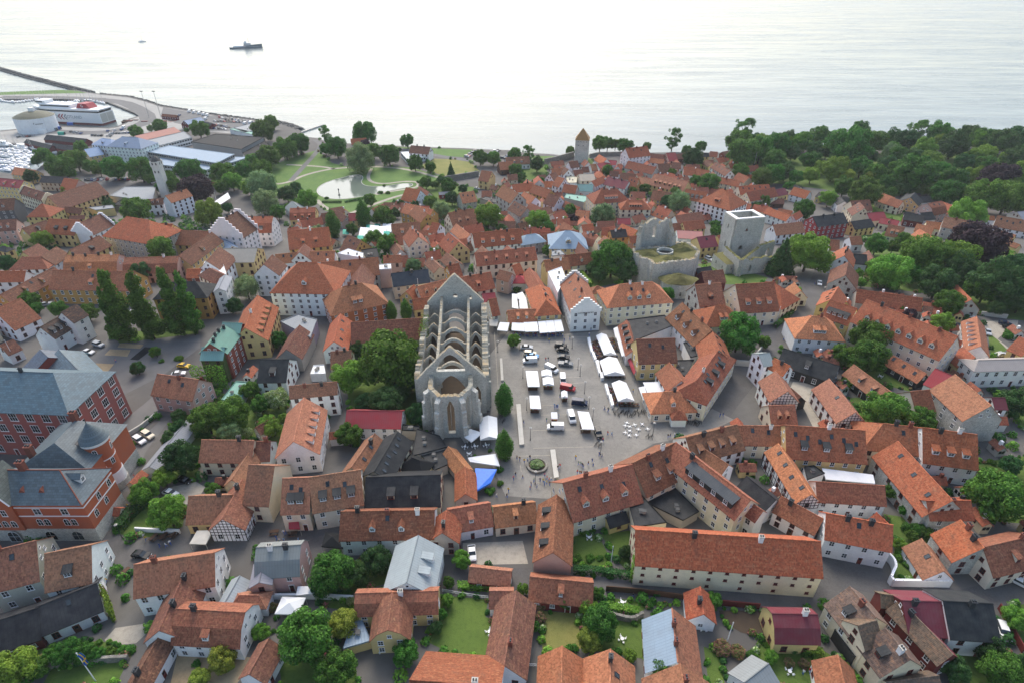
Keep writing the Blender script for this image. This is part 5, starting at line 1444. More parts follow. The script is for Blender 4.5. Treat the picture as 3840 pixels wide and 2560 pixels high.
# ---------------------------------------------------------------- round white tank hall
def tank():
    a, e = gp('A', 92, 762), gp('A', 486, 706); m = (gp('A', 290, 742)); r = (e - a).length / 2 * .98
    c = empty('round_tank_hall', (m.x - 2, m.y + r * .85, LOW_Z)); b = MB().ring(0, 0, -.5, 13.5, r, r, 'wall', 48, True); b.build('wall', c, lin('dfe1e2'))
    b = MB(); pr = [(1.01, 0), (.8, .42), (.5, .8), (.2, .97), (0, 1)]
    for (r0, z0), (r1, z1) in zip(pr, pr[1:]): b.ring(0, 0, 13.5 + z0 * 4.4, 13.5 + z1 * 4.4, r * r0, r * r1, 'sheet', 48, False)
    b.build('dome_roof', c, lin('5b5c48')); MB().box(-2.2, 2.2, -1.5, 1.5, 17.2, 21.0, 'white').build('roof_lantern', c)
    for k in range(4): an = R(-150 + 40 * k); MB().box(-.15, .15, -.2, .2, 0, 13, 'white').build('downpipe', c).location = (math.cos(an) * (r + .1), math.sin(an) * (r + .1), 0)
    MB().box(r * .55, r * .85, -r * .86, -r * .6, 0, 3.4, 'white').build('porch', c)
    an = R(-62); b = MB(); b.box(0, .3, -.05, 0, .2, 1.6, 'dark'); b.box(.3, .9, -.05, 0, 1.2, 1.6, 'dark')
    for k in range(7): b.box(1.5 + k * .9, 2.1 + k * .9, -.05, 0, .1, .8, 'dark')
    lo = b.build('wall_sign', c); lo.location = (math.cos(an) * (r + .05), math.sin(an) * (r + .05), 8.2); lo.rotation_euler = (0, 0, an + math.pi / 2)
    tag(c, 'big round white tank hall with domed olive roof on the quay', 'building', own=True)
tank()
# ---------------------------------------------------------------- lettering
def lettering(txt, size, parent, mat, loc, rot, name='lettering', align='CENTER', ext=.03):
    cu = bpy.data.curves.new(name, 'FONT'); cu.body = txt; cu.size = size; cu.extrude = ext; cu.align_x = align; cu.align_y = 'CENTER'
    tmp = bpy.data.objects.new('tmp_text', cu); COL.objects.link(tmp); bpy.context.view_layer.update()
    dg = bpy.context.evaluated_depsgraph_get(); me = bpy.data.meshes.new_from_object(tmp.evaluated_get(dg)); bpy.data.objects.remove(tmp); bpy.data.curves.remove(cu)
    me.name = name; me.materials.clear(); me.materials.append(MAT[mat]); o = mk(name, me, parent, None, loc); o.rotation_euler = rot; return o
MAT['redpaint'] = m_plain('red_paint', '9a3038', .5, .05); MAT['greypaint'] = m_plain('grey_paint', '8c9298', .5, .05); MAT['bluepaint'] = m_plain('blue_paint', '2458a8', .5, .1)
def ferry():
    s = hit(*nat('A', 945, 668), SEA_Z); p = hit(*nat('A', 470, 645), SEA_Z); d = (p - s).normalized(); ang = math.atan2(d.y, d.x)
    e = hit(*nat('A', 300, 622), SEA_Z); L = (e - s).length * .98; beam = 19.0
    c = empty('ferry', (s.x, s.y, SEA_Z), ang)              # local x: stern to bow, local -y... hull lies on the far side (y < 0)
    Y0, Y1 = -beam, 0
    def hull(z0, z1, x0, x1, bow, mat, ins=0):
        P = [(x0, Y0 + ins), (x0, Y1 - ins), (x1 - bow, Y1 - ins), (x1 - bow * .35, Y1 - beam * .22), (x1, (Y0 + Y1) / 2), (x1 - bow * .35, Y0 + beam * .22), (x1 - bow, Y0 + ins)]
        return MB().prism(P, z0, z1, mat)
    hull(-1, 2.0, 0, L * .93, 22, 'redtrim').build('waterline', c); hull(2.0, 12.0, 0, L, 26, 'white').build('hull', c)
    hull(12.0, 13.6, 2, L * .96, 24, 'glass', .5).build('window_band', c); hull(13.6, 15.2, 0, L * .97, 24, 'white').build('upper_deck', c)
    MB().box(L * .38, L * .8, Y0 + 3, Y1 - 3, 15.2, 18.4, 'white').build('deckhouse', c); MB().box(L * .4, L * .78, Y0 + 2.9, Y1 - 2.9, 16.2, 17.4, 'glass').build('window_band', c)
    MB().box(L * .72, L * .84, Y0 + 4, Y1 - 4, 18.4, 21.4, 'white').build('bridge', c); MB().box(L * .75, L * .845, Y0 + 3.9, Y1 - 3.9, 19.4, 20.6, 'glass').build('window_band', c)
    b = MB(); fx = [(L * .14, 15.2), (L * .32, 15.2), (L * .28, 19.8), (L * .18, 19.8)]
    for y, k in ((Y1 - 4, 1), (Y0 + 4, -1)): b.face([(x, y, z) for x, z in fx][::-k], 'redpaint')
    for i in range(4): (x0, z0), (x1, z1) = fx[i], fx[(i + 1) % 4]; b.face([(x0, Y0 + 4, z0), (x1, Y0 + 4, z1), (x1, Y1 - 4, z1), (x0, Y1 - 4, z0)], 'redpaint')
    b.build('funnel', c)
    for k in range(2): MB().box(-.06, 0, Y0 + 1.5 + 8.3 * k, Y0 + 9 + 8.3 * k, 12.2, 14.2, 'glass').build('window', c)
    for k in range(2): MB().box(-.08, 0, Y0 + 1.2 + 8.6 * k, Y0 + 9.4 + 8.6 * k, 2.6, 11, 'concrete').build('stern_door', c)
    rot = (math.pi / 2, 0, math.pi)
    lettering('DESTINATION', 4.2, c, 'greypaint', (L * .68, .06, 7.2), rot); lettering('GOTLAND', 4.2, c, 'greypaint', (L * .36, .06, 7.2), rot)
    for k, m in enumerate(('redpaint', 'redpaint', 'greypaint')):
        x = L * .535 - k * 3.4; b = MB(); b.face([(x, .05, 4.6), (x - 1.6, .05, 4.6), (x + .9, .05, 7.2), (x - 1.6, .05, 9.8), (x, .05, 9.8), (x + 2.5, .05, 7.2)], m); b.build('chevron', c)
    lettering('G', 3.8, c, 'white', (L * .235, Y1 - 3.94, 17.4), rot)
    tag(c, 'white car ferry with red funnel moored at the harbour quay', 'ferry', own=True)
ferry()
def ship():
    a = hit(862, 184, SEA_Z); e = hit(985, 180, SEA_Z); d = e - a; L = d.length; c = empty('ship', a, math.atan2(d.y, d.x)); w = L * .075; h = L * .045
    def hl(z0, z1, mat, f=1, x0=0, x1=1):
        return MB().prism([(x0 * L, -w * f), (L * x1 * .72, -w * f), (L * x1, 0), (L * x1 * .72, w * f), (x0 * L, w * f)], z0, z1, mat)
    b = hl(-1, h, 'paint'); b.build('hull', c, lin('3f5560')); hl(h, h * 1.12, 'white', 1.01).build('rail', c)
    b = MB().prism([(L * .5, -w), (L * .72, -w), (L, 0), (L * .72, w), (L * .5, w)], h * 1.12, lambda i: h * (1.9 if i in (0, 4) else 2.3) if i != 2 else h * 2.6, 'paint'); b.build('bow', c, lin('4a6068'))
    hl(h * 1.12, h * 1.9, 'white', .8, .12, .66).build('deckhouse', c); MB().box(L * .44, L * .66, -w * .75, w * .75, h * 1.9, h * 3.4, 'white').build('bridge', c); MB().box(L * .455, L * .662, -w * .77, w * .77, h * 2.6, h * 3.0, 'glass').build('window_band', c)
    MB().box(L * .46, L * .54, -w * .4, w * .4, h * 3.4, h * 4.6, 'white').build('funnel', c); MB().tube([(L * .6, 0, h * 3.4), (L * .6, 0, h * 6.6)], .35, 'greypaint').build('mast', c)
    MB().box(L * .42, L * .5, -w * 1.06, -w * .8, h * 1.5, h * 1.9, 'redtrim').build('lifeboat', c)
    tag(c, 'grey blue expedition ship lying alone on the bright sea', 'ship', own=True)
ship()
# ================================================================== the crowd of small houses and shrubs between the others
for k_, h_ in dict(wa='dcdad4', wb='d2c6ac', wc='c8b27e', wd='b8b0a6').items(): MAT['fill_' + k_] = m_wall(h_)
for k_, h_ in dict(ta='95503a', tb='84503e', tc='74503f', td='a05c44').items(): MAT['fill_' + k_] = m_tile(h_)
def inside(p, poly):
    c = False; n = len(poly); j = n - 1
    for i in range(n):
        (xi, yi), (xj, yj) = poly[i][:2], poly[j][:2]
        if (yi > p[1]) != (yj > p[1]) and p[0] < (xj - xi) * (p[1] - yi) / (yj - yi) + xi: c = not c
        j = i
    return c
FREE = [q for nm, q in SHEETS if nm not in ('ground', 'wood_floor', 'quay')]
FREEB = [(min(p[0] for p in q), max(p[0] for p in q), min(p[1] for p in q), max(p[1] for p in q)) for q in FREE]
def clear(p): return not any(b[0] < p[0] < b[1] and b[2] < p[1] < b[3] and inside(p, q) for q, b in zip(FREE, FREEB))
def corners(x, y, a, L, W): c, s = math.cos(a), math.sin(a); return [(x + c * u * L - s * v * W, y + s * u * L + c * v * W) for u, v in ((-1, -1), (1, -1), (1, 1), (-1, 1))]
def overlap(A, B):
    if math.hypot(A[0] - B[0], A[1] - B[1]) > math.hypot(A[3], A[4]) + math.hypot(B[3], B[4]): return False
    ca, cb = corners(*A), corners(*B)
    for ang in (A[2], A[2] + math.pi / 2, B[2], B[2] + math.pi / 2):
        d = (math.cos(ang), math.sin(ang)); pa = [p[0] * d[0] + p[1] * d[1] for p in ca]; pb = [p[0] * d[0] + p[1] * d[1] for p in cb]
        if max(pa) < min(pb) + .2 or max(pb) < min(pa) + .2: return False
    return True
KEEP = [(-19, 165, .05, 14, 36)] + [(o.location.x, o.location.y, 0, 17, 15) for o in COL.objects if o.name in ('mossy_ruin', 'ruin_tower')]
KEEP += [(*gp(t, x, y).xy, 0, r, r) for t, x, y, r in (('J', 2110, 790, 9), ('J', 2080, 350, 10), ('J', 2090, 600, 9), ('N', 310, 860, 8), ('M', 1850, 220, 6), ('N', 700, 250, 8), ('L', 740, 745, 12), ('B', 1090, 1140, 22), ('G', 80, 430, 10), ('G', 980, 800, 8))]
FILL = [('C', [(250, 560), (1000, 560), (1500, 500), (2000, 520), (2300, 640), (2352, 1000), (1900, 1050), (1500, 1100), (1100, 1100), (1000, 1320), (100, 1350), (0, 700)]), ('B', [(1350, 900), (2000, 900), (2352, 650), (2352, 1560), (700, 1560), (250, 1100), (600, 1040)]),
        ('E', [(0, 100), (1900, 100), (2352, 500), (2352, 700), (1900, 700), (0, 850)]), ('D', [(0, 780), (900, 900), (1400, 850), (2300, 1030), (2352, 1250), (1500, 1250), (0, 1250)]), ('A', [(0, 1080), (700, 1170), (1050, 1260), (1300, 1420), (0, 1500)]), ('F', [(0, 0), (1600, 0), (1450, 560), (700, 560), (0, 300)]),
        ('H', [(0, 250), (240, 250), (700, 300), (2300, 700), (2352, 1300), (0, 1560)]), ('K', [(1500, 300), (2352, 300), (2352, 1200), (1700, 1200)]), ('L', [(0, 300), (2300, 300), (2000, 1200), (0, 1300)]), ('I', [(1000, 500), (2352, 100), (2352, 1568), (1000, 1568)]), ('J', [(0, 0), (2000, 300), (2352, 900), (2352, 1568), (0, 1568)]), ('M', [(0, 200), (2352, 200), (2352, 1568), (0, 1568)]), ('N', [(0, 200), (2352, 200), (2352, 1560), (0, 1560)]), ('O', [(0, 500), (2352, 700), (2352, 1560), (0, 1560)]), ('P', [(0, 850), (2352, 800), (2352, 1560), (0, 1560)])]
OUT = [('D', [(2380, 950), (3000, 950), (3000, 1250), (2380, 1250)]), ('H', [(2400, 250), (2950, 250), (2950, 1500), (2480, 1500)]), ('L', [(2420, 300), (2900, 300), (2900, 1560), (2420, 1560)]), ('P', [(2450, 400), (2900, 400), (2900, 1560), (2450, 1560)]),
       ('E', [(-550, 100), (-70, 100), (-70, 1560), (-550, 1560)]), ('M', [(-600, 300), (-220, 300), (-220, 1560), (-600, 1560)])]   # the town goes on beyond the picture
def fill_houses():
    rr = random.Random(17); b = MB(); bush = []; n = 0; small = 0; nb_far = [0]; nb_near = [0]
    for t, poly in FILL + OUT:
        W_ = [gp(t, *p).xy[:] for p in poly]; x0, x1, y0, y1 = min(p[0] for p in W_), max(p[0] for p in W_), min(p[1] for p in W_), max(p[1] for p in W_); area = (x1 - x0) * (y1 - y0); out = (t, poly) in OUT; far = out or t not in 'HKLIJMNOP'
        for _ in range(int(area / 9)):
            p = (rr.uniform(x0, x1), rr.uniform(y0, y1))
            if not inside(p, W_) or not clear(p): continue
            nb = min(BOXES, key=lambda q: (q[0] - p[0]) ** 2 + (q[1] - p[1]) ** 2); ang = nb[2] + rr.choice((0, math.pi / 2)) + rr.uniform(-.08, .08)
            big = rr.random() < .5; bx = (p[0], p[1], ang, rr.uniform(3.5, 6) if big else rr.uniform(2.4, 3.6), rr.uniform(2.6, 3.8) if big else rr.uniform(2, 2.8))
            if not far: big = False; bx = (p[0], p[1], ang, rr.uniform(1.4, 2.8), rr.uniform(1.0, 1.7))
            cs = corners(*bx)
            if (far and (n < 240 or out) or not far and small < 70 and rr.random() < .5) and all(clear(q) for q in cs) and not any(overlap(bx, q) for q in BOXES) and not any(overlap(bx, q) for q in KEEP):
                BOXES.append(bx); n += far; small += not far; L, W = bx[3], bx[4]; z = tz(p[1]); he = rr.uniform(2.6, 4.8) if big else rr.uniform(2.2, 3); tp = rr.uniform(.8, 1.0); hr = he + W * tp
                wm, tm = 'fill_w' + rr.choice('aaabbcd'), 'fill_t' + rr.choice('aabbcd'); c, s = math.cos(ang), math.sin(ang); Tr = lambda x, y, zz: (p[0] + c * x - s * y, p[1] + s * x + c * y, z + zz)
                for k in (-1, 1):
                    b.face([Tr(-k * L, -k * -W, -3), Tr(k * L, k * W, -3), Tr(k * L, k * W, he), Tr(-k * L, k * W, he)] if False else [Tr(k * L, k * W, -3), Tr(-k * L, k * W, -3), Tr(-k * L, k * W, he), Tr(k * L, k * W, he)], wm)
                    b.face([Tr(k * L, -k * W, -3), Tr(k * L, k * W, -3), Tr(k * L, k * W, he), Tr(k * L, 0, hr), Tr(k * L, -k * W, he)], wm)
                    SL = math.hypot(W + .3, hr - he + .3 * tp); q = [Tr(k * (L + .2), k * (W + .3), he - .3 * tp), Tr(-k * (L + .2), k * (W + .3), he - .3 * tp), Tr(-k * (L + .2), 0, hr), Tr(k * (L + .2), 0, hr)]; roof_quad(b, q, [(0, 0), (2 * L, 0), (2 * L, SL), (0, SL)], .15, tm)
                    for i in range(max(1, int(L / 1.4))):
                        x = -L + 2 * L * (i + .5) / max(1, int(L / 1.4)); y = k * (W + .03); b.face([Tr(x - .45 * k, y, he * .45), Tr(x + .45 * k, y, he * .45), Tr(x + .45 * k, y, he * .45 + 1.1), Tr(x - .45 * k, y, he * .45 + 1.1)][::-1], 'glass')
                    for y in (-W * .4, W * .4): x = k * (L + .03); b.face([Tr(x, y - .4 * k, he * .45), Tr(x, y + .4 * k, he * .45), Tr(x, y + .4 * k, he * .45 + 1.1), Tr(x, y - .4 * k, he * .45 + 1.1)], 'glass')
                if rr.random() < .6: cx = rr.uniform(-.6, .6) * L; b.prism([Tr(cx + u * .4, v * .35, 0)[:2] for u, v in ((-1, -1), (1, -1), (1, 1), (-1, 1))], z + hr - .6, z + hr + 1.1, rr.choice(('brick', 'dark', 'white')))
            elif rr.random() < (.5 if far else .4) and (nb_far if far else nb_near)[0] < (1100 if out else 800 if far else 700):
                r = rr.uniform(.9, 2.4) if far else rr.uniform(.7, 1.6); bb = (p[0], p[1], 0, r * .8, r * .8)
                if not any(overlap(bb, q) for q in BOXES) and not any(overlap(bb, q) for q in KEEP): bush.append((p[0], p[1], r, None)); (nb_far if far else nb_near)[0] += 1; BOXES.append((p[0], p[1], 0, r * .6, r * .6))
    o = kind(b.build('small_houses'), 'stuff'); o['label'] = 'small tiled houses and outbuildings crowded between the larger ones'; o['category'] = 'houses'
    for nm, poly in SHEETS:                               # planted beds along the edges of the lawns
        if nm not in ('garden_lawn', 'park_lawn'): continue
        m = len(poly)
        for i in range(m):
            a, e = Vector(poly[i]), Vector(poly[(i + 1) % m]); L = (e - a).length; near = a.y < 165
            for _ in range(int(L * (.55 if near else .12))):
                q = a.lerp(e, rr.random()); r = rr.uniform(.35, 1.0) if near else rr.uniform(.8, 1.8); bb = (q.x, q.y, 0, r * .7, r * .7)
                if abs(q.x) > 260 or any(overlap(bb, z) for z in BOXES if abs(z[0] - q.x) < 40): continue
                bush.append((q.x + rr.uniform(-.5, .5), q.y + rr.uniform(-.5, .5), r, rr.choice((0, 0, 1, 2, 2, 3, 4))))
    V = []; F = []; mi = []
    for x, y, r, mm in bush:
        z = tz(y)
        m = rr.choice((0, 0, 1, 1, 2)) if mm is None else mm
        for _ in range(int(60 + 45 * r)):
            nn = Vector((rr.gauss(0, 1), rr.gauss(0, 1), abs(rr.gauss(0, 1)))).normalized(); q = Vector((x, y, z)) + Vector((nn.x * r, nn.y * r, nn.z * r * 1.5)) * rr.uniform(.7, 1.05); n2 = (nn + Vector((rr.gauss(0, .4), rr.gauss(0, .4), rr.gauss(0, .4)))).normalized(); t = n2.orthogonal().normalized(); u = n2.cross(t); s = rr.uniform(.2, .42) * min(1, .45 + r * .3); k = len(V)
            V += [(q + t * s)[:], (q + u * s)[:], (q - t * s)[:], (q - u * s)[:]]; F.append((k, k + 1, k + 2, k + 3)); mi.append(m)
    me = bpy.data.meshes.new('shrubbery'); me.from_pydata(V, [], F)
    for k in ('leaf', 'leafd', 'leafl', 'leafr', 'leafb'): me.materials.append(MAT[k])
    me.polygons.foreach_set('material_index', mi); o = kind(mk('shrubbery', me), 'stuff'); o['label'] = 'garden shrubbery filling the gaps between the old town houses'; o['category'] = 'shrubbery'
    print('FILL', n, len(bush))
fill_houses()
# ================================================================== TREES AND SHRUBS
TREES = '''
A
400 950 75 o;570 945 40 d;560 1060 115 o;700 990 95 o;830 1040 60 o;910 1070 60 o;1060 1060 105 o;1290 1070 115 o;1430 1090 50 o;1510 1060 30 d;1550 1110 35 o;1620 1080 30 o;1740 1090 105 o;1790 1260 145 p
1560 1200 90 o;1470 1240 50 o;740 860 55 o;1250 725 55 o;1380 690 30 w;1470 670 60 o;1830 700 80 o;1715 710 22 o;960 1360 55 d;1250 1450 125 o;1920 1470 115 l;2040 1100 105 o;2130 1180 80 l;2250 1080 80 o
2290 1230 70 l;2040 1230 60 o;2090 1420 45 d;700 1185 35 l;600 1262 40 l;2350 690 40 o;280 1135 55 d;1370 1150 50 o;2320 1000 70 o;330 990 40 o
B
60 225 95 o;135 150 62 o;120 460 105 o;270 390 100 o;400 350 90 o;640 270 70 q;740 380 95 o;640 390 50 o;990 240 105 o;1000 350 45 p;1080 410 70 o;1220 445 95 o;1390 315 60 o;1320 395 18 d;950 480 122 w
1460 520 70 o;1600 560 48 o;1790 590 65 c;2060 470 65 o;2180 480 60 o;2340 440 30 o;60 720 125 w;280 800 75 d;360 760 60 d;50 580 90 o;470 860 90 l;90 880 110 w;200 970 70 o;1050 860 55 o;980 980 75 t
700 1070 75 t;1170 1010 90 o;1600 880 65 o;1700 960 80 w;1800 840 60 d;2130 1000 125 l;580 1180 82 w;1080 1210 75 o;1210 1260 88 o;880 1130 50 o;1560 700 55 o;1770 730 70 o;1700 680 40 d;1650 720 35 o
1440 1460 60 w;1560 1470 40 o;1640 1350 50 o;1900 760 40 d;1140 790 28 b;1205 790 30 b;1680 375 18 b;650 838 26 b;1500 690 26 b;1010 820 18 b;1180 725 18 b;300 930 40 o;1330 900 40 d;1280 980 45 d;1460 900 40 d;1550 1000 40 o;2260 1130 50 d
C
535 410 40 o;810 340 72 o;880 340 58 o;950 350 42 o;1035 360 68 o;1240 370 40 o;1480 300 80 q;1605 400 45 o;1735 370 48 o;1660 470 88 d;2080 330 115 o;2140 200 95 q;30 430 50 o;150 420 60 q;230 530 65 d;30 590 60 o;90 640 40 o
245 1050 98 l;430 900 45 l;535 950 55 o;570 1040 55 p;480 1050 40 l;840 1000 102 w;1690 690 55 o;1820 710 88 o;1540 880 98 w;1430 880 68 d;2250 920 40 o;2310 870 60 o;1220 755 45 o;880 590 50 o;920 1400 180 o;330 1320 50 o
1040 1500 110 d;1870 1090 45 o;1870 1150 50 o;2120 430 135 o;2280 400 125 o;2100 600 70 o;2290 660 90 o;1020 1000 35 o;760 1490 70 d;330 1120 60 o;1110 780 40 o;1470 610 40 o;640 1080 35 o;540 560 25 l;270 680 30 o;1500 790 45 o
D
80 360 125 o;190 280 55 d;320 320 88 d;430 400 70 d;470 280 88 o;590 280 45 p;750 370 175 o;850 215 78 o;980 330 98 o;1130 420 70 w;1160 300 88 d;1280 320 105 d;1380 220 95 q;1570 250 105 o;1430 400 98 l;1330 480 88 d;1700 360 125 d
1850 270 105 d;1980 300 105 o;2000 440 80 l;2150 330 125 d;2300 300 105 d;2300 480 115 d;60 500 98 o;60 620 88 o;160 600 80 d;250 650 60 o;400 500 88 o;400 630 70 l;600 580 105 l;720 640 66 y;860 560 88 o;950 650 60 y;900 790 138 o
700 740 90 o;1100 540 88 d;1090 700 70 o;1350 620 175 o;1570 600 88 o;1700 680 118 o;1650 800 125 o;1930 640 78 l;2130 660 145 p;2000 830 155 o;2200 850 148 o;560 840 75 l;330 950 88 o;1830 990 148 l;370 1340 190 l;1920 1290 225 p;1400 1380 190 o;1700 1400 175 l
1030 1500 118 o;1200 945 58 b;1000 1270 90 o;1150 1290 58 o;1250 1220 58 o;2050 520 60 l;620 480 60 o;1500 500 80 o;1800 520 80 d;220 430 70 d;1240 760 60 d;1130 790 50 o;480 560 60 l;2330 640 60 l;2400 760 90 o;1480 760 70 o;540 420 60 d;200 740 50 o;930 450 70 d
E
530 980 68 o;800 1010 85 o;390 340 80 l;1470 440 108 o;1310 640 88 d;270 900 78 o;2260 780 108 w;2150 950 70 d;1260 1520 58 d;1430 1370 48 o;60 560 68 d;1640 1430 45 b;340 970 50 o;1480 1450 30 b;1000 30 50 d
F
1240 960 265 o;860 1090 148 l;930 860 68 d;1240 500 58 t;1375 490 60 t;210 770 72 o;190 1310 98 f;50 1350 88 o;2280 1300 94 t;1200 1340 148 d;1480 1450 98 d;110 1530 78 l;1460 90 58 w;1420 1180 48 d;2352 780 32 l;1340 1250 90 d;1010 1350 90 d;1560 50 40 o;40 1180 60 d;1620 640 32 b
G
15 780 60 l;40 300 78 b;1430 350 62 o;2090 720 175 o;2310 790 60 o;650 160 50 b;700 230 50 b;800 170 70 d
H
1110 150 165 l;2130 250 215 d;2000 300 140 o;2280 130 140 d;930 760 165 o;940 940 148 o;680 900 98 o;1660 430 115 o;1610 620 98 l;2240 730 85 b;860 250 42 l;840 160 40 l;1100 1430 190 l;2270 1350 135 d;780 1380 78 b;1300 540 55 p;1420 1500 110 o;980 1360 60 d
1560 250 150 d;1780 120 140 d;2330 400 120 d;700 1180 60 o;1240 500 40 o;2090 480 70 d;1330 170 90 o;2200 430 90 d
I
1260 50 58 d;1320 1190 112 l;1500 1050 92 l;1540 1370 155 l;1660 880 150 d;1900 520 145 o;2150 460 145 o;2110 640 98 w;1650 600 78 d;2280 640 45 f;1300 1010 40 b;1960 1180 68 o;1640 480 60 d;2300 250 80 o;1560 700 70 d;1860 640 70 o;2050 330 60 b
J
850 370 112 o;2280 450 94 t;150 310 78 l;2230 680 45 b;2240 800 45 b;2150 870 55 b;40 80 60 d;250 210 40 l;2010 560 24 b;2150 510 24 b
K
2090 590 48 b;2150 660 62 b;2200 740 44 b;640 1240 60 b;740 1220 55 b;1040 1440 58 b;620 1500 50 b;720 1500 50 b;800 1500 45 b
L
2100 950 225 o;1130 880 72 o;1250 1060 48 o;1280 1200 75 b;1200 1320 48 b;1450 1260 58 o;2230 640 88 d;1350 1160 48 b;1380 1230 50 o;2040 610 50 b;1980 760 50 l;930 690 30 b;740 660 30 b
M
150 1420 165 l;620 1290 115 o;2030 1350 115 y;1830 1530 88 y;1790 1390 58 b;2090 1410 60 b;2350 1100 50 o;1160 1250 75 b;340 1440 90 o;780 1290 90 o;900 1300 60 o;30 1540 110 o;460 1320 70 o;1000 1270 60 b
N
720 560 185 o;1110 450 128 d;460 1160 245 o;800 1020 128 y;1370 1290 115 o;740 1450 175 o;1895 430 82 l;1770 640 52 o;1760 810 55 l;50 1090 78 l;850 730 70 b;870 820 38 f;2270 1000 48 r;150 860 50 r;180 970 40 b;930 560 110 d;580 690 80 d;1650 1060 60 d;160 1080 36 b;1700 930 50 o;2050 680 60 b;2200 690 60 b;1930 690 50 b
O
700 880 78 l;820 1000 150 o;710 1170 105 y;790 750 58 o;260 830 66 r;250 960 64 r;490 800 78 o;1840 810 78 o;1200 740 50 b;1320 745 50 b;1420 1480 140 o;1080 1310 58 l;1930 1230 85 r;2080 1270 70 r;1130 1010 38 b;1040 360 58 d;940 900 50 b;1040 920 48 b;640 560 40 b;740 570 40 b;900 580 40 b;2200 1290 60 b;2000 1050 30 b;100 700 50 l;200 1050 50 o;2330 1220 40 b
P
1720 1440 115 d;2050 1280 125 d;2130 1460 165 o;2270 960 105 l;1210 300 58 l;1250 600 48 b;1290 480 48 b;2330 1400 100 d;60 1230 70 b;200 1250 66 b;330 1260 66 b;430 1310 60 b;700 1400 60 b;790 1500 60 b;1470 190 55 b;1380 150 60 o;200 1370 50 r;330 1380 50 r;1200 420 40 b;30 1330 60 l;470 1520 50 b;1320 210 50 o;1900 1250 60 b
'''
POPLARS = [(1185, 1265, 27, 1.15), (1100, 1262, 20, .9), (1425, 1255, 25.5, 1.05), (1375, 1230, 22, .85), (1665, 1215, 26, 1.05), (1815, 1205, 24, .95), (1150, 1200, 24, .9)]
def crown_mesh(kd, seed):
    rr = random.Random(seed); V = []; F = []; mats = {'o': 'leaf', 'l': 'leafl', 'd': 'leafd', 'p': 'leafp', 'w': 'leafw', 'y': 'leafy', 'f': 'leafb', 'r': 'leafr', 'q': 'leaf', 'c': 'leafd', 't': 'leaf', 'P': 'leaf', 'b': 'leaf'}
    lobes = []
    if kd == 'P':
        for i in range(26): z = i / 25; w = .16 * (1.1 - z) ** .45 * min(1, z * 6 + .35); a = rr.random() * 6.3; lobes.append((math.cos(a) * w * .6, math.sin(a) * w * .6, z * .97, w * rr.uniform(.7, 1.0), .07))
        N, ls = 6000, .017
    elif kd == 'c':
        for i in range(16): z = i / 15; w = .62 * (1.02 - z); lobes.append((rr.uniform(-.1, .1) * w, rr.uniform(-.1, .1) * w, -.8 + 1.8 * z, w, .14))
        N, ls = 2600, .07
    elif kd == 't':
        for i in range(11): z = i / 10; w = .62 * math.sin(math.pi * min(1, z * .86 + .2)) ** .7; lobes.append((rr.uniform(-.05, .05), rr.uniform(-.05, .05), -1.0 + 2.2 * z, w, .24))
        N, ls = 5000, .045
    elif kd == 'b':
        for i in range(9): a = rr.random() * 6.3; q = rr.random() ** .6 * .62; lobes.append((math.cos(a) * q, math.sin(a) * q, rr.uniform(.1, .45), rr.uniform(.36, .5), .4))
        N, ls = 2600, .07
    elif kd == 'q':
        for i in range(42): a = rr.random() * 6.3; z = rr.uniform(-.75, .95); q = rr.uniform(.1, .85) * math.sqrt(max(.1, 1 - z * z * .8)); lobes.append((math.cos(a) * q, math.sin(a) * q, z, rr.uniform(.13, .25), .17))
        N, ls = 4200, .045
    else:
        lobes.append((0, 0, -.08, .62, .55))
        for i in range(23):
            a = i * 2.399 + rr.uniform(-.3, .3); zz = 1 - 1.6 * (i + .5) / 23; q = math.sqrt(max(0, 1 - zz * zz * .9)) * rr.uniform(.56, .82)
            lobes.append((math.cos(a) * q, math.sin(a) * q, zz * rr.uniform(.52, .74), rr.uniform(.2, .38), rr.uniform(.17, .32)))
        N, ls = 8000, .046
        if kd == 'w': N, ls = 7000, .042
    wts = [l[3] ** 2 for l in lobes]; tot = sum(wts)
    def leaf(p, n, s):
        n = (n + Vector((rr.gauss(0, .45), rr.gauss(0, .45), rr.gauss(0, .45)))).normalized(); t = n.orthogonal().normalized(); t = Matrix.Rotation(rr.random() * 6.3, 3, n) @ t; u = n.cross(t)
        s *= rr.uniform(.7, 1.4); b = len(V); V.extend([(p + t * s), (p + u * s * .7), (p - t * s), (p - u * s * .7)]); F.append((b, b + 1, b + 2, b + 3))
    for l, w in zip(lobes, wts):
        for _ in range(int(N * w / tot)):
            n = Vector((rr.gauss(0, 1), rr.gauss(0, 1), rr.gauss(.15, 1))).normalized(); rad = rr.uniform(.82, 1.08) if rr.random() < .8 else rr.uniform(.4, .9)
            p = Vector((l[0] + n.x * l[3] * rad, l[1] + n.y * l[3] * rad, l[2] + n.z * l[4] * rad))
            if kd == 'w' and n.z < .2: p.z -= abs(rr.gauss(0, .16))
            leaf(p, Vector((n.x / l[3], n.y / l[3], n.z / l[4])).normalized(), ls)
    # solid leaf coloured cores added inside the lobes, closing see-through gaps
    if kd not in 'q':
        for l in lobes:
            if rr.random() < .8:
                b = len(V)
                for z, k in ((-.8, .5), (0, .8), (.75, .5)):
                    for i in range(6): V.append(Vector((l[0] + math.cos(i * 1.047) * l[3] * k * .8, l[1] + math.sin(i * 1.047) * l[3] * k * .8, l[2] + z * l[4] * .75)))
                for r_ in range(2):
                    for i in range(6): F.append((b + r_ * 6 + i, b + r_ * 6 + (i + 1) % 6, b + r_ * 6 + 6 + (i + 1) % 6, b + r_ * 6 + 6 + i))
                F.append(tuple(b + 12 + i for i in range(6)))
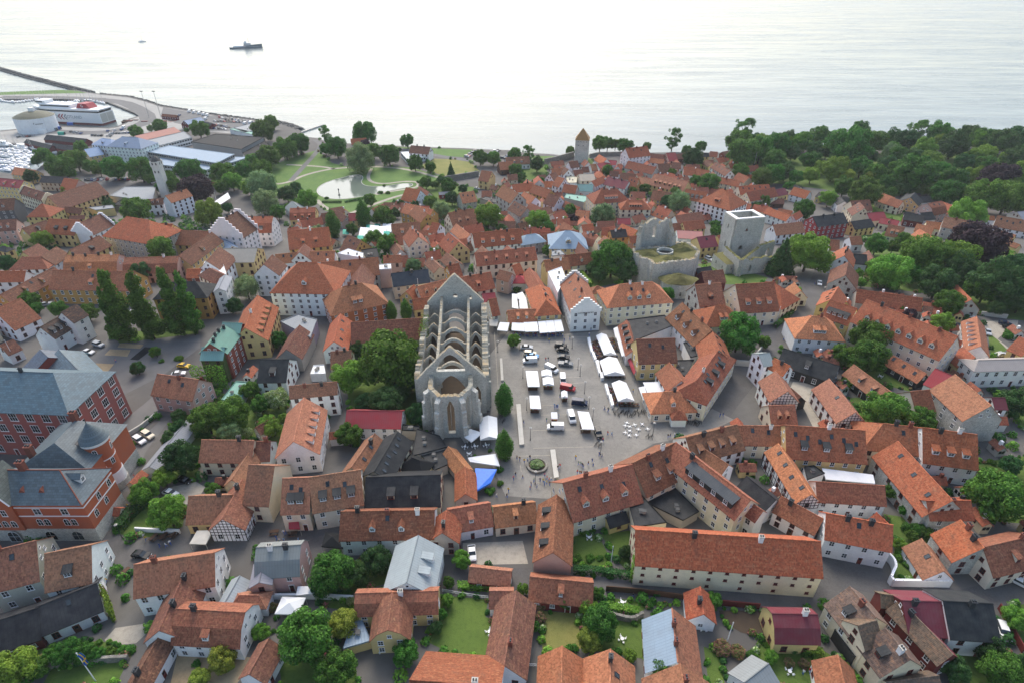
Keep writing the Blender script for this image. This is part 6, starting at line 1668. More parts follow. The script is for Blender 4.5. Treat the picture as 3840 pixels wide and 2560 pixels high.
    me = bpy.data.meshes.new('crown'); me.from_pydata([v[:] for v in V], [], F); me.materials.append(MAT[mats[kd]]); me.update(); return me
def trunk_mesh(seed):
    def f():
        rr = random.Random(seed); b = MB(); b.tube([(0, 0, -.3), (.03, .02, .5), (.0, .05, 1.0)], (.085, .07), 'bark', 7)
        for i in range(6): a = i * 1.05 + rr.random(); b.tube([(0, .03, .62 + .05 * i), (math.cos(a) * .22, math.sin(a) * .22, 1.0 + .08 * i), (math.cos(a) * .42, math.sin(a) * .42, 1.35 + .06 * i)], (.04, .02), 'bark', 5)
        return b.mesh('trunk')
    return shared(('trunk', seed), f)
KN = dict(o='round green tree', l='light green tree', d='dark green tree', p='purple leaved beech', w='grey green feathery tree', y='yellow green tree', f='pale blossoming tree', r='pink rose bush', q='loose airy tree', c='dark cone shaped conifer', t='clipped oval tree', b='green bush', P='tall narrow poplar')
def add_tree(px, py, rpx, kd, idx):
    h = 4.0
    for _ in range(6):
        p = ground(px, py, h); m = pxm((p.x, p.y, p.z + h)); r = rpx / m * (1.0 if kd in 'brt' else 1.1)
        h = (r * (.35 if kd == 'b' else .78) + (0 if kd in 'br' else min(1.6, r * .28)))
        if kd == 't': h = r * 1.9
        if kd == 'q': h = r * 1.05
    v = idx % 3 if kd in 'old' else idx % 2
    me = shared(('crown', kd, v), lambda: crown_mesh('b' if kd == 'b' else kd, hash((ord(kd), v)) % 9973))
    rz = idx * 2.4; wood = py < 1010 and px > 2700
    if kd in 'br':
        o = mk('bush', me, None, None, (p.x, p.y, p.z + (0 if kd == 'b' else r * .5)), rz, (r * 1.05, r * 1.05, r * 1.0)); tag(o, KN[kd], 'bush', 'garden bushes'); return
    t = empty('tree', (p.x, p.y, p.z), rz)
    sz = {'c': 1.15, 't': 1.65}.get(kd, 1.05 + .12 * ((idx * 7) % 5) / 4); hc = h
    wx = 1.45 if kd == 't' else 1.02; cr = mk('crown', me, t, None, (0, 0, hc), 0, (r * wx, r * wx, r * sz))
    s = max(hc * .72, .8); mk('trunk', trunk_mesh(idx % 3), t, None, (0, 0, 0), 0, (max(r, 2) * .75, max(r, 2) * .75, s))
    if kd in 'od' and px > 2700 and py < 800 or idx >= 500: t['label'] = 'tree of the dense green wood along the shore on the right'; t['category'] = 'tree'; t['group'] = 'trees of the shore wood'
    else: tag(t, KN[kd], 'tree', 'town trees' if not wood else 'trees of the shore wood')
i_ = 0; t_ = None
for ln in TREES.strip().splitlines():
    if len(ln) == 1: t_ = ln; continue
    for e in ln.split(';'):
        x, y, r, kd = e.split(); n_ = nat(t_, float(x), float(y)); add_tree(n_[0], n_[1], float(r) / 2.45, kd, i_); i_ += 1
for k, (x, y, h, w) in enumerate(POPLARS):
    p = gp('E', x, y); t = empty('poplar', p, k * 1.7)
    mk('crown', shared(('crown', 'P', k % 4), lambda: crown_mesh('P', 70 + k % 4)), t, None, (0, 0, 1.2), 0, (h * w * (.7 + .08 * (k % 3)), h * w * .72, h)); mk('trunk', trunk_mesh(0), t, None, (0, 0, 0), 0, (4, 4, 6))
    tag(t, ('first', 'second', 'third', 'fourth', 'fifth', 'sixth', 'seventh')[(1, 0, 4, 3, 5, 6, 2)[k]] + ' tall narrow poplar from the left in the playground row', 'tree', 'row of tall poplars', own=True)
rw = random.Random(21)                                   # the wood goes on between the trees that stand out
for k in range(44):
    x, y = rw.uniform(-120, 2500), rw.uniform(300, 760)
    if y > 430 + .18 * x and x < 900 or (900 < x < 1700 and y > 700): continue
    n_ = nat('D', x, y); add_tree(n_[0], n_[1], rw.uniform(60, 100) / 2.45, rw.choice('oooldl'), 500 + k)
# big dark conifer and ivy
p = gp('D', 90, 1545); t = empty('conifer', p); mk('crown', shared(('crown', 'c', 0), lambda: crown_mesh('c', 5)), t, None, (0, 0, 9), 0, (10, 10, 9.5)); mk('trunk', trunk_mesh(1), t, None, (0, 0, 0), 0, (6, 6, 9))
tag(t, 'large dark conifer beside the square ruin tower', 'tree', own=True)
def ivy(verts, n, s, label, mat='leafl', seed=1, thick=.35):
    """leaves over the quad verts (four world points)"""
    rr = random.Random(seed); V = []; F = []; a, b, c, d = map(Vector, verts); N = (b - a).cross(d - a).normalized()
    for _ in range(n):
        u, v = rr.random(), rr.random()
        if rr.random() > .35 + .65 * (1 - v): continue
        p = a.lerp(b, u).lerp(d.lerp(c, u), v) + N * rr.uniform(-thick, thick); nn = (N * rr.choice((-1, 1)) + Vector((rr.gauss(0, .5), rr.gauss(0, .5), rr.gauss(.3, .5)))).normalized(); t = nn.orthogonal().normalized(); u2 = nn.cross(t); q = s * rr.uniform(.6, 1.3); k = len(V)
        V += [(p + t * q)[:], (p + u2 * q)[:], (p - t * q)[:], (p - u2 * q)[:]]; F.append((k, k + 1, k + 2, k + 3))
    me = bpy.data.meshes.new('ivy'); me.from_pydata(V, [], F); me.materials.append(MAT[mat]); return tag(mk('ivy', me), label, 'ivy', own=True)
ivy([(-29.6, 168, 3), (-29.9, 180, 3), (-30.2, 180, 14.5), (-30.0, 168, 14.2)], 1700, .28, 'ivy growing over the left wall of the church ruin', seed=2, thick=1.3)
def ivy_px(t, q, z0, z1, label, n, seed):
    a, b = gp(t, *q[0]), gp(t, *q[1]); ivy([(a.x, a.y, a.z + z0), (b.x, b.y, b.z + z0), (b.x, b.y, b.z + z1), (a.x, a.y, a.z + z1)], n, .22, label, seed=seed)
ivy_px('O', ((1090, 640), (1110, 500)), 0, 8, 'ivy on the left end of the very long warehouse', 900, 4)
ivy_px('M', ((1060, 1010), (990, 780)), 0, 5.5, 'thick ivy on the end wall of the low black roofed house', 1800, 5)
ivy_px('I', ((1800, 240), (2110, 240)), 0, 9.5, 'ivy covering the gable of the copper roofed brick house', 2600, 6)
# clipped hedges
def hedge(t, pts, w, h, label, mat='leafd', seed=1):
    P = [gp(t, *p) for p in pts]; rr = random.Random(seed); V = []; F = []
    for a, b in zip(P, P[1:]):
        L = (b - a).length; d = (b - a).normalized(); n = Vector((-d.y, d.x, 0))
        for _ in range(int(L * (w + 2 * h) * 22)):
            f = rr.random(); k = rr.random()
            if k < .5: q = a.lerp(b, f) + n * rr.uniform(-w / 2, w / 2) + Vector((0, 0, h + rr.uniform(-.15, .1))); nn = Vector((0, 0, 1))
            else: s = rr.choice((-1, 1)); q = a.lerp(b, f) + n * s * w / 2 * rr.uniform(.9, 1.08) + Vector((0, 0, rr.uniform(0, h))); nn = n * s
            nn = (nn + Vector((rr.gauss(0, .4), rr.gauss(0, .4), rr.gauss(0, .4)))).normalized(); t1 = nn.orthogonal().normalized(); u = nn.cross(t1); s = rr.uniform(.12, .24); i = len(V)
            V += [(q + t1 * s)[:], (q + u * s)[:], (q - t1 * s)[:], (q - u * s)[:]]; F.append((i, i + 1, i + 2, i + 3))
    me = bpy.data.meshes.new('hedge'); me.from_pydata(V, [], F); me.materials.append(MAT[mat]); return tag(mk('hedge', me), label, 'hedge', own=True)
hedge('I', [(1100, 1540), (1230, 1380), (1330, 1300)], 2.4, 2.2, 'thick dark hedge beside the orange red brick building', seed=1)
hedge('B', [(610, 885), (790, 885)], 1.6, 1.2, 'clipped dark hedge on the near bank of the park pond, left piece', seed=2)
hedge('B', [(815, 885), (1000, 850)], 1.6, 1.2, 'clipped dark hedge on the near bank of the park pond, right piece', seed=3)
hedge('O', [(560, 545), (800, 560), (1080, 600)], 1.4, 1.6, 'dark hedge between the lawn and the lane', seed=4)
hedge('O', [(870, 880), (1000, 905), (1160, 935)], 1.6, 1.6, 'leafy hedge behind the grey rubble wall', 'leafl', 5)
hedge('P', [(0, 1215), (250, 1250), (500, 1310)], 1.6, 1.4, 'green hedge in front of the yellow house with wine red roof', 'leafl', 6)
hedge('G', [(620, 150), (690, 250), (720, 290)], 1.4, 2.2, 'tall green hedge behind the stepped gable house', 'leafl', 7)
hedge('N', [(1850, 690), (2140, 700), (2340, 690)], 1.6, 1.4, 'leafy hedge behind the white picket fence', 'leafl', 8)
hedge('H', [(60, 660), (180, 560), (220, 520)], 1.4, 1.6, 'green hedge along the lane by the white flagpole', 'leaf', 9)
# ================================================================== SMALL THINGS: cars, boats, market, people
def heading(t, x, y, dx, dy):
    a, b = gp(t, x - dx, y - dy), gp(t, x + dx, y + dy); d = b - a; return math.atan2(d.y, d.x)
def body(b, prof, hw, mat, top=.82):
    """side profile (x, z) extruded across, narrowed toward the roof"""
    zmax = max(p[1] for p in prof); zb = min(p[1] for p in prof)
    w = lambda z: hw * (1 - (1 - top) * max(0, (z - .9) / max(.01, zmax - .9)))
    L = [(x, -w(z), z) for x, z in prof]; Rr = [(x, w(z), z) for x, z in prof]; n = len(prof)
    b.face(L[::-1], mat); b.face(Rr, mat)
    for i in range(n): j = (i + 1) % n; b.face([L[i], L[j], Rr[j], Rr[i]], mat)
def car_parts(kd):
    def f():
        P = dict(
            car=dict(L=4.4, hw=.88, low=[(-2.2, .35), (2.2, .35), (2.2, .72), (1.95, .86), (1.0, .98), (-1.7, 1.02), (-2.18, .9)], cab=[(.95, .98), (.25, 1.45), (-1.0, 1.48), (-1.85, 1.02)], wx=1.35),
            van=dict(L=5.1, hw=.98, low=[(-2.5, .4), (2.5, .4), (2.5, .85), (2.3, 1.1), (1.7, 1.25), (-2.5, 1.25)], cab=[(1.75, 1.25), (1.2, 1.98), (-2.4, 2.08), (-2.48, 1.25)], wx=1.6),
            suv=dict(L=4.6, hw=.93, low=[(-2.25, .42), (2.25, .42), (2.25, .9), (2.0, 1.05), (1.1, 1.12), (-2.2, 1.12)], cab=[(1.05, 1.12), (.45, 1.72), (-1.9, 1.74), (-2.18, 1.12)], wx=1.4),
            pickup=dict(L=5.1, hw=.93, low=[(-2.5, .45), (2.5, .45), (2.5, .95), (2.2, 1.08), (1.3, 1.14), (-2.5, 1.14)], cab=[(1.2, 1.14), (.6, 1.72), (-.3, 1.74), (-.6, 1.14)], wx=1.55))[kd]
        b = MB(); body(b, P['low'], P['hw'], 'car', 1.0)
        cab = P['cab']; g = MB(); body(g, cab, P['hw'] * .95, 'glass', .84)
        # roof skin and pillars
        r = MB(); z = max(c[1] for c in cab); xs_ = [c[0] for c in cab if c[1] > z - .15]; w = P['hw'] * .82; r.box(min(xs_), max(xs_), -w, w, z - .02, z + .05, 'car')
        if kd == 'van':
            for s in (-1, 1): r.box(-2.42, .55, s * P['hw'] * .955 - .03 if s > 0 else -P['hw'] * .955 - .03, s * P['hw'] * .955 + .03 if s > 0 else -P['hw'] * .955 + .03, 1.25, 2.0, 'car')
        wh = MB()
        n = 12
        for i in range(n):
            a0, a1 = 2 * math.pi * i / n, 2 * math.pi * (i + 1) / n; q = [(math.cos(a) * .32, math.sin(a) * .32) for a in (a0, a1)]
            wh.face([(q[0][0], -.11, q[0][1]), (q[1][0], -.11, q[1][1]), (q[1][0], .11, q[1][1]), (q[0][0], .11, q[0][1])], 'rubber')
            for s in (-.11, .11): wh.face([(0, s, 0), (q[0][0], s, q[0][1]), (q[1][0], s, q[1][1])], 'rubber'); wh.face([(0, s * 1.06, 0), (q[0][0] * .6, s * 1.06, q[0][1] * .6), (q[1][0] * .6, s * 1.06, q[1][1] * .6)], 'concrete')
        l = MB().box(-.06, .06, -.16, .16, -.07, .07, 'white')
        return b.mesh('body'), g.mesh('windows'), r.mesh('roof'), wh.mesh('wheel'), l.mesh('headlight'), P
    return shared(('car', kd), f)
CC = dict(white='dcdcda', silver='a9adb0', black='17191b', red='9e2a2f', blue='2f4f86', navy='1d2a44', teal='2a8a93', yellow='d9b13a', cream='d8cdb4', grey='63686c', green='3c4a3c', sky='5a96c8')
def add_car(p, ang, kd, col, label, group, detail=True):
    bo, gl, ro, wh, hl, P = car_parts(kd); c = empty('van' if kd == 'van' else 'car', p, ang); cc = lin(CC[col])
    mk('body', bo, c, cc); mk('cabin_glass', gl, c); mk('roof', ro, c, cc)
    if detail:
        for x in (-1, 1):
            for y in (-1, 1): mk('wheel', wh, c, None, (x * P['wx'], y * (P['hw'] - .08), .32))
        for y in (-1, 1): mk('headlight', hl, c, None, (P['L'] / 2 - .02, y * P['hw'] * .7, .68))
    tag(c, label, 'van' if kd == 'van' else 'car', group); return c
for e in '''G 135 840 1 0 car silver;G 165 900 1 .05 suv cream;G 188 918 1 .1 car sky;G 165 965 -1 .05 van white;G 448 828 1 .1 suv black;G 466 864 1 .1 car black;G 475 932 1 .1 car black;G 492 992 1 .1 pickup grey;G 362 1040 1 .5 van white
G 466 1140 .1 1 van white;G 512 1216 1 .2 van red;G 620 1350 1 .1 van navy;G 546 1485 .35 1 van white;K 400 300 -1 -.02 van white;K 792 352 .4 1 suv black;C 1810 1402 1 .3 suv white;H 474 252 .1 1 car white;H 2180 622 1 .25 car navy;H 2215 655 1 .2 car black;H 2245 690 1 .3 car black
H 2140 905 1 -.1 car silver;H 1845 552 1 .1 car white;H 2020 700 .3 1 car silver;I 1282 712 .7 .4 suv white;I 1360 664 .7 .4 suv cream;I 1165 828 .8 .3 suv black;I 1570 1197 .9 .35 car white;I 1690 1075 1 .3 car black;I 1642 100 1 -.1 car white;I 1690 28 1 .1 car yellow
E 738 1408 1 .1 car teal;E 810 1372 1 .15 car white;E 905 1306 1 .3 suv silver;E 420 936 1 -.2 car silver;M 1302 392 1 .2 car black;P 2315 645 1 .5 car white;P 2155 1095 .4 1 suv white;N 1985 375 .1 1 car white;C 1250 1055 1 -.1 car navy;C 1300 1065 1 .1 car silver
G 900 650 1 0 suv black;H 330 1100 1 .3 suv green;B 2030 755 1 .1 car silver;E 1215 1015 .3 1 car white'''.replace('\n', ';').split(';'):
    t, x, y, dx, dy, kd, col = e.split(); x, y, dx, dy = map(float, (x, y, dx, dy)); p = gp(t, x, y, .5); p.z = tz(p.y) + .03
    if t == 'G' and x == 900: continue
    place = 'on the market square' if t in 'GK' and y > 200 else 'parked by the houses'
    add_car(p, heading(t, x, y, dx * 30, dy * 30), kd, col, f'{ {"sky":"light blue"}.get(col, col) } {dict(car="car", suv="estate car", van="van", pickup="pickup")[kd]} {place}', 'vehicles on the square' if 'square' in place else 'cars parked between houses')
rc_ = random.Random(5); cols = ['white', 'silver', 'black', 'grey', 'blue', 'red', 'silver', 'black', 'white', 'grey']
def car_row(t, a, b, n, dx, dy, where, group):
    for i in range(n):
        if rc_.random() < .1: continue
        f = (i + .5) / n; x, y = a[0] + (b[0] - a[0]) * f, a[1] + (b[1] - a[1]) * f; p = gp(t, x, y); p.z = tz(p.y) + .03; col = rc_.choice(cols)
        add_car(p, heading(t, x, y, dx, dy) + rc_.uniform(-.05, .05), rc_.choice(('car', 'car', 'suv')), col, f'{col} car {where}', group, False)
hp = ('parked on the harbour car park', 'cars on the harbour car park')
car_row('A', (2000, 592), (2330, 640), 11, 12, 14, *hp); car_row('A', (1960, 628), (2250, 640), 10, 14, 6, *hp); car_row('A', (1930, 655), (2140, 690), 9, 14, 8, *hp); car_row('A', (1920, 690), (2080, 705), 6, 14, 4, *hp)
car_row('A', (780, 1170), (1200, 1165), 15, 10, -12, 'parked under the trees below the harbour', 'cars under the harbour trees'); car_row('A', (1380, 1165), (1420, 1200), 3, 10, -4, 'parked under the trees below the harbour', 'cars under the harbour trees')
car_row('A', (640, 725), (760, 745), 4, 14, -6, 'standing on the ferry quay', 'cars on the ferry quay'); car_row('A', (840, 760), (1060, 768), 8, 14, -8, 'standing on the ferry quay', 'cars on the ferry quay'); car_row('A', (960, 722), (1220, 700), 4, 14, -6, 'standing on the ferry quay', 'cars on the ferry quay')
for q in (((1930, 470), (2030, 410), 9), ((2130, 450), (2230, 405), 8), ((2260, 480), (2352, 450), 7)): car_row('B', q[0], q[1], q[2], 20, 2, 'in the shore car park beside the park', 'cars on the shore car park')
car_row('A', (1000, 745), (1230, 735), 8, 14, -6, 'standing on the ferry quay', 'cars on the ferry quay'); car_row('A', (160, 775), (330, 765), 6, 14, -4, 'beside the round tank hall', 'cars at the tank hall'); car_row('A', (2060, 612), (2340, 660), 10, 12, 12, *hp); car_row('A', (1600, 600), (1660, 570), 3, 14, -6, *hp)
def caravan():
    b = MB(); b.prism([(-2.6, -1.1), (2.6, -1.1), (2.6, 1.1), (-2.6, 1.1)], .5, 2.5, 'white'); b.box(-1.5, -.4, -1.12, -1.08, 1.4, 2.0, 'glass').box(.5, 1.6, -1.12, -1.08, 1.4, 2.0, 'glass').box(-2.3, -1.7, -1.05, 1.05, 2.5, 2.62, 'concrete'); b.box(2.6, 3.4, -.06, .06, .5, .6, 'dark')
    for x in (-.5, .5): b.ring(x, -1.0, .0, .5, .25, .25, 'rubber', 8)
    return b.mesh('camper')
for i, (x, y) in enumerate(((1740, 545), (1785, 553), (1830, 562), (1870, 572), (1905, 580), (1140, 692), (1890, 612), (2250, 655), (2300, 650))):
    p = gp('A', x, y); o = mk('camper', shared('camper', caravan), None, None, p, heading('A', x, y, 14, -8)); tag(o, 'white camper van on the harbour car park', 'camper', 'campers at the harbour')
# ---------------------------------------------------------------- boats
def boat_meshes(kd):
    def f():
        L, w = (11, 1.7) if kd == 's' else (10, 1.9)
        P = [(-L / 2, -w * .75), (0, -w), (L * .3, -w * .65), (L / 2, 0), (L * .3, w * .65), (0, w), (-L / 2, w * .75)]
        b = MB(); b.prism([(x * .92, y * .85) for x, y in P], -.4, .35, 'paint'); b.prism(P, .35, 1.05, 'white')
        c = MB(); c.prism([(x * .52 + .2, y * .6) for x, y in P], 1.05, 1.6 if kd == 's' else 2.1, 'white'); c.box(-1.6, 1.4, -w * .52, w * .52, 1.25 if kd == 's' else 1.5, 1.5 if kd == 's' else 1.9, 'glass')
        m = MB(); m.tube([(.6, 0, 1.2), (.6, 0, 13.5)], .11, 'concrete', 5); m.tube([(.6, 0, 2.4), (-4, 0, 2.3)], .16, 'bluepaint', 5); m.tube([(.6, -1, 7.5), (.6, 1, 7.5)], .05, 'concrete', 4)
        return b.mesh('hull'), c.mesh('cabin'), m.mesh('mast')
    return shared(('boat', kd), f)
def add_boat(t, x, y, dx, dy, kd, sc, label, group):
    p = hit(*nat(t, x, y), SEA_Z); p.z = SEA_Z + .1; a = hit(*nat(t, x - dx, y - dy), SEA_Z); e = hit(*nat(t, x + dx, y + dy), SEA_Z); d = e - a
    h, c, m = boat_meshes(kd); o = empty('sailing_boat' if kd == 's' else 'motor_boat', p, math.atan2(d.y, d.x)); o.scale = (sc,) * 3
    mk('hull', h, o, lin(rc_.choice(['e3e3e1', 'e3e3e1', '2d4668', '9aa3aa']))); mk('cabin', c, o)
    if kd == 's': mk('mast', m, o)
    if label: o['label'] = label; o['category'] = 'boat'; o['group'] = group
for i in range(34): add_boat('A', 10 + i * 28.6 + rc_.uniform(-5, 5), 440 + 13 * math.sin(i * .4) + i * .5, 16, 8, 's' if i % 4 else 'm', rc_.uniform(.8, 1.15), 'white boat moored in the row along the far mole', 'boats moored along the far mole')
for r_, (y, n, x1) in enumerate(((850, 3, 130), (900, 8, 280), (930, 9, 330), (960, 9, 360), (990, 8, 350), (1020, 8, 300), (1050, 6, 260), (1075, 5, 200))):
    for i in range(n): add_boat('A', 15 + (x1 - 15) * (i + rc_.uniform(.2, .8)) / n + (0 if r_ else 0), y + rc_.uniform(-8, 8), 16, 5 + rc_.uniform(-2, 2), 's' if rc_.random() < .45 else 'm', rc_.uniform(.8, 1.25), 'white boat moored among many in the near marina', 'boats in the near marina')
for x, y, s in ((210, 880, 2.0), (330, 885, 1.6), (480, 915, 1.8), (40, 850, 2.0)): add_boat('A', x, y, 20, 6, 'm', s, 'large white motor yacht in the marina beside the red sheds', 'large motor yachts in the marina')
p_ = hit(533, 158, SEA_Z); h_, c_, m_ = boat_meshes('s'); o_ = empty('sailing_boat', p_, .4); o_.scale = (1.3,) * 3; mk('hull', h_, o_, lin('e3e3e1')); mk('cabin', c_, o_); mk('mast', m_, o_); tag(o_, 'tiny lone sailing boat far out on the sea', 'boat', own=True)
for i, (x, y) in enumerate(((1480, 590), (1370, 590))):
    p = gp('A', x, y); o = MB().tube([(0, 0, 0), (0, 0, 26)], (.35, .18), 'concrete', 6).box(-1.5, 1.5, -.3, .3, 25.5, 26.2, 'dark').build('light_mast'); o.location = p; tag(o, ('tall slender light mast on the harbour point', 'second tall light mast at the harbour basin')[i], 'mast', own=True)
b = MB(); q0 = Vector(low('A', 1160, 622))
for k in range(14): x, y = q0.x + rc_.uniform(0, 50), q0.y + rc_.uniform(-6, 4); b.box(x - 3, x + 3, y - 1.2, y + 1.2, SEA_Z - .5, SEA_Z + rc_.uniform(.8, 3), rc_.choice(('redtrim', 'wood', 'dark')))
tag(b.build('fishing_boat_cluster'), 'cluster of rusty red work boats moored at the inner quay', 'boats', own=True)
# ---------------------------------------------------------------- market tents, stalls, awnings
def q4(t, pts, h): return [gp(t, *p, h) for p in pts]
def tent(t, corners, eave, rise, label, cat='tent', name='market_tent', mat='canvas', legs=True, ridge='long', color=None, skirt=.3, flat=False):
    """corners: eave corners in the photograph in order (front-left, front-right, back-right, back-left)"""
    P = q4(t, corners, eave); c0 = sum(P, Vector()) / 4; c = empty(name, (c0.x, c0.y, c0.z)); L = [(p.x - c0.x, p.y - c0.y) for p in P]
    b = MB(); z0, z1 = eave, eave + rise
    if ridge == 'long':
        m0 = ((L[0][0] + L[1][0]) / 2, (L[0][1] + L[1][1]) / 2, z1); m1 = ((L[2][0] + L[3][0]) / 2, (L[2][1] + L[3][1]) / 2, z1)
        b.face([(*L[0], z0), m0, m1, (*L[3], z0)][::-1], mat); b.face([(*L[1], z0), (*L[2], z0), m1, m0], mat); b.face([(*L[0], z0), (*L[1], z0), m0], mat); b.face([(*L[2], z0), (*L[3], z0), m1], mat)
    elif ridge == 'peak':
        for i in range(4): b.face([(*L[i], z0), (*L[(i + 1) % 4], z0), (0, 0, z1)], mat)
    else:
        b.face([(*L[0], z0), (*L[1], z0), (*L[2], z1), (*L[3], z1)], mat); b.face([(x, y, z - .06) for (x, y), z in zip(L, (z0, z0, z1, z1))][::-1], mat)
    if skirt:
        for i in range(4):
            if ridge == 'slope' and i != 0: continue
            b.face([(*L[i], z0 - skirt), (*L[(i + 1) % 4], z0 - skirt), (*L[(i + 1) % 4], z0), (*L[i], z0)], mat)
    b.build('canopy', c, color)
    if legs:
        n = 1
        for i, (x, y) in enumerate(L): MB().tube([(x * .96, y * .96, 0), (x * .96, y * .96, z0 if not (ridge == 'slope' and i > 1) else z1)], .045, 'concrete', 5).build('leg', c)
    if name == 'market_stall':
        ang = math.atan2(L[1][1] - L[0][1], L[1][0] - L[0][0]); wd = math.dist(L[0], L[1]); dp = math.dist(L[1], L[2])
        ct = MB().box(-wd * .4, wd * .4, -dp * .38, -dp * .38 + .9, .05, .8, 'wood').box(-wd * .4, -wd * .4 + .8, -dp * .3, dp * .35, .05, .8, 'wood').build('counter', c); ct.rotation_euler = (0, 0, ang)
        for i in range(5):
            o = mk('crate', shared('crate', lambda: MB().box(-.3, .3, -.22, .22, 0, .28, 'wood').box(-.27, .27, -.19, .19, .281, .34, 'paint').mesh('crate')), None, lin(rc_.choice(('b0343a', 'c9a92c', '5e7e30', 'd8d0c0', 'a86a3a'))), Matrix.Rotation(ang, 3, 'Z') @ Vector((-wd * .34 + wd * .17 * i, -dp * .38 + .45, .81)) + c0, ang)
            o['label'] = 'small wooden crate of goods on the counter of the ' + ' '.join(label.split()[:6]); o['category'] = 'crate'; o['group'] = 'crates on the market stalls'
    return tag(c, label, cat, own=True)
tent('G', [(845, 905), (960, 905), (868, 722), (772, 730)], 2.5, .9, 'narrow white beer tent nearest the stepped gable house')
tent('G', [(850, 1090), (1040, 1090), (965, 935), (805, 960)], 2.6, 1.3, 'widest of the three white peaked market tents, the middle one')
tent('G', [(975, 1330), (1125, 1325), (1050, 1160), (915, 1165)], 2.6, 1.2, 'white peaked market tent beside the parked bicycles')
tent('G', [(145, 1195), (255, 1195), (235, 1060), (125, 1058)], 2.4, .35, 'cream market stall canopy at the left of the square', 'market stall', 'market_stall', ridge='slope')
tent('G', [(285, 1180), (385, 1182), (378, 1115), (280, 1118)], 2.3, .6, 'small white market tent behind the cream stall', 'market stall', 'market_stall')
tent('G', [(272, 1100), (370, 1102), (362, 1048), (270, 1050)], 2.3, .6, 'small white market tent next to the white camper van', 'market stall', 'market_stall')
tent('G', [(455, 1295), (512, 1295), (508, 1240), (452, 1242)], 2.2, .5, 'tiny white stall roof in front of the red van', 'market stall', 'market_stall')
tent('G', [(168, 1395), (268, 1398), (250, 1285), (160, 1285)], 2.4, .3, 'white stall canopy left of the blue van', 'market stall', 'market_stall', ridge='slope')
tent('G', [(362, 1488), (418, 1488), (414, 1440), (358, 1440)], 2.2, .4, 'small white stall canopy beside the white van with open door', 'market stall', 'market_stall', ridge='slope')
tent('K', [(645, 310), (758, 314), (705, 165), (600, 155)], 2.5, .4, 'long white stall canopy behind the dark car', 'market stall', 'market_stall', ridge='slope')
tent('J', [(2060, 410), (2222, 400), (2215, 205), (2050, 215)], 2.5, 1.0, 'grey white tent at the foot of the church apse')
tent('J', [(1980, 430), (2082, 345), (1965, 308), (1915, 385)], 2.4, .3, 'square cream parasol beside the church apse', 'parasol', 'parasol', ridge='peak')
tent('J', [(1965, 610), (2240, 650), (2200, 545), (1945, 580)], 2.4, .3, 'white canvas roof behind the blue tarpaulin', ridge='slope')
MAT['tarp'] = m_plain('blue_tarp', '3b78dc', .45, .35, 1.5)
tent('J', [(2022, 880), (2160, 800), (2215, 700), (2014, 690)], 2.2, .8, 'bright blue tarpaulin stretched beside the orange roofed wing', 'tarpaulin', 'tarpaulin', 'tarp', ridge='slope', skirt=.5)
tent('N', [(170, 930), (385, 935), (460, 780), (240, 772)], 2.4, 1.1, 'white garden tent on the terrace at lower left', ridge='peak')
tent('N', [(365, 760), (540, 740), (552, 680), (385, 682)], 2.2, .2, 'small white awning sail beside the pink house', ridge='slope')
tent('M', [(1740, 285), (1890, 290), (1960, 160), (1810, 165)], 2.4, .3, 'greyish parasol roof beside the timber framed house', 'parasol', 'parasol', 'concrete', ridge='peak')
tent('N', [(600, 310), (800, 330), (790, 190), (640, 180)], 3, 1.2, 'black pavilion roof on the street', 'pavilion', 'pavilion', 'black', ridge='peak')
tent('A', [(1960, 1370), (2010, 1395), (2120, 1340), (2095, 1290)], 3.5, .5, 'white sail canopy beside the purple beech', 'canopy', 'sail_canopy', ridge='slope', skirt=0)
tent('L', [(530, 770), (985, 812), (960, 742), (490, 682)], 3.2, .5, 'long white canvas roof behind the white shuttered house', ridge='slope')
for k, (x, y) in enumerate(((990, 1150), (1080, 1130), (1150, 1140), (1200, 1110))): tent('B', [(x - 50, y + 25), (x + 40, y + 28), (x + 50, y - 22), (x - 30, y - 25)], 2.6, .8, f'{("first", "second", "third", "fourth")[k]} white beer garden tent from the left among the trees', ridge='peak')
MAT['teal'] = m_plain('teal_canvas', '2f9b86', .7, .1)
for k, (x, y) in enumerate(((1040, 1105), (1115, 1095), (825, 1150), (960, 1205), (1200, 1165))): tent('B', [(x - 30, y + 14), (x + 26, y + 14), (x + 30, y - 12), (x - 26, y - 12)], 2.4, .6, 'teal green beer garden parasol ' + ('nearest the tents', 'behind the tents', 'left of the tents', 'in front of the tents', 'right of the tents')[k], 'parasol', 'parasol', 'teal', ridge='peak')
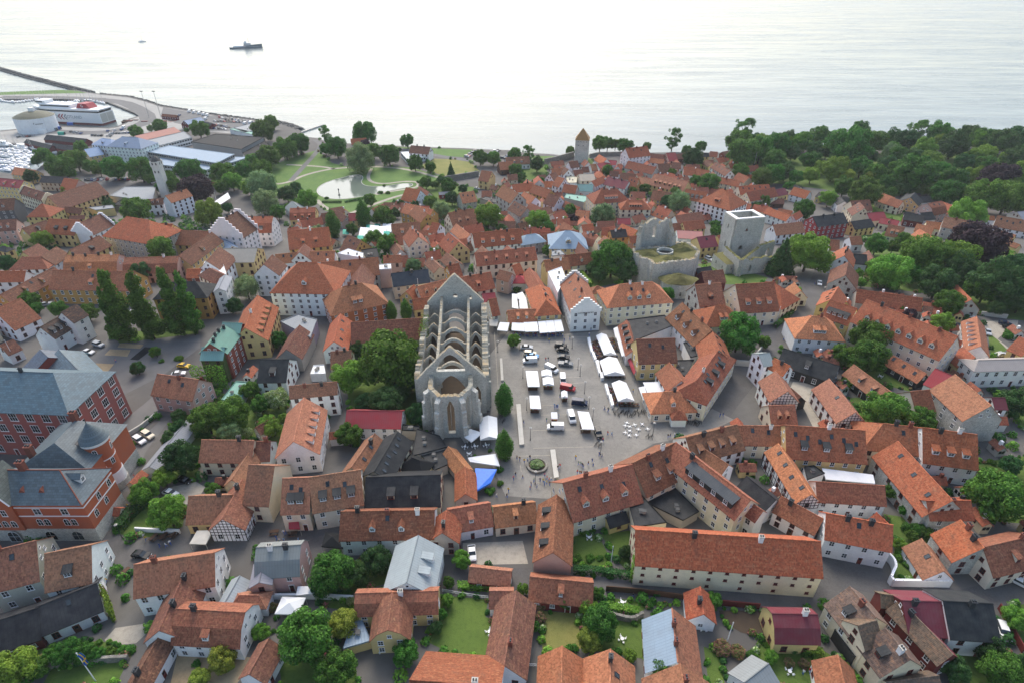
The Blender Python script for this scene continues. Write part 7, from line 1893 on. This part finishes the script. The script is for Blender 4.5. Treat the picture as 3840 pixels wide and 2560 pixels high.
aw = [('G', [(-5, 682), (118, 690), (108, 632), (0, 628)], 'first white awning from the left below the red roofs', 'canvas'), ('G', [(122, 695), (245, 690), (232, 620), (106, 626)], 'second white awning from the left below the red roofs', 'canvas'),
      ('G', [(255, 706), (330, 700), (308, 612), (238, 618)], 'left panel of the cream awning below the ochre house', 'canvas'), ('G', [(332, 700), (402, 695), (380, 606), (310, 611)], 'middle panel of the cream awning below the ochre house', 'canvas'), ('G', [(404, 694), (478, 688), (450, 600), (383, 605)], 'right panel of the cream awning below the ochre house', 'canvas'),
      ('G', [(1008, 918), (1066, 905), (1000, 735), (952, 748)], 'long white awning along the lane behind the tents', 'canvas'), ('G', [(950, 750), (1000, 738), (970, 665), (930, 682)], 'short white awning along the lane behind the tents', 'canvas'), ('G', [(1062, 950), (1120, 1085), (1135, 1075), (1085, 940)], 'dark red awning on the yellow house', 'redpaint'),
      ('G', [(1255, 1280), (1425, 1238), (1385, 1170), (1200, 1175)], 'broad white shop canopy on the square', 'canvas'), ('G', [(1205, 1322), (1252, 1310), (1215, 1210), (1160, 1222)], 'grey white stall roof beside the shop canopy', 'canvas'),
      ('F', [(2145, 640), (2215, 645), (2228, 605), (2145, 600)], 'grey awning below the small cream house by the church', 'concrete'), ('F', [(2215, 680), (2310, 690), (2330, 630), (2240, 625)], 'lilac white awning right of the church gable', 'canvas'),
      ('G', [(1290, 1470), (1320, 1450), (1290, 1405), (1270, 1420)], 'lower green awning of the corner shop', 'teal'), ('G', [(1245, 1375), (1272, 1362), (1250, 1315), (1232, 1330)], 'upper green awning of the corner shop', 'teal'), ('J', [(300, 1225), (405, 1228), (398, 1180), (305, 1178)], 'red striped awning of the cream street house', 'redpaint')]
for t, q, lab, mt in aw: tent(t, q, 2.5, .8, lab, 'awning', 'awning', mt, ridge='slope')
for t, q, lab in (('G', [(330, 340), (420, 350), (420, 300), (320, 300)], ''),): pass
for k, q in enumerate(([(0, 470), (60, 480), (40, 370), (0, 365)], [(70, 480), (148, 480), (130, 395), (65, 400)], [(50, 395), (130, 385), (95, 345), (40, 365)])): tent('G', q, 2.8, .7, ('first', 'second', 'third')[k] + ' white canopy in the yard behind the church', ridge='slope')
# ---------------------------------------------------------------- square furniture
def slab(t, pts, h, label, mat='concrete', name='stone_bench', cat='bench'):
    P = [gp(t, *p) for p in pts]; b = MB().prism([(p.x, p.y) for p in P], -.1, h, mat); return tag(b.build(name), label, cat, own=True)
slab('K', [(38, 100), (78, 97), (112, 468), (68, 472)], .75, 'long pale stone bench nearest the oval trees on the square')
slab('K', [(350, 518), (396, 515), (430, 770), (385, 776)], .75, 'long pale stone bench beside the flowering planter')
slab('F', [(2240, 950), (2262, 948), (2275, 1150), (2250, 1152)], .6, 'narrow stone bench along the church side of the square')
for k, q in enumerate(([(690, 775), (716, 770), (742, 900), (722, 905)], [(728, 905), (750, 900), (776, 968), (756, 975)], [(764, 985), (790, 978), (815, 1090), (796, 1100)], [(806, 1095), (832, 1085), (842, 1140), (815, 1146)], [(848, 1200), (872, 1196), (895, 1290), (876, 1300)], [(884, 1300), (908, 1290), (935, 1390), (912, 1400)])):
    slab('G', q, 1.3, ('first', 'second', 'third', 'fourth', 'fifth', 'sixth')[k] + ' white screen wall from the back along the beer tents', 'white', 'screen_wall', 'screen')
p = gp('K', 230, 655); c = empty('round_planter', p); MB().ring(0, 0, 0, .7, 2.95, 2.9, 'rubble', 28, False).ring(0, 0, .7, .71, 2.9, 2.35, 'rubble', 28, False).ring(0, 0, .3, .71, 2.25, 2.35, 'rubble', 28, False).build('stone_rim', c); MB().ring(0, 0, .3, .5, 2.3, 2.3, 'soil', 24).build('soil_bed', c)
mk('flowers', crown_mesh('f', 9), c, None, (0, 0, .8), 0, (2.1, 2.1, .9)); tag(c, 'round stone planter full of flowers on the square', 'planter', own=True)
for t, q in (('G', [(100, 1035), (620, 1030)]), ('K', [(195, 488), (745, 474)]), ('K', [(190, 325), (560, 318)]), ('K', [(60, 560), (350, 552)]), ('G', [(280, 1105), (640, 1110)]), ('G', [(270, 1368), (560, 1362)]), ('K', [(265, 183), (500, 180)]), ('G', [(160, 745), (560, 715)]), ('G', [(20, 760), (700, 742)]), ('K', [(75, 640), (85, 705)]), ('G', [(560, 1165), (660, 1160)]), ('F', [(2190, 700), (2230, 1300)])):
    sheet('paving_line', strip([gp(t, *p).xy[:] for p in q], .18), .02, 'gravel')
# long tables with benches in the tents
def table_mesh():
    b = MB().box(-1.1, 1.1, -.38, .38, .7, .76, 'wood')
    for s in (-1, 1): b.box(-1.1, 1.1, s * .75 - .14, s * .75 + .14, .42, .46, 'wood').box(s * .8 - .04, s * .8 + .04, -.7, .7, 0, .7, 'dark')
    return b.mesh('picnic_table')
n_ = 0
for a, e, n in (((745, 790), (800, 950), 6), ((780, 780), (830, 940), 6), ((905, 760), (955, 880), 5), ((885, 1220), (955, 1370), 6), ((915, 1215), (985, 1365), 5), ((990, 1370), (1150, 1375), 4), ((800, 1010), (835, 1110), 4), ((870, 1110), (1030, 1110), 4), ((830, 930), (960, 925), 3)):
    for i in range(n):
        f = (i + .5) / n; p = gp('G', a[0] + (e[0] - a[0]) * f, a[1] + (e[1] - a[1]) * f); o = mk('picnic_table', shared('ptable', table_mesh), None, None, p, .1); o['label'] = 'wooden beer table with benches among the white market tents'; o['category'] = 'table'; o['group'] = 'beer tables at the market tents'
for x, y in ((1245, 225), (1420, 240), (1510, 230), (1600, 215), (1160, 555)): p = gp('M', x, y); o = mk('picnic_table', shared('ptable', table_mesh), None, None, p, 1.2); tag(o, 'wooden street table with benches at the outdoor cafe', 'table', 'street cafe tables')
for x, y in ((170, 1270), (340, 1285)): p = gp('J', x, y); o = mk('picnic_table', shared('ptable', table_mesh), None, None, p, .15); tag(o, 'wooden table in front of the cream street house', 'table', 'street cafe tables')
def cafe_set():
    b = MB().ring(0, 0, .7, .74, .5, .5, 'white', 12).ring(0, 0, 0, .7, .08, .05, 'white', 6)
    for k in range(4): a = k * 1.571 + .4; x, y = math.cos(a) * .9, math.sin(a) * .9; b.box(x - .22, x + .22, y - .22, y + .22, .4, .46, 'white').box(x + math.cos(a) * .2 - .2, x + math.cos(a) * .2 + .2, y + math.sin(a) * .2 - .04, y + math.sin(a) * .2 + .04, .46, .9, 'white').ring(x, y, 0, .4, .15, .15, 'white', 5)
    return b.mesh('cafe_table')
for t, x, y, lab in [('K', x, y, 'white cafe table on the open part of the square') for x, y in ((1055, 262), (1040, 288), (1080, 298), (1125, 280), (1195, 275), (1160, 322), (1040, 352), (1080, 335), (1140, 375), (1075, 378), (1245, 318))] + [('J', x, y, 'cafe table in the garden below the church') for x, y in ((1920, 485), (2010, 480), (2115, 470), (1960, 550), (1955, 425), (1640, 375))] + \
    [('O', 1010, 835, 'grey garden table with white chairs beyond the wall'), ('O', 1755, 1070, 'white garden table on the grey terrace'), ('O', 1010, 1170, 'round garden table on the lawn under the tree'), ('N', 2145, 1105, 'round white garden table on the green lawn'), ('P', 195, 1470, 'round white garden table with people beside the roses'), ('N', 1150, 1265, 'white terrace table before the yellow garden house'), ('O', 708, 240, 'small white table on the lawn by the pink gable'), ('H', 1030, 1110, 'garden table with white chairs on the courtyard lawn')]:
    p = gp(t, x, y); o = mk('cafe_table', shared('cafe', cafe_set), None, None, p, x * .3, .62 if t == 'K' else .8); tag(o, lab, 'table', 'cafe tables')
# lamp posts, flag poles
def lamp_mesh(): return MB().tube([(0, 0, 0), (0, 0, 4.6)], (.09, .05), 'dark', 6).ring(0, 0, 0, .5, .14, .12, 'dark', 8).ring(0, 0, 4.5, 4.75, .12, .42, 'white', 10).ring(0, 0, 4.75, 5.0, .42, .1, 'concrete', 10).mesh('street_lamp')
for t, x, y in (('G', 72, 870), ('G', 552, 850), ('G', 605, 1045), ('G', 625, 1105), ('G', 100, 1120), ('G', 665, 1262), ('G', 135, 1415), ('G', 705, 1405), ('K', 168, 415), ('K', 740, 235), ('K', 1292, 370), ('K', 812, 545), ('K', 215, 820), ('G', 1755, 1470), ('F', 2222, 885), ('M', 1125, 235), ('H', 70, 630)):
    p = gp(t, x, y); o = mk('street_lamp', shared('lamp', lamp_mesh), None, None, p); tag(o, 'slender dark street lamp', 'street lamp', 'street lamps')
def pole(t, x, y, h, label, r=.11): p = gp(t, x, y); o = MB().tube([(0, 0, 0), (0, 0, h)], (r, r * .6), 'white', 8).ring(0, 0, h, h + .2, .14, .05, 'white', 8).build('flagpole'); o.location = p; return tag(o, label, 'flagpole', own=True), p
fp, p = pole('M', 880, 1548, 9.5, 'white flagpole with a hanging blue and yellow flag at the lower left'); MAT['flagblue'] = m_plain('flag_blue', '1d4f93', .8, .1); MAT['flagyellow'] = m_plain('flag_yellow', 'e3b920', .8, .1)
b = MB()
for k in range(6):
    z0, z1 = 9.0 - .55 * k, 9.0 - .55 * (k + 1); x0, x1 = .1 + .28 * math.sin(k * .9) + .1 * k, .1 + .28 * math.sin((k + 1) * .9) + .1 * (k + 1)
    for y0, y1, m in ((-.25, .02, 'flagblue'), (.02, .2, 'flagyellow'), (.2, .5, 'flagblue')): b.face([(x0 - .12, y0, z0), (x0 + .05, y1, z0), (x1 + .05, y1, z1), (x1 - .12, y0, z1)], m if k != 3 else 'flagyellow')
b.build('flag', fp)
pole('O', 1962, 1225, 8.0, 'white flagpole rising from the rose bed'); pole('O', 910, 455, 5.5, 'short white pole on the lawn path'); pole('H', 70, 635, 8, 'white flagpole by the lane hedge'); pole('E', 150, 1465, 9, 'white flagpole beside the slate roofed school'); pole('C', 2215, 590, 15, 'tall pale flagpole in front of the wood'); pole('F', 1500, 390, 9, 'white flagpole left of the church west gable')
pole('A', 2000, 1400, 9, 'white flagpole beside the purple beech')
# park fountain figure, picket fence
p = gp('B', 765, 815); o = MB().ring(0, 0, -.5, .5, 1.0, .8, 'dark', 10).ring(0, 0, .5, 3.2, .35, .2, 'dark', 8).ring(0, 0, 3.2, 4.2, .25, .55, 'dark', 8).ring(0, 0, 4.2, 4.8, .55, .1, 'dark', 8).build('pond_sculpture'); o.location = (p.x, p.y, LOW_Z); tag(o, 'dark sculpture standing in the park pond', 'sculpture', own=True)
def picket(t, pts, label, h=1.1):
    P = [gp(t, *q) for q in pts]; c = empty('picket_fence', P[0]); pk = shared('picket', lambda: MB().prism([(-.05, -.02), (.05, -.02), (.05, .02), (-.05, .02)], .05, 1.05, 'white').mesh('picket'))
    for a, b_ in zip(P, P[1:]):
        L = (b_ - a).length; d = (b_ - a) / L; ang = math.atan2(d.y, d.x)
        for z in (.3, .85): r_ = MB().box(0, L, -.03, .03, z, z + .08, 'white').build('rail', c); r_.location = a - P[0] + Vector((0, 0, 0)); r_.rotation_euler = (0, 0, ang)
        for i in range(int(L / .32)): mk('picket', pk, c, None, a - P[0] + d * (.32 * i) + Vector((d.y, -d.x, 0)) * .05, ang)
    return tag(c, label, 'fence', own=True)
picket('N', [(1715, 725), (1875, 755), (2045, 780), (2135, 790)], 'white picket fence above the green lawn'); picket('O', [(320, 845), (610, 900)], 'white picket fence at the top of the dry lawn'); picket('O', [(50, 1400), (225, 1415)], 'white balcony railing at the lower edge')
# bicycles
def bike_mesh():
    b = MB()
    for x in (-.52, .52):
        pts = [(x + .33 * math.cos(a * math.pi / 5), 0, .34 + .33 * math.sin(a * math.pi / 5)) for a in range(11)]; b.tube(pts, .03, 'rubber', 4)
    for q in (((-.52, .34), (-.1, .36)), ((-.1, .36), (.38, .82)), ((-.1, .36), (-.22, .85)), ((-.22, .8), (.38, .82)), ((.38, .95), (.52, .34)), ((-.52, .34), (-.2, .78))): b.tube([(q[0][0], 0, q[0][1]), (q[1][0], 0, q[1][1])], .025, 'dark', 4)
    b.box(-.36, -.1, -.07, .07, .86, .93, 'rubber'); b.tube([(.36, -.28, .98), (.4, 0, 1.0), (.36, .28, .98)], .022, 'dark', 4); return b.mesh('bicycle')
rb_ = random.Random(11)
def bikes(t, a, e, n, w, lab, grp):
    for i in range(n):
        f = (i + rb_.random()) / n; p = gp(t, a[0] + (e[0] - a[0]) * f, a[1] + (e[1] - a[1]) * f + rb_.uniform(-w, w)); o = mk('bicycle', shared('bike', bike_mesh), None, None, p, 1.2 + rb_.uniform(-.5, .5)); o['label'] = lab; o['category'] = 'bicycle'; o['group'] = grp
bikes('G', (930, 1440), (1230, 1450), 30, 26, 'bicycle in the dense rack in front of the market tents', 'bicycles racked at the market tents'); bikes('G', (1590, 1530), (1740, 1540), 12, 14, 'bicycle parked beside the tiny white kiosk', 'bicycles at the kiosk'); bikes('K', (760, 470), (830, 450), 5, 16, 'bicycle or moped parked at the lamp on the square', 'bicycles at the lamp'); bikes('J', (2240, 220), (2290, 250), 5, 14, 'bicycle leaning near the church tent', 'bicycles near the church')
bikes('K', (1230, 370), (1290, 395), 4, 10, 'bicycle at the lamp right of the cafe tables', 'bicycles right of the cafe tables')
# ---------------------------------------------------------------- people
def person_mesh(pose, seed):
    """one continuous figure grown along a skeleton: trousers, top, skin and hair as face materials"""
    rr = random.Random(seed); st = {'walk': .22, 'stand': .05, 'sit': 0}[pose]
    if pose == 'sit': J = dict(pel=(0, 0, .52), kL=(.42, .1, .5), kR=(.42, -.1, .5), aL=(.45, .1, .05), aR=(.45, -.1, .05), fL=(.6, .1, .03), fR=(.6, -.1, .03)); zs = .52
    else: J = dict(pel=(0, 0, .92), kL=(st * .8, .1, .5), kR=(-st * .3, -.1, .5), aL=(st, .1, .08), aR=(-st * 1.1, -.1, .1), fL=(st + .16, .1, .03), fR=(-st * 1.1 + .15, -.1, .04)); zs = .92
    J.update(wst=(0, 0, zs + .2), chs=(.02, 0, zs + .42), nck=(.02, 0, zs + .57), hd=(.04, 0, zs + .68), top=(.03, 0, zs + .8), sL=(.02, .18, zs + .5), sR=(.02, -.18, zs + .5),
             eL=(-st * .6 + .02, .24, zs + .24), eR=(st * .8 + .04, -.24, zs + .24), hL=(-st * .4 + .1, .23, zs + .0), hR=(st * 1.3 + .12, -.23, zs + .03), hipL=(0, .09, zs - .04), hipR=(0, -.09, zs - .04))
    E = [('pel', 'wst'), ('wst', 'chs'), ('chs', 'nck'), ('nck', 'hd'), ('hd', 'top'), ('chs', 'sL'), ('sL', 'eL'), ('eL', 'hL'), ('chs', 'sR'), ('sR', 'eR'), ('eR', 'hR'), ('pel', 'hipL'), ('hipL', 'kL'), ('kL', 'aL'), ('aL', 'fL'), ('pel', 'hipR'), ('hipR', 'kR'), ('kR', 'aR'), ('aR', 'fR')]
    rad = dict(pel=.14, wst=.125, chs=.15, nck=.06, hd=.1, top=.075, sL=.07, sR=.07, eL=.048, eR=.048, hL=.038, hR=.038, hipL=.09, hipR=.09, kL=.065, kR=.065, aL=.045, aR=.045, fL=.04, fR=.04)
    names = list(J); me = bpy.data.meshes.new('person'); me.from_pydata([J[k] for k in names], [(names.index(a), names.index(b)) for a, b in E], [])
    o = bpy.data.objects.new('tmp_person', me); COL.objects.link(o); m = o.modifiers.new('s', 'SKIN'); m.branch_smoothing = .3; o.modifiers.new('d', 'SUBSURF').levels = 1
    for i, k in enumerate(names): sv = me.skin_vertices[0].data[i]; sv.radius = (rad[k], rad[k]); sv.use_root = k == 'pel'
    bpy.context.view_layer.update(); dg = bpy.context.evaluated_depsgraph_get(); out = bpy.data.meshes.new_from_object(o.evaluated_get(dg)); bpy.data.objects.remove(o); out.name = 'person'
    out.materials.clear()
    legm = rr.choice(('dark', 'bluepaint', 'dark', 'wood'))
    for k in (legm, 'cloth', 'skin', 'wood' if rr.random() < .6 else 'black'): out.materials.append(MAT[k])
    for p in out.polygons:
        z, x, y = p.center.z, p.center.x, p.center.y
        p.material_index = 0 if (z < zs + .04 and abs(y) < .19) or z < zs - .12 else 1
        if z > zs + .56: p.material_index = 2
        if z > zs + .66 and (x < .06 or z > zs + .76): p.material_index = 3
        if abs(y) > .2 and z < zs + .22: p.material_index = 2
        p.use_smooth = True
    return out
PM = {(q, s): None for q in ('walk', 'stand', 'sit') for s in range(2)}
for q in PM: PM[q] = person_mesh(q[0], q[1] + 3)
SHIRT = [('red', 'b0343a'), ('white', 'dcdcd8'), ('black', '1c1d20'), ('blue', '2f4f86'), ('yellow', 'c9a92c'), ('grey', '77797c'), ('green', '3f7a5a'), ('pink', 'c9808a'), ('light blue', '7fa8c9'), ('brown', '6a4c38')]
rp_ = random.Random(3)
def add_person(t, x, y, pose='walk', col=None, where='walking on the market square', z=0):
    p = gp(t, x, y); p.z = tz(p.y) + .02 + z; nm, hx = SHIRT[col] if col is not None else rp_.choice(SHIRT)
    o = mk('person', PM[(pose, rp_.randrange(2))], None, lin(hx), p, rp_.random() * 6.28, rp_.uniform(.94, 1.06)); tag(o, f'person in {nm} top {where}', 'person', 'people in the town')
for e in '''K 46 595;K 72 605;K 112 625;K 145 615;K 165 590;K 33 745;K 14 780;K 97 770;K 228 850;K 202 800;K 176 835;K 165 870;K 258 795;K 285 805;K 300 750;K 322 780;K 340 800;K 318 820;K 358 790;K 345 830;K 380 835;K 415 810;K 300 830;K 585 590;K 612 645;K 630 650;K 645 660;K 655 670;K 600 725;K 622 730;K 637 735;K 700 645;K 735 620;K 745 650;K 800 560;K 826 575;K 877 370 0;K 915 375 8;K 848 140 1;K 885 150;K 107 265;K 317 245 6;K 395 130;K 410 125;K 430 210;K 1430 395 2;K 1450 390 2;K 1490 385 1;K 1520 380;K 1907 205 3;K 1937 195;K 835 430;K 420 685;K 440 670
G 340 790;G 310 965;G 333 960;G 465 745;G 530 765;G 725 690 2;G 708 735 1;G 195 745;G 215 740;G 230 745;G 480 790;G 850 1410;G 880 1430;G 390 1390;G 420 1395;G 620 1360;G 180 1430;G 240 1420;G 1110 1250;G 320 1185;G 350 1190;G 150 1200;G 440 1300;G 490 1300;G 940 790;G 930 850;G 920 900
H 140 775 1;H 172 760 1;H 428 262;F 550 545 1;F 578 545 1;J 190 1330 3;J 222 1355 1;J 262 1350 8;J 395 1350;J 280 1285 3;M 1330 235;M 1345 260;M 1470 320 3;M 1530 320 1;M 1570 295;I 1245 1060 0;I 1300 1050;I 1140 1330 2;I 1180 1330 4;M 990 640 4;M 985 590;I 1170 1350 3;P 315 1490 1;P 378 1470 0;J 2320 890 4;J 2305 945;J 2210 940;E 1070 1470 7;O 1110 780 2;N 260 200;N 220 290;C 1750 1395'''.replace('\n', ';').split(';'):
    f = e.split(); wh = 'walking on the market square' if f[0] in 'GK' else 'standing by the houses'
    add_person(f[0], float(f[1]), float(f[2]), rp_.choice(('walk', 'walk', 'stand')), int(f[3]) if len(f) > 3 else None, wh)
for a, e, n in (((735, 800), (800, 955), 22), ((775, 780), (825, 940), 14), ((905, 770), (955, 890), 12), ((880, 1220), (965, 1370), 24), ((985, 1362), (1150, 1370), 14), ((865, 1105), (1030, 1108), 10), ((800, 1010), (830, 1100), 6), ((830, 925), (960, 920), 8)):
    for i in range(n):
        f = (i + rp_.random()) / n; p = gp('G', a[0] + (e[0] - a[0]) * f + rp_.uniform(-14, 14), a[1] + (e[1] - a[1]) * f + rp_.uniform(-6, 6)); p.z = .0; sh = rp_.choice(SHIRT)
        o = mk('person', PM[('sit', rp_.randrange(2))], None, lin(sh[1]), p, rp_.random() * 6.28); o['label'] = f'person in {sh[0]} top sitting at the beer tables beside the white tents'; o['category'] = 'person'; o['group'] = 'guests seated at the beer tables'
for x0, x1, y, n in ((15, 115, 725, 9), (125, 240, 730, 8), (260, 470, 735, 18)):
    for i in range(n): p = gp('G', x0 + (x1 - x0) * (i + rp_.random()) / n, y + rp_.uniform(-10, 6)); sh = rp_.choice(SHIRT); o = mk('person', PM[('sit', rp_.randrange(2))], None, lin(sh[1]), p, rp_.random() * 6.28); o['label'] = f'person in {sh[0]} top seated under the awnings behind the square'; o['category'] = 'person'; o['group'] = 'guests seated under the awnings'
# sign lettering on the stepped gable house, sheds, containers
h_ = NAMED['white stepped gable house with black lettering on the square']; L_, W_, he_, hr_, s_, tp_ = h_['_geo']
lettering('Gutekällaren', 1.15, h_, 'dark', (-(L_ + .34), 0, he_ + .6), (math.pi / 2, 0, -math.pi / 2)) if False else lettering('Gutekällaren', 1.15, h_, 'dark', (-(L_ + .06), 0, he_ - .4), (math.pi / 2, 0, -math.pi / 2))
for x, y, col in ((655, 662, 'bluepaint'), (535, 700, 'bluepaint'), (500, 712, 'greypaint'), (570, 750, 'teal')):
    p = gp('A', x, y); o = MB().box(-3, 3, -1.2, 1.2, 0, 2.6, col).box(3, 3.05, -1.1, 1.1, .1, 2.5, 'dark').build('container'); o.location = p; tag(o, 'shipping container on the ferry quay', 'container', 'containers on the quay')
# ================================================================== HAZE: pale sea air round the whole scene
hm = bpy.data.materials.new('haze_air'); hm.use_nodes = True; hn = hm.node_tree.nodes; hn.remove(hn['Principled BSDF'])
pv = hn.new('ShaderNodeVolumePrincipled'); pv.inputs['Color'].default_value = (.88, .94, 1, 1); pv.inputs['Density'].default_value = .00007; pv.inputs['Anisotropy'].default_value = .2
hm.node_tree.links.new(pv.outputs[0], hn['Material Output'].inputs['Volume'])
MAT['haze'] = hm
hz = MB().box(-9050, 9050, -450, 12050, SEA_Z - 5, CAMZ + 4, 'haze').build('haze'); kind(hz, 'stuff'); hz.display_type = 'WIRE'
# ================================================================== labels: make each one single out one thing
LANDMARKS = [('the church ruin', (1690, 1400)), ('the park pond', (1330, 700)), ('the sea tower', (2185, 600)), ('the mossy ruin', (2500, 970)), ('the square ruin tower', (2790, 880)),
    ('the stepped gable house', (2190, 1180)), ('the round red turret', (380, 1720)), ('the slate roofed school', (230, 1480)), ('the poplars', (640, 1130)), ('the very long warehouse', (2700, 2080)),
    ('the black barn', (3040, 1370)), ('the blue tarpaulin', (1820, 1800)), ('the white ferry', (300, 440)), ('the crimson house', (3100, 850)), ('the copper beech', (3650, 960)),
    ('the white warehouse', (440, 540)), ('the white garden tent', (1085, 2270)), ('the silver metal roof', (1560, 2080)), ('the huge cream house', (3380, 1240)), ('the copper roof', (830, 1270)),
    ('the slim white tower', (600, 700)), ('the crimson sheet roof', (2310, 690)), ('the big pyramid roof', (2710, 730)), ('the large cream hotel', (2300, 740)), ('the dark red wooden house', (3480, 2330)),
    ('the flowering planter', (2013, 1745)), ('the seaside villa', (1580, 560)), ('the red sheet roof', (1400, 1560)), ('the leaning flagpole', (300, 2480)), ('the very large church tree', (1470, 1350))]
def finish_labels():
    from collections import defaultdict
    by = defaultdict(list)
    for o, lab, pos in PENDING: by[lab].append((o, pos))
    ordn = ['nearest', 'second nearest', 'third nearest', 'fourth nearest', 'fifth nearest', 'sixth nearest', 'seventh nearest', 'eighth nearest', 'ninth nearest', 'tenth nearest']
    for lab, items in by.items():
        if len(items) == 1: continue
        groups = defaultdict(list)
        for o, pos in items:
            q = proj(pos); lm = min(LANDMARKS, key=lambda m: (m[1][0] - q[0]) ** 2 + 2.2 * (m[1][1] - q[1]) ** 2)
            dx, dy = q[0] - lm[1][0], (q[1] - lm[1][1]) * 1.6
            rel = ('right of' if dx > 0 else 'left of') if abs(dx) > abs(dy) else ('in front of' if dy > 0 else 'behind')
            groups[(rel, lm[0])].append((math.hypot(dx, dy), o))
        for (rel, lm), its in groups.items():
            its.sort(key=lambda q: q[0])
            for i, (d, o) in enumerate(its):
                tail = f'{rel} {lm}' + ('' if len(its) == 1 else f', {ordn[min(i, 9)]}'); lb = lab
                if len((lb + ' ' + tail).split()) > 16: lb = lb.split(' and ')[0]
                if len((lb + ' ' + tail).split()) > 16: lb = ' '.join(lb.split()[:16 - len(tail.split())])
                o['label'] = f'{lb} {tail}'
finish_labels()
for o in bpy.data.objects:
    for key in ('wc', '_geo'):
        if key in o: del o[key]
